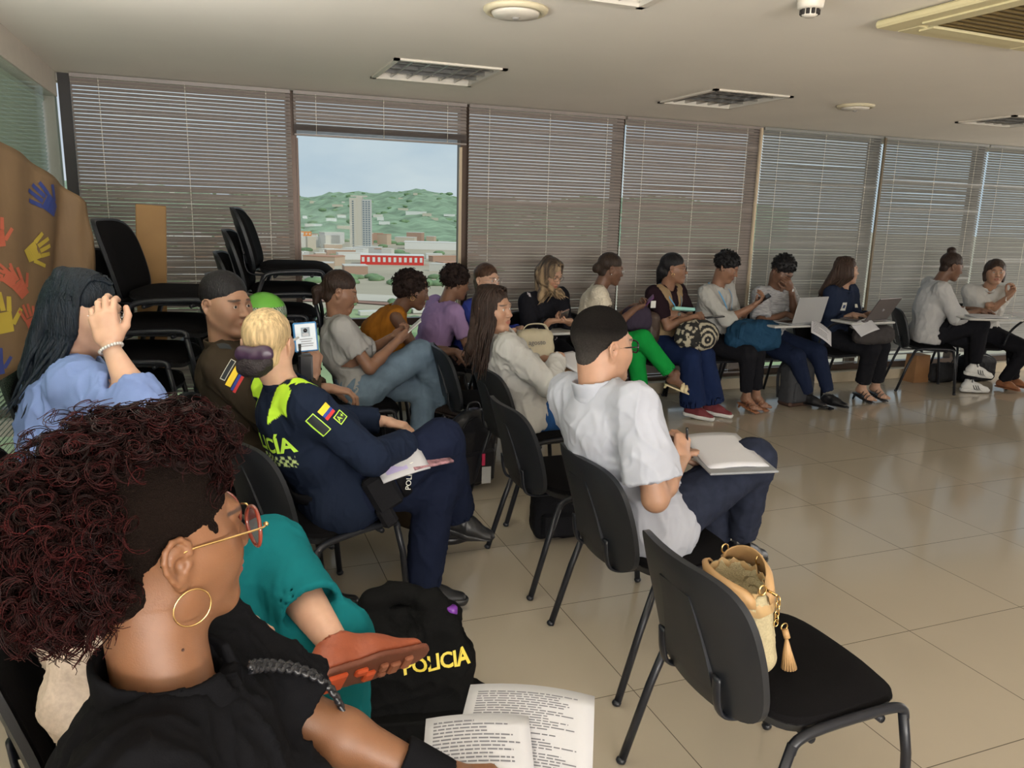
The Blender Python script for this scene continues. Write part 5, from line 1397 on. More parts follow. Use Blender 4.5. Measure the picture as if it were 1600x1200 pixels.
# -- lilac shirt, in front of the window's right edge
simple_seated('person in a lilac shirt with short curly hair by the open window', (1.52, 5.62, .53), (1.625, 5.60, .925), (1.690, 5.58, 1.062), 10, (.97, .15, -.22), SK_BROWN,
    fabric('lilac_cloth', srgb(158, 132, 176)), dict(a=.016, sleeves=('short', 'short'), cuff=(.7, .7), hem=.05), short_curly(AFRO, seed=3, rad=(.098, .108, .098)), hw=((1.95, 5.45, .66), (1.95, 5.6, .66)), ank=((1.95, 5.5, .1), (1.95, 5.7, .1)), kp=(.7, 0, .7), name='t_shirt', shoes=lambda o, J, i, s: shoe(o, J['an'][i], (1, 0, 0), s, LEA_BLK))
# -- woman with glasses behind the white blouse
simple_seated('woman with brown hair and clear glasses, half hidden behind the white blouse woman', (1.84, 5.62, .53), (1.885, 5.575, .945), (1.918, 5.53, 1.085), -40, (.50, -.86, -.03), SK_LIGHT,
    fabric('blue_blouse', srgb(52, 64, 140)), dict(a=.018, cuff=(1.8, 1.8), hem=.05, vneck=.04), lambda o, L, R, s, J: (hair_back(o, L, R, s, hair_mat('mid_brown', (.07, .035, .02)), groove=.0015, extra=[('W', L(0, -.10, -.02), L(-.03, -.10, -.13), .03, .02, None)]), glasses(o, L, R, s, SILV, thick=.0014, w=.028, hgt=.021, lens=LENS)),
    hw=((2.05, 5.28, .74), (2.15, 5.38, .74)), ank=((2.2, 5.2, .1), (2.3, 5.35, .1)), kp=(.5, -.5, .7), shoes=lambda o, J, i, s: shoe(o, J['an'][i], (.6, -.8, 0), s, LEA_BLK))
# -- blonde streaked woman in the floral blouse
def flower_col(J):
    rr = np.random.RandomState(8); pts = J['N']+rr.uniform(-.42, .42, (90, 3))*V(1, 1, 1)-V(0, 0, .25)
    def col(P):
        c = np.tile(V(.012, .012, .016), (len(P), 1)); 
        for p in pts:
            d = P-p; dist = np.linalg.norm(d, axis=1); ang = np.arctan2(d[:, 2], d[:, 0]); m = dist < (.032+.014*np.cos(5*ang))
            c[m] = V(.55, .50, .53)
        return c
    return col
def floral():
    J0 = dict(N=V(2.405, 5.575, .985))
    simple_seated('woman in a black blouse with pale flowers and streaked blonde hair, reading her phone', (2.44, 5.64, .53), (2.405, 5.575, .985), (2.425, 5.52, 1.135), -75, (.42, -.82, -.42), SK_TAN,
        mat('floral_cloth', (.02, .02, .02), .8, attr=True, spec=.08), dict(a=.022, h=.007, cuff=(1.85, 1.85), hem=.05, arm_a=.022, bust=.03, col=flower_col(J0), fold=.006),
        lambda o, L, R, s, J: (hair_obj(o, L, R, s, mat('hair_streaked', (.2, .13, .07), .45, attr=True, bump=.5, bscale=260), CAP+[('W', L(-.055, -.05, -.02), (2.345, 5.50, .95), .045, .035, None), ('W', L(.055, -.05, -.02), (2.50, 5.46, .98), .045, .03, None), ('W', L(0, -.08, -.02), (2.40, 5.62, .98), .06, .05, None)],
            cuts=[('e', (0, .104, -.010), (.058, .055, .082))], h=.006, groove=.002, locks=long_locks(L, s, 150, wave_ends((2.40, 5.66, .95), (2.335, 5.47, .93), (2.51, 5.42, .965)), 5, rad=.007, arc=(-2.75, 2.6)),
            col=lambda P: (lambda t: V(.035, .020, .012)*(1-t)+V(.42, .29, .16)*t)((np.clip((vnoise(P*V(70, 70, 5))-.25)*1.7+.25*(1.12-P[:, 2])/.15, 0, 1)*np.clip((1.245-P[:, 2])/.06, .1, 1))[:, None])), glasses(o, L, R, s, FRAME_B, thick=.0012)),
        hw=((2.34, 5.30, .80), (2.50, 5.28, .80)), ank=((2.36, 5.22, .10), (2.56, 5.22, .10)), hands=({'f': (.75, -.3, .05), 'p': (0, .4, .9), 'curl': .75}, {'f': (-.75, -.3, .05), 'p': (0, .4, .9), 'curl': .75}), h=.008, g=1.08, shoes=lambda o, J, i, s: shoe(o, J['an'][i], (0, -1, 0), s, LEA_BLK))
floral()
# -- woman in green trousers
CREAM = mat('cream_leather', srgb(214, 200, 160), .6)
def green():
    o, J, L, R, s, g = simple_seated('woman in bright green trousers and a cream lace top, legs crossed, holding a phone', (2.82, 5.52, .55), (2.845, 5.52, 1.035), (2.925, 5.49, 1.172), -25, (.96, -.18, -.22), SK_DARK,
        mat('cream_lace', srgb(214, 204, 184), .8, bump=1.0, bscale=90), dict(a=.014, sleeves=('short', 'short'), cuff=(.40, .40), hem=.06, puff=.15),
        lambda o, L, R, s, J: (hair_back(o, L, R, s, hair_mat('dark_streaked', (.035, .022, .015)), groove=.0015, extra=[('e', (0, -.115, -.02), (.034, .03, .04))]), glasses(o, L, R, s, SILV, thick=.0013), MB().ball(tuple(L(.082, -.004, -.04)), .006, 5).build('earring', SILV, o)),
        hw=((3.05, 5.28, .885), (3.08, 5.40, .88)), ank=((3.300, 5.06, .375), (3.125, 5.20, .125)), kp=((.2, -.6, .8), (.2, -.6, .8)), trm=fabric('green_trouser', srgb(24, 142, 62)), trkw=dict(ends=(.84, .84), hem_r=.050, flare=.005, fold=.004), legs=(True, True), feet=((.85, -.35, -.35), (.6, -.75, -.25)),
        hands=({'f': (.8, .2, .1), 'p': (0, .5, .6), 'curl': .6}, {'f': (.8, -.2, .1), 'p': (0, -.5, .6), 'curl': .6}), h=.008)
    sandal(o, J['an'][0], (.85, -.35, -.35), s, CREAM, heel=.03, ankle=False, wedge=True); sandal(o, J['an'][1], (.6, -.75, -.25), s, CREAM, heel=.02, ankle=False, wedge=True)
green()
def lanyard(o, J, m, low=.24, wd=.006):
    N, fw, r, ax = J['N'], J['fw'], J['r'], J['ax']; p = lambda x, y, z: tuple(N+r*x+fw*y+ax*z)
    MB().tube(smooth_path([p(0, .135, -low), p(.04, .135, -low*.6), p(.075, .10, -.08), p(.075, .03, -.01), p(.04, -.06, .01), p(-.04, -.06, .01), p(-.075, .03, -.01), p(-.075, .10, -.08), p(-.04, .135, -low*.6), p(0, .137, -low)], 4), wd, 6, flat=(.3, 1)).build('lanyard', m, o)
LANY = mat('lanyard_blue', srgb(96, 158, 204), .6)
# -- woman in the vest
def vest_woman():
    o, J, L, R, s, g = simple_seated('woman in a beige vest over a dark T-shirt with arms folded and blue lanyard', (3.50, 5.62, .54), (3.505, 5.575, 1.025), (3.525, 5.53, 1.172), -68, (.86, -.50, -.04), SK_BROWN,
        fabric('maroon_cloth', (.022, .012, .016)), dict(a=.016, sleeves=('short', 'short'), cuff=(.75, .75), hem=.05), lambda o, L, R, s, J: (hair_back(o, L, R, s, BLK, groove=.0015, extra=[('W', L(0, -.09, -.02), (3.47, 5.62, 1.03), .045, .035, None)]), glasses(o, L, R, s, FRAME_B, thick=.0013), MB().tube([L(.083, -.0+.012*math.cos(a), -.045+.012*math.sin(a)) for a in [2*PI*k/14 for k in range(14)]], .0016, 5, closed=True).build('earring', GOLD, o)),
        hw=((3.66, 5.36, .80), (3.50, 5.38, .82)), pole=((-.3, -.1, -.6), (.5, -.1, -.6)), ank=((3.575, 5.18, .10), (3.78, 5.22, .10)), trm=M_DDENIM, trkw=dict(ends=(.98, .98), hem_r=.05, flare=.045, a=.018), s=1.0, g=1.05,
        hands=({'f': (.9, .3, 0), 'p': (0, .8, -.4), 'curl': .4}, {'f': (-.8, .5, .1), 'p': (0, .8, -.4), 'curl': .3}), shoes=lambda o, J, i, s: shoe(o, J['an'][i], (.55, -.83, -.05), s, mat('red_canvas', srgb(110, 44, 50), .8), sole=SOLE_W, kind='sneaker'))
    v = garment(o, 'vest', J, fabric('beige_vest', srgb(150, 128, 98)), a=.026, h=.008, sleeves=(None, None), hem=.03, neck=.075, vneck=.30, fold=.007, seed=31); lanyard(o, J, LANY)
    W = J['wr'][1]; MB().box(tuple(W+V(.0, -.025, .0)), (.03, .012, .03), bev=.004).build('watch', SILV, o)
vest_woman()
# -- curly haired woman with the blue bag
def curly_white():
    o, J, L, R, s, g = simple_seated('person with short curly black hair, white shirt and lanyard, using a phone', (4.02, 5.62, .54), (3.995, 5.575, 1.035), (4.035, 5.52, 1.185), -66, (.62, -.66, -.42), SK_BROWN,
        fabric('white_cotton', (.42,.415,.39)), dict(a=.018, cuff=(1.35, 1.35), hem=.05, arm_a=.016, collar=dict(r=.058, h=.028)), short_curly(BLK, seed=6, noise=.012), hw=((4.16, 5.30, .88), (4.24, 5.38, .88)), ank=((4.15, 5.26, .125), (4.28, 5.30, .125)), trkw=dict(ends=(.86, .86)), legs=(True, True), feet=((.25, -.93, -.28), (.3, -.93, -.28)),
        hands=({'f': (.7, -.3, .5), 'p': (0, .4, .6), 'curl': .6}, {'f': (.3, -.5, .6), 'p': (-.5, .2, .6), 'curl': .6}))
    lanyard(o, J, LANY, low=.30); tan = mat('tan_leather', srgb(140, 92, 62), .5)
    for i in (0, 1): sandal(o, J['an'][i], (.25, -.93, -.28), s, tan, heel=.045)
curly_white()
# -- man with the silver laptop
def lap_man():
    o, J, L, R, s, g = simple_seated('man in a patterned white short-sleeved shirt, chin on his hand above a silver laptop', (4.60, 5.64, .54), (4.605, 5.57, 1.005), (4.585, 5.49, 1.150), -82, (.20, -.80, -.58), SK_DARK,
        mat('patterned_shirt', (.36,.36,.37), .8, var=.45, vscale=60, stretch=(.3, .3, 4)), dict(a=.02, sleeves=('short', 'short'), cuff=(.85, .85), hem=.06, arm_a=.018, puff=.3, collar=dict(r=.062, h=.03)), short_curly(BLK, seed=9, rad=(.088, .098, .096), c=(0, -.018, .056), noise=.008),
        hw=((4.58, 5.38, .80), (4.625, 5.40, 1.01)), pole=((-.5, -.2, -.5), (.1, -.3, -.9)), ank=((4.80, 5.25, .10), (4.98, 5.20, .10)), kp=((-.25, -.6, .5), (.1, -.6, .6)), trm=M_NAVY, trkw=dict(ends=(.9, .9)), female=False, s=1.0, g=1.04, shoes=lambda o, J, i, s: shoe(o, J['an'][i], (.3, -.95, 0), s, LEA_BLK),
        hands=({'f': (.8, -.4, -.2), 'p': (0, 0, -1), 'curl': .4}, {'f': (-.55, -.1, .6), 'p': (-.2, .9, .3), 'curl': .8}))
    W = J['wr'][1]; MB().box(tuple(W+V(.01, -.022, -.01)), (.03, .010, .03), bev=.004).build('watch', SILV, o)
lap_man()
# -- woman in the navy shirt
def navy():
    o, J, L, R, s, g = simple_seated('woman in a navy shirt with long brown hair behind a dark laptop, looking right', (5.34, 5.62, .54), (5.345, 5.57, 1.01), (5.325, 5.53, 1.155), -72, (.95, -.30, .02), (.42, .25, .17),
        fabric('navy_shirt', (.018, .026, .052)), dict(a=.018, cuff=(1.7, 1.7), hem=.05, vneck=.14, arm_a=.016, collar=dict(r=.060, h=.026)), lambda o, L, R, s, J: hair_back(o, L, R, s, hair_mat('long_brown', (.045, .026, .018)), extra=[('W', L(0, -.085, -.02), (5.20, 5.64, .95), .050, .045, None)], locks=long_locks(L, s, 130, wave_ends((5.20, 5.66, .90), (5.30, 5.68, .93), (5.17, 5.56, .93)), 7, rad=.0065, arc=(-2.2, 2.0))),
        hw=((5.24, 5.30, .79), (5.42, 5.28, .80)), ank=((5.44, 5.30, .125), (5.62, 5.32, .125)), trkw=dict(ends=(.86, .86), flare=.015), legs=(True, True), feet=((.15, -.93, -.3), (.15, -.93, -.3)), s=1.0,
        hands=({'f': (.5, -.85, 0), 'p': (0, 0, -1), 'curl': .4}, {'f': (-.3, -.9, 0), 'p': (0, 0, -1), 'curl': .4}))
    for i in (0, 1): sandal(o, J['an'][i], (.15, -.93, -.3), s, LEA_BLK, heel=.06)
    WP = mat('white_print', (.7, .7, .68), .6)
    c = J['N']-J['ax']*.16+J['fw']*.2
    for x, nm in ((.085, 'badge_patch'), (-.085, 'badge_patch')): 
        if x > 0: decal(nm, tuple(c+J['r']*x), tuple(-J['r']), tuple(J['ax']), .055, .075, WP, g, g)
        d_ = decal('badge_emblem', tuple(c+J['r']*x), tuple(-J['r']), tuple(J['ax']), .028, .03, mat('badge_navy', (.02, .04, .12), .6) if x > 0 else WP, g, g, off=.004)
navy()
# -- woman with the bun and white sneakers
def bun_woman():
    o, J, L, R, s, g = simple_seated('woman in a white shirt with her hair in a top bun and white striped sneakers', (6.46, 5.58, .54), (6.46, 5.54, 1.05), (6.565, 5.50, 1.195), -32, (.86, -.42, -.28), SK_DARK,
        fabric('white_shirt_2', (.44,.44,.44)), dict(a=.020, cuff=(1.3, 1.3), hem=.06, arm_a=.024, puff=.25, vneck=.04, bust=.03, collar=dict(r=.060, h=.032)), lambda o, L, R, s, J: hair_back(o, L, R, s, BRN, extra=[('e', (0, -.055, .135), (.040, .040, .036), .01)], groove=.0015),
        hw=((6.72, 5.26, .80), (6.80, 5.36, .80)), ank=((6.76, 5.25, .27), (6.80, 5.31, .10)), kp=((.5, -.5, .8), (.5, -.4, .8)), trkw=dict(ends=(.92, .92), a=.014), s=1.02, g=1.08, legs=(False, False),
        hands=({'f': (.8, -.4, 0), 'p': (0, 0, -1), 'curl': .5}, {'f': (.7, -.5, 0), 'p': (0, 0, -1), 'curl': .5}))
    wl = mat('white_leather', (.62, .62, .60), .5); STR = mat('black_stripe', (.01, .01, .01), .5)
    for i, (t, up) in enumerate((((.88, -.40, -.12), (0, -.1, 1)), ((.90, -.42, 0), (0, 0, 1)))):
        sh = shoe(o, J['an'][i], t, s, wl, sole=SOLE_W, kind='sneaker', up=up)
        tt = nrm(V(t)); u = nrm(V(up)-tt*np.dot(V(up), tt)); side = np.cross(tt, u); 
        for k in range(3):
            a = J['an'][i]+tt*(.035+.020*k)*s+u*(-.062)*s+side*.12; b_ = a+tt*(-.018)+u*.042
            M = frame_matrix(tuple((a+b_)/2), tuple(nrm(b_-a)), tuple(np.cross(side, nrm(b_-a))))
            decal('shoe_stripe', tuple((a+b_)/2), tuple(nrm(b_-a)), tuple(np.cross(side, nrm(b_-a))), .045, .008, STR, sh, sh, off=.0015, nx=6, ny=1)
bun_woman()
def last_woman():
    o, J, L, R, s, g = simple_seated('woman in a white shirt at the right edge, turned left to talk to her neighbour', (7.12, 5.56, .54), (7.10, 5.50, 1.0), (7.070, 5.43, 1.145), -125, (-.62, -.76, .0), (.34, .19, .12),
        fabric('white_shirt_3', (.46,.455,.435)), dict(a=.020, cuff=(1.25, 1.25), hem=.05, arm_a=.020, vneck=.10, bust=.02, collar=dict(r=.060, h=.03)), lambda o, L, R, s, J: hair_back(o, L, R, s, hair_mat('short_dark', (.035, .02, .014)), extra=[('e', (0, -.03, .03), (.094, .10, .09)), ('c', (.075, -.02, -.02), (.075, -.01, -.08), .03, .02), ('c', (-.075, -.02, -.02), (-.075, -.01, -.08), .03, .02)], groove=.002),
        hw=((7.02, 5.22, .93), (6.92, 5.34, .84)), ank=((7.45, 5.35, .1), (7.25, 5.3, .1)), hands=({'f': (.3, -.2, .8), 'p': (-.8, .1, .3), 'curl': .7}, {'f': (.8, 0, .1), 'p': (0, .3, -.8), 'curl': .6}), s=.98, g=1.02, shoes=lambda o, J, i, s: shoe(o, J['an'][i], (0, -1, 0), s, mat('tan_leather', srgb(140, 92, 62), .5)))
    W = J['wr'][0]; MB().tube([tuple(W+V(.028*math.cos(a), .0, .028*math.sin(a))-V(0, 0, .02)) for a in [2*PI*k/14 for k in range(14)]], .004, 5, closed=True).build('bracelet', mat('pearl_beads', (.62, .60, .58), .25, .3), o)
last_woman()

# -- woman in teal trousers, mostly hidden by the curly hair in front
def teal():
    J = joints((-.16, 1.74, .55), (-.19, 1.66, .985), (-.115, 1.62, 1.0), 10, s=1.02, g=1.15, slouch=.06, shw=.185)
    J['sh'] = [V(-.20, 1.50, .97), V(-.12, 1.83, .99)]
    set_arm(J, 0, (-.04, 1.56, .74), (-.3, -.3, -.8)); set_arm(J, 1, (.02, 1.80, .76), (0, .3, -.8))
    J['kn'] = [V(.20, 1.60, .74), V(.255, 1.84, .53)]; J['an'] = [V(.185, 1.52, .665), V(.24, 1.80, .12)]
    J['kn'][0] = V(.10, 1.86, .745); J['an'][0] = V(.205, 1.53, .665)
    J['kn'][1] = V(.22, 1.66, .60); J['an'][1] = V(.24, 1.76, .10)
    o, L, R, s = body('woman in teal trousers and orange moccasins bowed behind the curly hair', J, (.85, .1, -.52), skin=SK_LIGHT, h=.006, hh=.005, legs=(True, True),
        hands=({'f': (.8, .3, -.2), 'p': (0, 0, -1), 'curl': .5}, {'f': (.8, 0, -.2), 'p': (0, 0, -1), 'curl': .5}))
    garment(o, 'blouse', J, mat('dotted_beige', srgb(178, 164, 150), .8, var=.12, vscale=120), a=.022, h=.008, cuff=(1.3, 1.3), hem=.07, fold=.01, seed=9, arm_a=.022)
    tm = fabric('teal_trouser', srgb(22, 106, 112))
    trousers(o, J, tm, a=.016, h=.0075, ends=(.68, .9), hem_r=.055, flare=.01, seed=9, fold=.005)
    om = mat('orange_brown_leather', srgb(150, 76, 48), .5, var=.1, bump=.15, bscale=120)
    t = V(.92, .34, -.10); up = V(.0, .88, .46)
    sh = shoe(o, J['an'][0], t, s*1.02, om, sole=mat('brown_rubber', srgb(112, 62, 44), .6), up=up, h=.004, name='moccasin')
    # rubber pads of the sole
    tt = nrm(t); u = nrm(up-tt*np.dot(up, tt)); lt = np.cross(tt, u); pad = mat('orange_rubber', srgb(206, 84, 40), .6); pad2 = mat('tan_rubber', srgb(150, 92, 66), .6)
    M = Matrix([[lt[0], tt[0], u[0], 0], [lt[1], tt[1], u[1], 0], [lt[2], tt[2], u[2], 0], [0, 0, 0, 1]])
    for y, x, w, d_, m in ((.045, -.012, .030, .028, pad), (.075, .004, .024, .020, pad2), (.105, -.010, .036, .026, pad2), (.135, -.004, .040, .022, pad2), (-.035, .0, .055, .045, pad), (.02, .012, .02, .03, pad), (.08, -.022, .014, .02, pad2)):
        c = J['an'][0]+s*1.02*(lt*x+tt*y+u*(-.080)); Mx = Matrix.Translation(Vector(c)) @ M
        MB().box((0, 0, 0), (w, d_, .012), Mx, bev=.004).build('sole_pad', m, sh)
    shoe(o, J['an'][1], (.9, .1, 0), s, om, name='moccasin')
    hair_back(o, L, R, s, BRN)
teal()
# ------------------------------------------------------------------ the woman in front with dark red curls
def front_woman():
    J = joints((-.03, .93, .55), (-.080, .935, 1.010), (-.078, .985, 1.168), -8, s=1.0, g=1.12, slouch=.015, shw=.170)
    J['sh'] = [V(-.105, .78, .955), V(-.035, 1.085, .945)]
    set_arm(J, 1, (.285, .99, .725), (.1, .4, -.9)); set_arm(J, 0, (.20, .80, .70), (.1, -.3, -.9))
    J['el'][1] = V(.075, 1.075, .835); 
    o, L, R, s = body('woman in black with dark red curls, tinted glasses and hoop earrings in the foreground', J, (.90, .44, .0), skin=(.185, .082, .038), h=.0045, hh=.0024,
        lips=(.30, .06, .07), hands=({'f': (.9, .3, -.2), 'p': (0, .3, -1), 'curl': .4}, {'f': (.95, -.1, -.2), 'p': (0, 0, -1), 'curl': .4}))
    bk = fabric('black_jersey', (.0055, .0055, .0065), .85)
    garment(o, 'blouse', J, bk, a=.022, h=.0055, cuff=(1.75, .98), hem=.08, neck=.066, vneck=.0, fold=.012, fscale=9, bust=.035, seed=12, arm_a=.022, puff=.18, collar=dict(r=.068, h=.050))
    E, W = J['el'][1], J['wr'][1]; f = Field(np.minimum(E, W)-.08, np.maximum(E, W)+.1, .004); d = nrm(W-E); a = E+(W-E)*.72; b = W+d*.01
    f.rc(a, b, .042, .036, 0); f.cut(a, -d, 0); f.cut(b, d, 0); f.rc(a-d*.03, b+d*.04, .031, .029, .002, 'sub'); P, F = f.mesh(); np_mesh('sleeve_cuff', [(relax(P, F, 1), F)], bk, o)
    trousers(o, dict(J, kn=[V(.38, .84, .56), V(.39, 1.04, .56)], an=[V(.42, .84, .1), V(.43, 1.04, .1)]), fabric('black_jeans', (.010, .010, .013)), seed=12)
    J['an'] = [V(.42, .84, .1), V(.43, 1.04, .1)]
    for i in (0, 1): shoe(o, J['an'][i], (1, 0, 0), s, LEA_BLK)
    # hair: cropped side, curls on top and behind
    hm = mat('hair_red_curls', (.03, .01, .01), .5, attr=True, spec=.12, var=.25, vscale=60)
    short = mat('hair_cropped', (.010, .0055, .004), .85, spec=.08, var=.3, vscale=500, bump=.8, bscale=700)
    hair_obj(o, L, R, s, short, [('e', (0, -.014, .045), (.0795, .0965, .0860), 0), ('e', (0, -.042, -.045), (.056, .050, .052), .02), ('e', (.066, .036, .010), (.008, .012, .022), .008)],
             cuts=[('e', (0, .108, -.010), (.085, .056, .078)), ('e', (.05, .055, -.055), (.06, .050, .060)), ('e', (-.05, .05, -.05), (.06, .055, .062)), ('e', (0, .0, -.160), (.10, .14, .075)), ('e', (.082, -.008, -.012), (.018, .019, .034))], h=.003, groove=.0006, gscale=(600, 600, 600), name='cropped_hair')
    dark, tip = V(.0085, .0030, .0026), V(.085, .0075, .0085); parts = []; cols = []
    base = Field(J['H']-.24, J['H']+.24, .005)
    for c, r in (((0, -.012, .094), (.050, .076, .048)), ((0, -.104, .026), (.070, .064, .072)), ((.0, -.118, -.010), (.062, .046, .046)), ((0, .040, .118), (.048, .045, .026))): base.ell(L(*c), V(r)*s, .03, 'add', R)
    P, F = base.mesh(); N = vnormals(P, F); P = P+N*((vnoise(P*70)-.5)*.016+(vnoise(P*150+4)-.5)*.008)[:, None]
    parts.append((P, F)); t = np.clip((vnoise(P*60+3)-.5)*1.2, 0, 1)[:, None]; cols.append(dark*(1-t)+tip*t*.4)
    def add(n, c, r, seed, ln, amp, mask, grav, rad=.0030, npt=24, turns=1.9, red=(.0, .6), strands=7, sr=.00075):
        for (Pq, Fq), tt in curl_locks(L, None, R, s, n, c, r, seed, ln, amp, rad, turns, mask, grav, npt, strands, sr):
            parts.append((Pq, Fq)); q = np.repeat(np.clip((tt-.35)*1.4, 0, 1)**1.5, 4 if strands <= 1 else 3)[:, None]*random.uniform(*red); cols.append(dark*(1-q)+tip*q)
    ok = lambda p, v: not (p[0] > .040 and p[1] > -.080 and p[2] < .115)
    add(330, (0, -.012, .096), (.056, .076, .050), 21, (.04, .070), .0085, lambda p, v: p[2] > .07 and ok(p, v), .30)
    add(420, (0, -.104, .026), (.072, .064, .074), 22, (.04, .070), .0090, lambda p, v: p[1] < -.07 and ok(p, v), .45)
    add(200, (0, -.118, -.010), (.060, .044, .044), 23, (.03, .050), .0080, lambda p, v: p[1] < -.09, .4)
    add(120, (0, .040, .118), (.046, .043, .026), 24, (.035, .060), .0080, lambda p, v: p[2] > .115, .15)
    add(260, (0, -.060, .055), (.078, .102, .082), 25, (.035, .065), .0095, lambda p, v: (p[1] < -.05 or p[2] > .115) and ok(p, v), .4, .0022, 24, 1.6, (.2, .8), 5, .0006)
    # loose red ends outside
    add(150, (0, -.058, .060), (.084, .108, .088), 26, (.05, .085), .0110, lambda p, v: (p[1] < -.03 or p[2] > .12) and ok(p, v), .3, .0020, 28, 1.8, (.7, 1.0), 3, .00055)
    ho = np_mesh('curly_hair', parts, hm, o, cols)
    # round tinted glasses with gold temples
    tort = mat('tortoiseshell', (.20, .035, .020), .2, coat=.4); lens = mat('rose_lens', (.30, .10, .10), .05, alpha=.55)
    gl = MB()
    def rim(q, k, n=40):
        a = 2*PI*k/n; x = q*.036+.0275*math.cos(a)*(1+.06*math.sin(a)); z = -.004+.0255*math.sin(a); return L(x, .113-.010*(abs(x)/.06)**2, z)
    for q in (-1, 1): gl.tube([Vector(rim(q, k)) for k in range(40)], .0026, 8, closed=True)
    go = gl.build('glasses', tort, o)
    gt = MB()
    for q in (-1, 1): gt.tube(smooth_path([L(q*.062, .108, .008), L(q*.076, .098, .009), L(q*.080, .05, .010), L(q*.0815, .0, .010), L(q*.079, -.03, -.002)], 5), .0014, 8); gt.ball(tuple(L(q*.066, .109, .008)), .003, 6)
    gt.tube([Vector(L(-.010, .116, .012)), Vector(L(0, .118, .014)), Vector(L(.010, .116, .012))], .0014, 6); gt.build('temple', GOLD, go)
    for q in (-1, 1):
        lb = MB(); vs = [L(q*.036, .1128-.010*(.036/.06)**2, -.004)]+[rim(q, k, 32) for k in range(32)]; lb.add(vs, [(0, k+1, (k+1) % 32+1) for k in range(32)], True); lb.build('lens', lens, go)
    # hoops
    for q in (-1, 1):
        c = L(q*.081, .002, -.062); MB().tube([Vector(c+R[1]*.0225*math.cos(a)+R[2]*.0225*math.sin(a)) for a in [2*PI*k/40 for k in range(40)]], .0011, 6, closed=True).build('earring', GOLD, o)
    # moles
    ml = mat('mole', (.05, .018, .010), .7); bv = BVHTree.FromPolygons([v.co.copy() for v in o.data.vertices], [tuple(p.vertices) for p in o.data.polygons])
    for q in ((-.030, .890, 1.085), (-.060, .870, 1.060), (-.050, .868, 1.045)):
        h_ = bv.find_nearest(Vector(q)+Vector((.03, -.06, 0)))
        MB().ball(tuple(h_[0]), .0019, 5).build('mole', ml, o)
    return o, J, L, R, s
fw_o, fw_J, fw_L, fw_R, fw_s = front_woman()
# braided bag strap across her chest
def strap():
    mb = MB(); pts = [(.02, .93, 1.0), (.045, .985, .965), (.085, 1.02, .93), (.125, 1.045, .885), (.150, 1.05, .83), (.16, 1.06, .76), (.16, 1.05, .66)]
    path = smooth_path(pts, 14); n = len(path)
    for ph in (0, 2.09, 4.19):
        mb.tube([p+Vector((0, .0055*math.cos(i*.55+ph), .0045*math.sin(i*1.1+ph*2)+.006)) for i, p in enumerate(path)], .0042, 6)
    tag(mb.build('braided_strap', LEA_BLK), 'black braided bag strap across the chest of the front woman', 'strap')
strap()
# ------------------------------------------------------------------ things held, worn and standing about
PAPER = mat('paper', (.50, .50, .52), .8); PAPER2 = mat('paper_warm', (.58, .56, .52), .8); INK = mat('print_ink', (.16, .16, .18), .8)
def sheet_obj(name, label, cat, c, right, up, w, h, m=PAPER, bend=.0, lines=0, parent=None, thick=.0012, group=None, seed=0):
    """sheet of paper; up = direction of the top of the page"""
    M = frame_matrix(c, right, up); G = []; f = lambda u, v: M @ Vector((w*u, h*v, bend*(1-4*u*u)+bend*.5*math.sin(3*v)))
    for i in range(9): G.append([f(i/8-.5, j/8-.5) for j in range(9)])
    mb = MB(); mb.sheet(G, thick); o = mb.build(name, m, parent)
    if label: tag(o, label, cat, group)
    if lines:
        r = random.Random(seed); lb = MB()
        for k in range(lines):
            v = .42-.84*k/lines; ln = r.uniform(.5, .84) if r.random() < .85 else r.uniform(.1, .4); u0 = -.42
            while u0 < -.42+ln:
                u1 = min(u0+r.uniform(.03, .10), -.42+ln); n = 2
                q = [f(u0, v), f(u1, v), f(u1, v+.35/lines), f(u0, v+.35/lines)]; nn = (M.to_3x3() @ Vector((0, 0, 1)))*(thick/2+.0004)
                lb.add([p+nn for p in q], [(0, 1, 2, 3)]); u0 = u1+.012
        lb.build('printed_lines', INK, o)
    return o
def slab_obj(name, label, cat, c, right, up, w, h, t, m, bev=.003, **k):
    M = frame_matrix(c, right, up); o = MB().box((0, 0, 0), (w, h, t), M, bev=bev).build(name, m)
    return tag(o, label, cat, **k) if label else o
def phone(label, c, right, up, screen=None, m=None, w=.072, h=.150):
    M = frame_matrix(c, right, up); t = MB().box((0, 0, 0), (w, h, .009), M, bev=.003).build('phone', m or BLACKPL); tag(t, label, 'phone')
    MB().box((0, 0, .0048), (w*.9, h*.92, .0012), M).build('screen', screen or mat('phone_screen', (.03, .035, .04), .1), t); return t
# --- papers of the front woman
sheet_obj('printed_sheet', 'large printed sheet on the lap of the front woman', 'paper', (.455, 1.075, .676), (.86, -.45, .0), (.48, .87, .06), .235, .30, bend=.012, lines=40, seed=1)
sheet_obj('printed_sheet', 'smaller printed sheet lying on top at the bottom edge', 'paper', (.36, 1.035, .692), (.93, -.30, .02), (.30, .93, .05), .18, .24, bend=.008, lines=24, seed=2)
sheet_obj('printed_sheet', 'sheet under the other papers on the lap of the front woman', 'paper', (.40, 1.02, .664), (.98, -.1, 0), (.1, .98, .02), .30, .22, bend=.004)
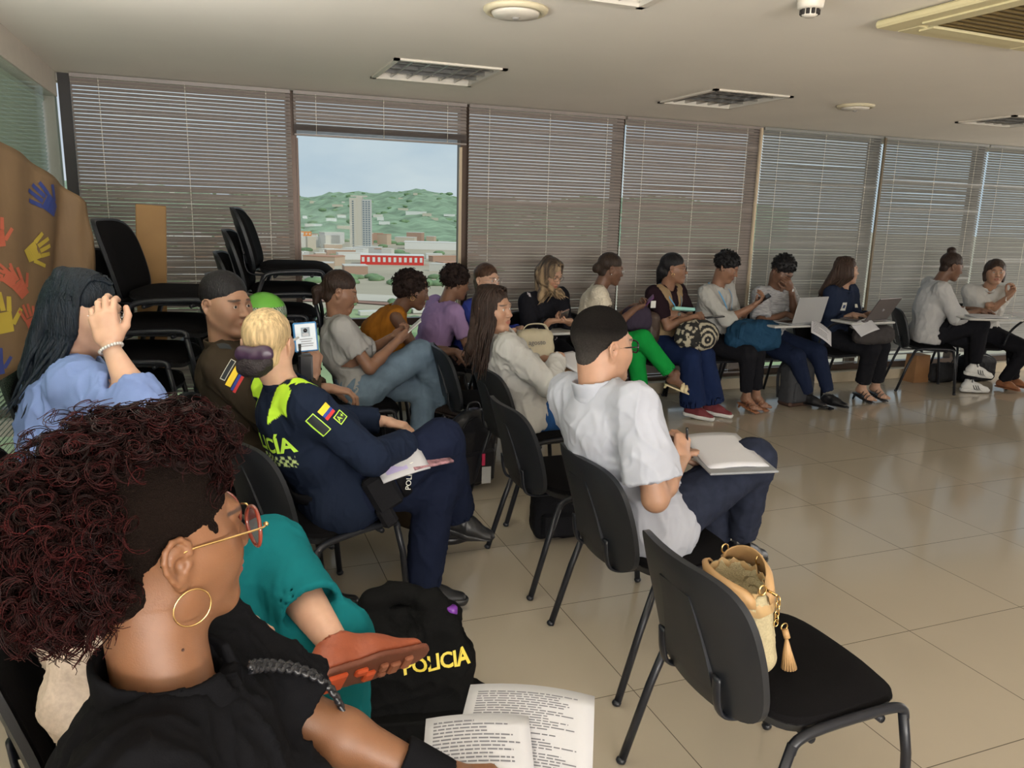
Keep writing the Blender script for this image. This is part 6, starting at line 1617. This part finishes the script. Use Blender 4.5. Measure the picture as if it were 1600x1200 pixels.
# --- man: papers on a folder, pen
slab_obj('folder', 'grey folder on the knee of the man in the white shirt', 'folder', (1.655, 2.17, .757), (.93, -.22, .02), (.25, .95, .06), .24, .30, .008, mat('grey_card', (.22, .23, .24), .6))
sheet_obj('paper_stack', 'white papers on the folder of the man in the white shirt', 'paper', (1.66, 2.20, .770), (.93, -.22, .03), (.25, .95, .10), .21, .28, bend=.008, thick=.006)
def pen(label, a, b, m=BLACKPL, r=.0045): return tag(MB().tube([a, b], [r, r*.8], 8).build('pen', m), label, 'pen')
W = man_J['wr'][0]; pen('black pen in the hand of the man in the white shirt', (W[0]+.02, W[1]+.01, W[2]+.11), (W[0]+.07, W[1]+.07, W[2]+.0))
# --- white blouse woman: brown bag and notebook
def soft_bag(name, label, c, size, m, seed=0, R=None, fold=.01, h=.009, handle=None, cat='bag', flat_bottom=True):
    c = V(c); hs = V(size)/2; f = Field(c-max(hs)*1.4-.04, c+max(hs)*1.4+.04, h); R = np.eye(3) if R is None else R
    f.box(c, hs*.92, min(hs)*.75, 0, 'add', R); f.ell(c-R[2]*hs[2]*.35, hs*V(1.0, 1.0, .75), .03, 'add', R); P, F = f.mesh(); P = relax(P, F, 2, .5); P = folds(P, F, fold, 7, (1, 1, 1), seed)
    if flat_bottom is not True and flat_bottom is not False: P[:, 2] = np.maximum(P[:, 2], flat_bottom)
    o = np_mesh(name, [(P, F)], m); tag(o, label, cat)
    if handle: MB().tube(smooth_path(handle, 6), .008, 8, flat=(1.6, .5)).build('handle', m, o)
    return o
def rotz(a): a = math.radians(a); return np.array([[math.cos(a), math.sin(a), 0], [-math.sin(a), math.cos(a), 0], [0, 0, 1]])
soft_bag('handbag', 'tan brown handbag on the lap of the woman in the white blouse', (1.73, 3.74, .70), (.26, .20, .17), mat('tan_monogram', srgb(128, 98, 66), .6, var=.4, vscale=70), 1)
sheet_obj('notebook', 'white notebook under the hand of the woman in the white blouse', 'notebook', (1.77, 3.66, .815), (.9, .3, .1), (-.3, .9, .25), .15, .20, thick=.010, bend=.004)
soft_bag('tote_bag', 'cream canvas tote bag beyond the woman in the white blouse', (2.16, 5.16, .66), (.30, .14, .22), mat('cream_canvas', srgb(196, 186, 160), .85, var=.08), 2, handle=[(2.06, 5.16, .74), (2.10, 5.14, .80), (2.22, 5.14, .80), (2.27, 5.16, .74)])
text_mesh('tote_lettering', 'agosto', .05, INK, frame_matrix((2.15, 5.075, .68), (1, .0, 0), (0, 0, 1)), bpy.data.objects['tote_bag'])
def tablet(label, c, w, d, yaw=0, m=None):
    t = empty('writing_board', c, math.radians(yaw)); tag(t, label, 'board')
    MB().box((0, 0, 0), (w, d, .018), bev=.008).build('board', m or mat('white_laminate', (.55, .55, .53), .35), t)
    MB().tube(smooth_path([(-w*.35, .05, -.01), (-w*.45, .12, -.04), (-w*.48, .22, -.16), (-w*.48, .26, -.30)], 5), .011, 8).build('arm', M_tubeb, t); return t
tablet('white writing board in front of the woman in the floral blouse', (2.30, 5.28, .722), .42, .24)
tablet('writing board under the silver laptop', (4.47, 5.20, .735), .50, .26)
tablet('writing board under the dark laptop', (5.24, 5.18, .745), .48, .26)
tablet('writing board with papers of the woman with the top bun', (6.62, 5.08, .755), .50, .26, -20)
tablet('wooden writing board at the right edge', (7.35, 5.02, .76), .46, .26, 10, mat('light_wood', srgb(176, 146, 104), .5, var=.1))
sheet_obj('paper', 'white papers on the board of the woman with the top bun', 'paper', (6.60, 5.09, .770), (.94, -.34, 0), (.34, .94, 0), .30, .21, thick=.006, bend=.006)
sheet_obj('paper', 'white papers on the wooden board at the right edge', 'paper', (7.08, 5.08, .775), (1, 0, 0), (0, 1, .05), .28, .2, thick=.004, bend=.004)
pen('white pen beside the papers of the woman with the top bun', (6.66, 5.02, .775), (6.74, 4.98, .775), SOLE_W)
sheet_obj('paper', 'white sheet hanging from the board of the laptop man', 'paper', (4.66, 5.03, .69), (.80, -.2, -.5), (.3, .5, .4), .22, .18, bend=.01, lines=8, seed=4)
sheet_obj('paper', 'white sheet hanging from the lap of the woman with the dark laptop', 'paper', (5.13, 5.04, .72), (.8, 0, .25), (-.2, .7, .5), .20, .14, bend=.01)
def laptop(label, c, yaw, m, tilt=22, logo=False):
    t = empty('laptop', c, math.radians(yaw)); tag(t, label, 'laptop')   # faces +y; lid nearest the photographer
    MB().box((0, 0, .008), (.34, .235, .014), bev=.005).build('base', m, t)
    Mx = Matrix.Translation(Vector((0, -.115, .014))) @ Matrix.Rotation(math.radians(tilt), 4, 'X')
    ld = MB().box((0, 0, .115), (.34, .008, .225), Mx, bev=.004).build('lid', m, t)
    MB().box((0, .0045, .117), (.32, .001, .20), Mx).build('screen', mat('laptop_screen', (.02, .025, .03), .15), t)
    MB().box((0, .01, .0155), (.30, .12, .001)).build('keyboard', BLACKPL, t)
    if logo:
        text_mesh('lid_logo', 'hp', .035, mat('logo_silver', (.45, .45, .47), .3), Mx @ frame_matrix((0, -.0048, .11), (1, 0, 0), (0, 0, 1)), ld)
    return t
laptop('silver laptop in front of the man with his chin on his hand', (4.53, 5.20, .745), 8, mat('laptop_silver', (.34, .35, .36), .35, .3), 14)
laptop('dark grey laptop in front of the woman in the navy shirt', (5.26, 5.20, .755), 14, mat('laptop_grey', (.10, .085, .085), .4, .3), 30, True)
soft_bag('bag', 'grey fabric bag on the lap of the woman with the dark laptop', (5.36, 5.16, .635), (.42, .16, .16), fabric('grey_bag', (.055, .05, .05)), 5)
# --- phones
phone('dark phone held by the woman in the floral blouse', (2.425, 5.235, .845), (.8, 0, .3), (-.2, -.6, .5), m=mat('phone_rose', (.2, .12, .1), .3))
phone('phone in a purple case held by the woman in green trousers', (3.16, 5.30, .925), (.3, .6, .2), (.5, -.2, .7), m=mat('purple_case', (.10, .03, .12), .4))
tag(MB().box((3.20, 5.27, .915), (.045, .004, .055), Matrix.Identity(4), bev=.001).build('paper_note', SOLE_W), 'small white paper beside the purple phone', 'paper')
phone('black phone held by the person with the blue bag', (4.235, 5.28, .935), (.3, .8, .2), (.6, -.2, .5))
phone('white phone held by the woman in the grey polo', (1.095, 4.50, .895), (.2, .8, .1), (.65, 0, .6), m=SOLE_W)
phone('phone resting on the arm of the woman in the vest', (3.80, 5.30, .80), (.3, .8, 0), (.8, -.3, .1))
tag(MB().box((0, 0, 0), (.19, .025, .05), frame_matrix((3.52, 5.33, .865), (1, 0, -.08), (0, .3, 1)), bev=.004).build('tissue_packet', mat('mint_plastic', (.30, .62, .56), .4)), 'mint green packet in the arms of the woman in the vest', 'packet')
def zebra_bag():
    c = V(3.60, 5.24, .66); f = Field(c-.25, c+.25, .008); f.ell(c, (.19, .10, .13), 0); P, F = f.mesh(); P = folds(P, F, .012, 8)
    q = P-c; st = np.sin(np.hypot(q[:, 0]-.04, q[:, 2]+.02)*150+3*vnoise(P*14)); col = np.where((st > .1)[:, None], V(.42, .38, .28), V(.012, .012, .012))
    col[q[:, 0] < -.03] = np.where((vnoise(P*45) > .58)[:, None], V(.42, .38, .28), V(.012, .012, .012))[q[:, 0] < -.03]
    tag(np_mesh('patterned_bag', [(P, F)], mat('zebra_cloth', (.1, .1, .1), .85, attr=True), None, [col]), 'black and cream zebra patterned bag on the lap of the woman in the vest', 'bag')
zebra_bag()
soft_bag('bag', 'purple grey bag on the lap of the woman in green trousers', (3.10, 5.34, .80), (.24, .15, .20), fabric('purple_grey', (.045, .035, .055)), 7)
soft_bag('handbag', 'dark brown bag between the woman in green and the woman in the vest', (3.26, 5.40, .72), (.14, .16, .26), mat('dark_brown_leather', (.05, .03, .022), .5), 8)
# --- phone with an identity card held up by the officer
idm = mat('blue_case', srgb(60, 120, 170), .4)
def id_phone():
    M = frame_matrix((.335, 3.13, 1.075), (1, .05, .05), (-.08, .1, 1)); t = MB().box((0, 0, 0), (.092, .116, .010), M, bev=.006).build('phone', idm); tag(t, 'blue cased phone showing an identity card, held up by the officer', 'phone')
    MB().box((0, 0, .0056), (.078, .104, .001), M).build('card', mat('card_white', (.52, .58, .64), .4), t)
    p = MB(); p.box((0, .020, .0064), (.034, .036, .0006), M); pp = p.build('photo', mat('card_photo', (.22, .28, .33), .5), t)
    q = MB(); q.lathe([(.008, 0), (.008, .0006)], (0, .026, .0066), 14, M).box((0, .010, .0069), (.024, .012, .0006), M); q.build('portrait', BLACKPL, pp)
    l = MB()
    for k, w in enumerate((.05, .04, .055, .05)): l.box((0, -.008-.009*k, .0064), (w, .0028, .0006), M)
    l.build('text_lines', INK, t)
id_phone()
tag(MB().tube([(.16, 2.95, 1.035), (.30, 3.06, 1.085)], .007, 8, flat=(1, .5)).build('ruler', mat('white_plastic', (.6, .6, .6), .4)), 'thin white plastic strip beside the blonde bun', 'strip')
tag(MB().box((.33, 3.12, .955), (.055, .04, .11), bev=.008).tube([(.31, 3.12, 1.0), (.31, 3.12, 1.05)], .006, 8).build('radio', BLACKPL), 'small black radio below the raised phone of the officer', 'radio')
# --- helmet on the window stack
def helmet():
    c = V(.27, 4.62, .985); f = Field(c-.17, c+.17, .005); f.ell(c, (.125, .140, .120), 0); f.cut(c-V(0, 0, .05), (0, 0, -1), .01); f.ell(c-V(0, 0, .05), (.11, .125, .10), .004, 'sub'); P, F = f.mesh()
    q = P-c; col = np.tile(V(.20, .62, .08), (len(P), 1)); m = (q[:, 2] < .045) & (q[:, 2] > -.005); col[m] = V(.55, .60, .52); chk = m & (((np.floor(np.arctan2(q[:, 1], q[:, 0])*14)).astype(int)+np.floor(q[:, 2]/.0125).astype(int)) % 2 == 0); col[chk] = V(.05, .16, .06)
    o = np_mesh('police_helmet', [(P, F)], mat('helmet_shell', (.2, .6, .1), .3, attr=True, coat=.5), None, [col]); tag(o, 'lime green police helmet lying on the chair stack behind the blonde woman', 'helmet')
    MB().tube([tuple(c+V(.127*math.cos(a), .142*math.sin(a), -.05)) for a in [2*PI*k/32 for k in range(32)]], .006, 6, closed=True).build('rim', BLACKPL, o)
helmet()
# --- police woman's notebook
sheet_obj('notebook', 'open white notebook on the lap of the police woman', 'notebook', (.60, 2.66, .690), (.93, .25, .12), (-.2, .75, .62), .19, .14, thick=.006, bend=.006)
nb = [o for o in C.objects if o.name.startswith('notebook')][-1]
MB().box((-.03, -.005, .006), (.085, .085, .002), frame_matrix((.60, 2.66, .690), (.93, .25, .12), (-.2, .75, .62))).build('lilac_label', mat('lilac_print', srgb(176, 166, 206), .6), nb)
sheet_obj('booklet', 'colourful booklet under the notebook of the police woman', 'booklet', (.71, 2.70, .672), (.9, .3, 0), (-.3, .9, .15), .17, .12, m=mat('floral_print', srgb(150, 110, 116), .7, var=.6, vscale=60), thick=.008)
# --- vest on the floor with yellow lettering
def vest():
    c = V(.50, 2.12, 0); r = nrm(V(.97, -.22, 0)); fr = nrm(V(-.22, -.97, 0)); R = np.array([r, fr, [0, 0, 1.]]); p = lambda x, y, z: c+r*x+fr*y+V(0, 0, z)
    f = Field(c-V(.38, .38, .02), c+V(.38, .38, .58), .0075)
    f.box(p(0, 0, .16), (.200, .085, .165), .05, 0, 'add', R); f.box(p(.01, -.01, .33), (.155, .075, .12), .05, .04, 'add', R)
    f.rc(p(-.13, .0, .36), p(-.10, -.02, .49), .050, .036, .03); f.rc(p(.11, 0, .36), p(.07, -.02, .47), .050, .036, .03); f.rc(p(-.10, -.02, .49), p(-.02, -.05, .50), .034, .030, .02); f.rc(p(.07, -.02, .47), p(.0, -.05, .50), .034, .03, .02)
    f.rc(p(-.17, .05, .24), p(-.14, .05, .36), .05, .04, .03); f.ell(p(.0, .05, .46), (.05, .07, .06), .02, 'sub', R)
    f.rc(p(-.19, .02, .07), p(.19, .02, .07), .085, k=.03); P, F = f.mesh(); P = relax(P, F, 1, .5); P = folds(P, F, .014, 6, (1, 1, 1), 3); P[:, 2] = np.maximum(P[:, 2]*.86, .002)
    o = np_mesh('tactical_vest', [(P, F)], mat('black_canvas', (.006, .006, .006), .85, bump=.3, bscale=400, spec=.08)); tag(o, 'black tactical vest with yellow police lettering standing on the floor', 'vest')
    M = frame_matrix(tuple(p(.085, .25, .262)), tuple(r*.98+V(0, 0, .10)), (0, 0, 1)); text_mesh('lettering', 'POLICIA', .056, mat('yellow_print', (.72, .56, .06), .6), M, o, extrude=0, bold=.0016, spacing=.95, project=project_on(o, M, .3, .004))
    MB().box((0, 0, 0), (.44, .012, .07), frame_matrix(tuple(p(0, .105, .10)), tuple(r), (0, 0, 1)), bev=.005).build('waist_band', mat('black_canvas', (.01, .01, .01), .85), o)
    MB().box((0, 0, 0), (.05, .03, .012), frame_matrix(tuple(p(.09, -.01, .385)), tuple(r), (0, 0, 1)), bev=.003).build('lime_strip', mat('lime_cloth', (.35, .75, .05), .6), o)
    cp = MB().lathe([(.018, 0), (.018, .028), (.015, .032)], tuple(p(.135, .0, .365)), 20).build('cap', mat('purple_plastic', (.16, .03, .30), .4), o)
    tag(MB().box((.335, 2.30, .09), (.045, .045, .18), bev=.006).build('carton', mat('mint_carton', (.28, .62, .45), .6)), 'mint green carton half hidden behind the vest', 'carton')
vest()
# --- handbag on the empty chair
def handbag():
    b = V(1.212, 1.435, .478); ax = nrm(V(-.22, .02, 1)); r = nrm(np.cross(ax, V(1, -.12, 0))); w = np.cross(r, ax); R = np.array([r, w, ax]); R[1] = nrm(R[1]); p = lambda x, y, z: b+R[0]*x+R[1]*y+R[2]*z
    f = Field(b-V(.22, .22, .03), b+V(.22, .22, .34), .005); f.rc(p(0, 0, .062), p(0, 0, .235), .063, .066, 0, sc=(1.6, .95, 1), R=R); f.cut(p(0, 0, .245), ax, .004); f.rc(p(0, 0, .19), p(0, 0, .32), .060, .062, .004, 'sub', sc=(1.6, .95, 1), R=R)
    pass; P, F = f.mesh(); P = folds(P, F, .004, 9)
    o = np_mesh('handbag', [(P, F)], mat('cream_raffia', srgb(180, 167, 132), .8, var=.12, vscale=160, bump=.6, bscale=350)); tag(o, 'cream woven bucket handbag with tan trim on the empty chair', 'handbag')
    tanm = mat('tan_trim', srgb(172, 136, 92), .55)
    rim = lambda a, z, k=1.0: Vector(p(.112*k*math.cos(a), .067*k*math.sin(a), z))
    for s0, s1, z1 in ((.25, 2.9, .30), (3.4, 6.0, .285)):
        G = []
        for i in range(15):
            a = s0+(s1-s0)*i/14; e = math.sin(PI*i/14)**.6; G.append([rim(a, .225, 1.03), rim(a, .245+.03*e, 1.02), rim(a, .25+(z1-.25)*e, .86)])
        mb = MB(); mb.sheet(G, .004); mb.build('flap', tanm, o)
    G = [[rim(2*PI*i/30, .200+.004*math.sin(i*2.3), 1.02+.02*math.sin(i*1.9)), rim(2*PI*i/30, .25+.008*math.sin(i*2.9), .80+.09*math.sin(i*2.1))] for i in range(31)]
    mb = MB(); mb.sheet(G, .003); mb.build('gathered_lining', mat('lining_tan', srgb(170, 140, 96), .6), o)
    for a in (.4, 1.5, 3.1): MB().tube([rim(a, .268, 1.0)+Vector((.010*math.cos(t_), 0, .012*math.sin(t_))) for t_ in [2*PI*k/16 for k in range(16)]], .0022, 6, closed=True).build('ring', GOLD, o)
    MB().tube([rim(2.9, .262, 1.0), rim(2.9, .264, 1.3)], .0035, 8).build('clasp', GOLD, o)
    ch = MB(); top = p(-.088, .052, .215)
    for k in range(6): ch.tube([Vector(top+V(0, -.002, -.012*k))+Vector((.006*math.cos(t_)*(k % 2), .006*math.cos(t_)*(1-k % 2), .009*math.sin(t_))) for t_ in [2*PI*q/10 for q in range(10)]], .0016, 5, closed=True)
    ch.build('chain', GOLD, o)
    ts = p(-.070, .072, .115); tt = MB(); tt.tube([Vector(ts), Vector(ts+V(.005, -.005, -.02))], .008, 10); to = tt.build('tassel', tanm, o)
    fr = MB()
    for k in range(16):
        a = 2*PI*k/16; fr.tube([Vector(ts+V(.004, -.004, -.02)), Vector(ts+V(.012+.008*math.cos(a), -.004+.008*math.sin(a), -.06)), Vector(ts+V(.022+.018*math.cos(a), -.004+.014*math.sin(a), -.105))], .0032, 5)
    fr.build('fringe', tanm, to); MB().tube([Vector(ts+V(0, 0, .006))+Vector((.009*math.cos(t_), .003, .009*math.sin(t_))) for t_ in [2*PI*q/12 for q in range(12)]], .002, 5, closed=True).build('tassel_ring', GOLD, to)
handbag()
# --- backpacks and bags on the floor
NYL = mat('black_nylon', (.012, .012, .014), .6, bump=.3, bscale=300)
def backpack(label, c, w, d, h, m, yaw=0, strap=None, pocket=True, tilt=0.0, base=None):
    t = empty('backpack', c, math.radians(yaw)); tag(t, label, 'backpack'); f = Field((-w, -d, -.02), (w, d, h*1.15), .008)
    f.box((0, 0, h*.42), (w*.47, d*.42, h*.40), .05, 0); f.ell((0, 0, h*.72), (w*.44, d*.42, h*.29), .04); P, F = f.mesh(); P = folds(P, F, .006, 8, (1, 1, 1), c[0]); P[:, 2] = np.maximum(P[:, 2], .003); P[:, 0] += tilt*P[:, 2]; np_mesh('main_body', [(P, F)], m, t)
    if pocket: MB().box((tilt*h*.3, -d*.43, h*.30), (w*.72, .04, h*.42), bev=.015).build('pocket', m, t)
    MB().tube(smooth_path([(-.05+tilt*h, .0, h*.98), (-.03+tilt*h, 0, h*1.07), (.03+tilt*h, 0, h*1.07), (.05+tilt*h, 0, h*.98)], 5), .008, 8).build('handle', m, t)
    for s in (-1, 1): MB().tube(smooth_path([(s*w*.25, d*.40, h*.92), (s*w*.34, d*.62, h*.6), (s*w*.36, d*.50, h*.12)], 6), .018, 8, flat=(1, .35)).build('shoulder_strap', strap or m, t)
    MB().tube([(tilt*h*.6+w*.43*math.cos(a), -d*.30, h*.50+h*.44*math.sin(a)) for a in [PI*k/14 for k in range(15)]], .003, 6).build('zip', SILV if base else BLACKPL, t)
    if base: MB().box((0, 0, .025), (w*.93, d*.84, .05), bev=.018).build('base', base, t)
    return t
backpack('dark grey backpack with a brown base on the floor beside the laptop man', (4.74, 5.34, 0), .30, .20, .44, mat('charcoal_canvas', (.035, .037, .042), .8, bump=.3, bscale=400), 4, base=mat('brown_base', (.06, .03, .02), .6))
backpack('glossy black backpack with white piping on the floor behind the pale jeans', (1.33, 4.16, 0), .34, .22, .46, mat('glossy_black', (.010, .010, .013), .3), 20, tilt=.12)
tag(MB().box((1.395, 4.02, .20), (.020, .004, .07), bev=.001).build('luggage_tag', mat('crimson', (.5, .02, .08), .5)), 'crimson tag hanging from the black backpack', 'tag')
tag(MB().box((1.41, 4.01, .11), (.055, .003, .10), Matrix.Identity(4), bev=.001).build('plastic_sleeve', mat('clear_plastic', (.7, .7, .68), .2, alpha=.5)), 'clear plastic sleeve hanging below the crimson tag', 'sleeve')
backpack('black backpack on the floor under the empty chair of the middle row', (1.56, 3.33, 0), .30, .18, .30, NYL, -10)
backpack('black bag on the floor under the woman in the grey polo', (.98, 5.05, 0), .34, .22, .22, NYL, 0, pocket=False)
backpack('black bag on the floor at the right edge under the last woman', (7.36, 5.72, 0), .48, .22, .30, NYL, 0, pocket=False)
soft_bag('cloth_bag', 'dark bag on the floor behind the striped sneakers', (6.98, 5.78, .10), (.34, .16, .20), fabric('dark_bag', (.03, .03, .032)), 9, flat_bottom=.002)
tag(MB().box((6.72, 5.86, .14), (.20, .14, .28), taper=.92).build('paper_bag', mat('kraft_bag', srgb(140, 100, 62), .8, var=.1)), 'brown paper bag on the floor behind the woman with the top bun', 'bag')
def blue_bag():
    o = soft_bag('backpack', 'teal blue backpack on the lap of the person with the lanyard', (4.17, 5.27, .645), (.46, .22, .25), fabric('petrol_blue', srgb(34, 66, 92), .7, bump=.2), 11, rotz(-18), .018, cat='backpack')
    MB().tube(smooth_path([(4.02, 5.20, .76), (3.94, 5.12, .74), (3.93, 5.12, .64)], 5), .012, 8, flat=(1.4, .4)).build('strap', fabric('petrol_blue', (.02, .05, .1)), o)
blue_bag()
tag(MB().box((4.90, 5.10, .015), (.05, .07, .012), bev=.003).tube(smooth_path([(4.86, 5.24, .05), (4.88, 5.18, .012), (4.90, 5.12, .012)], 5), .008, 6).build('strap_end', NYL), 'black strap end lying on the floor beside the grey backpack', 'strap')
# --- kraft paper with painted hands over the left stack
KRAFT = mat('kraft_paper', srgb(102, 80, 54), .75, var=.08, vscale=6, bump=.1, bscale=20)
def kraft():
    top = [V(-.845, 3.20, 1.86), V(-.79, 3.45, 1.85), V(-.69, 3.72, 1.76), V(-.60, 3.95, 1.66), V(-.50, 4.02, 1.57)]; bot = [V(-.845, 3.15, .86), V(-.77, 3.38, .88), V(-.69, 3.66, 1.0), V(-.60, 3.92, 1.12), V(-.50, 4.02, 1.22)]
    def at(u, v):
        x = u*4; i = min(3, int(x)); f = x-i; T = top[i]*(1-f)+top[i+1]*f; B = bot[i]*(1-f)+bot[i+1]*f; p = T*(1-v)+B*v; w = (1-abs(2*((u*2.3+v*.5) % 1)-1)-.5)*.10*(v*.8+.15)+math.sin(u*29+v*4)*.010; p = p+V(.8, -.6, 0)*w-V(.0, .0, .12)*math.sin(v*PI)*math.sin(u*PI)*.2; return p
    mb = MB(); mb.sheet([[at(i/40, j/24) for j in range(25)] for i in range(41)], .0015); o = mb.build('kraft_paper_banner', KRAFT); tag(o, 'big sheet of brown kraft paper with painted handprints hanging over the left chair stack', 'banner')
    n = V(.55, -.83, .1)
    def hand(u, v, m, rot, sc=1.0):
        c = at(u, v); rt = nrm(np.cross(V(0, 0, 1), n)); up = V(0, 0, 1); ca, sa = math.cos(rot), math.sin(rot); r2 = rt*ca+up*sa; u2 = -rt*sa+up*ca; M = frame_matrix(tuple(c+n*.10), tuple(r2), tuple(u2)); mb = MB()
        def blob(x0, y0, x1, y1, w0, w1):
            nn = 7; pts = [(x0+(x1-x0)*k/nn, y0+(y1-y0)*k/nn, w0+(w1-w0)*k/nn) for k in range(nn+1)]; d = Vector((x1-x0, y1-y0)).normalized(); q = Vector((-d.y, d.x)); vs = []
            for x, y, w in pts: vs += [M @ Vector(((x+q.x*w)*sc, (y+q.y*w)*sc, 0)), M @ Vector(((x-q.x*w)*sc, (y-q.y*w)*sc, 0))]
            mb.add(vs, [(2*k, 2*k+1, 2*k+3, 2*k+2) for k in range(nn)])
        blob(0, -.04, 0, .03, .026, .036)
        for fx, fy, tx, ty in ((-.030, .03, -.048, .085), (-.011, .035, -.016, .105), (.010, .035, .014, .10), (.029, .03, .042, .08), (.03, -.015, .075, .03)): blob(fx, fy, tx, ty, .0085, .0075)
        h = mb.build('handprint', m, o); project_on(o, M, .3, .003)(h.data)
    bl, wh, rd, yl = mat('paint_blue', srgb(34, 50, 112), .5), mat('paint_white', srgb(170, 162, 150), .6), mat('paint_red', srgb(160, 78, 54), .6), mat('paint_yellow', srgb(160, 140, 44), .6)
    for a in ((.66, .22, bl, .9, 1.1), (.20, .38, wh, .1, 1), (.24, .62, wh, -.1, 1.1), (.36, .42, rd, .1, .9), (.42, .66, rd, .5, .9), (.52, .50, yl, -1.2, 1), (.33, .78, yl, .1, 1.1), (.22, .84, yl, 0, .8), (.45, .86, rd, .2, .8), (.28, .95, bl, .1, .8), (.38, .60, rd, 1.0, .7)): hand(*a)
kraft()
def kraft_box():
    M = frame_matrix((-.325, 4.72, .80), (.95, .1, -.05), (.02, -.02, 1)); o = MB().box((0, 0, 0), (.15, 1.54, .03), M, bev=.004).build('cardboard_box', mat('cardboard', srgb(140, 108, 68), .8, var=.06)); tag(o, 'tall piece of brown cardboard standing behind the left chair stack', 'cardboard')
kraft_box()
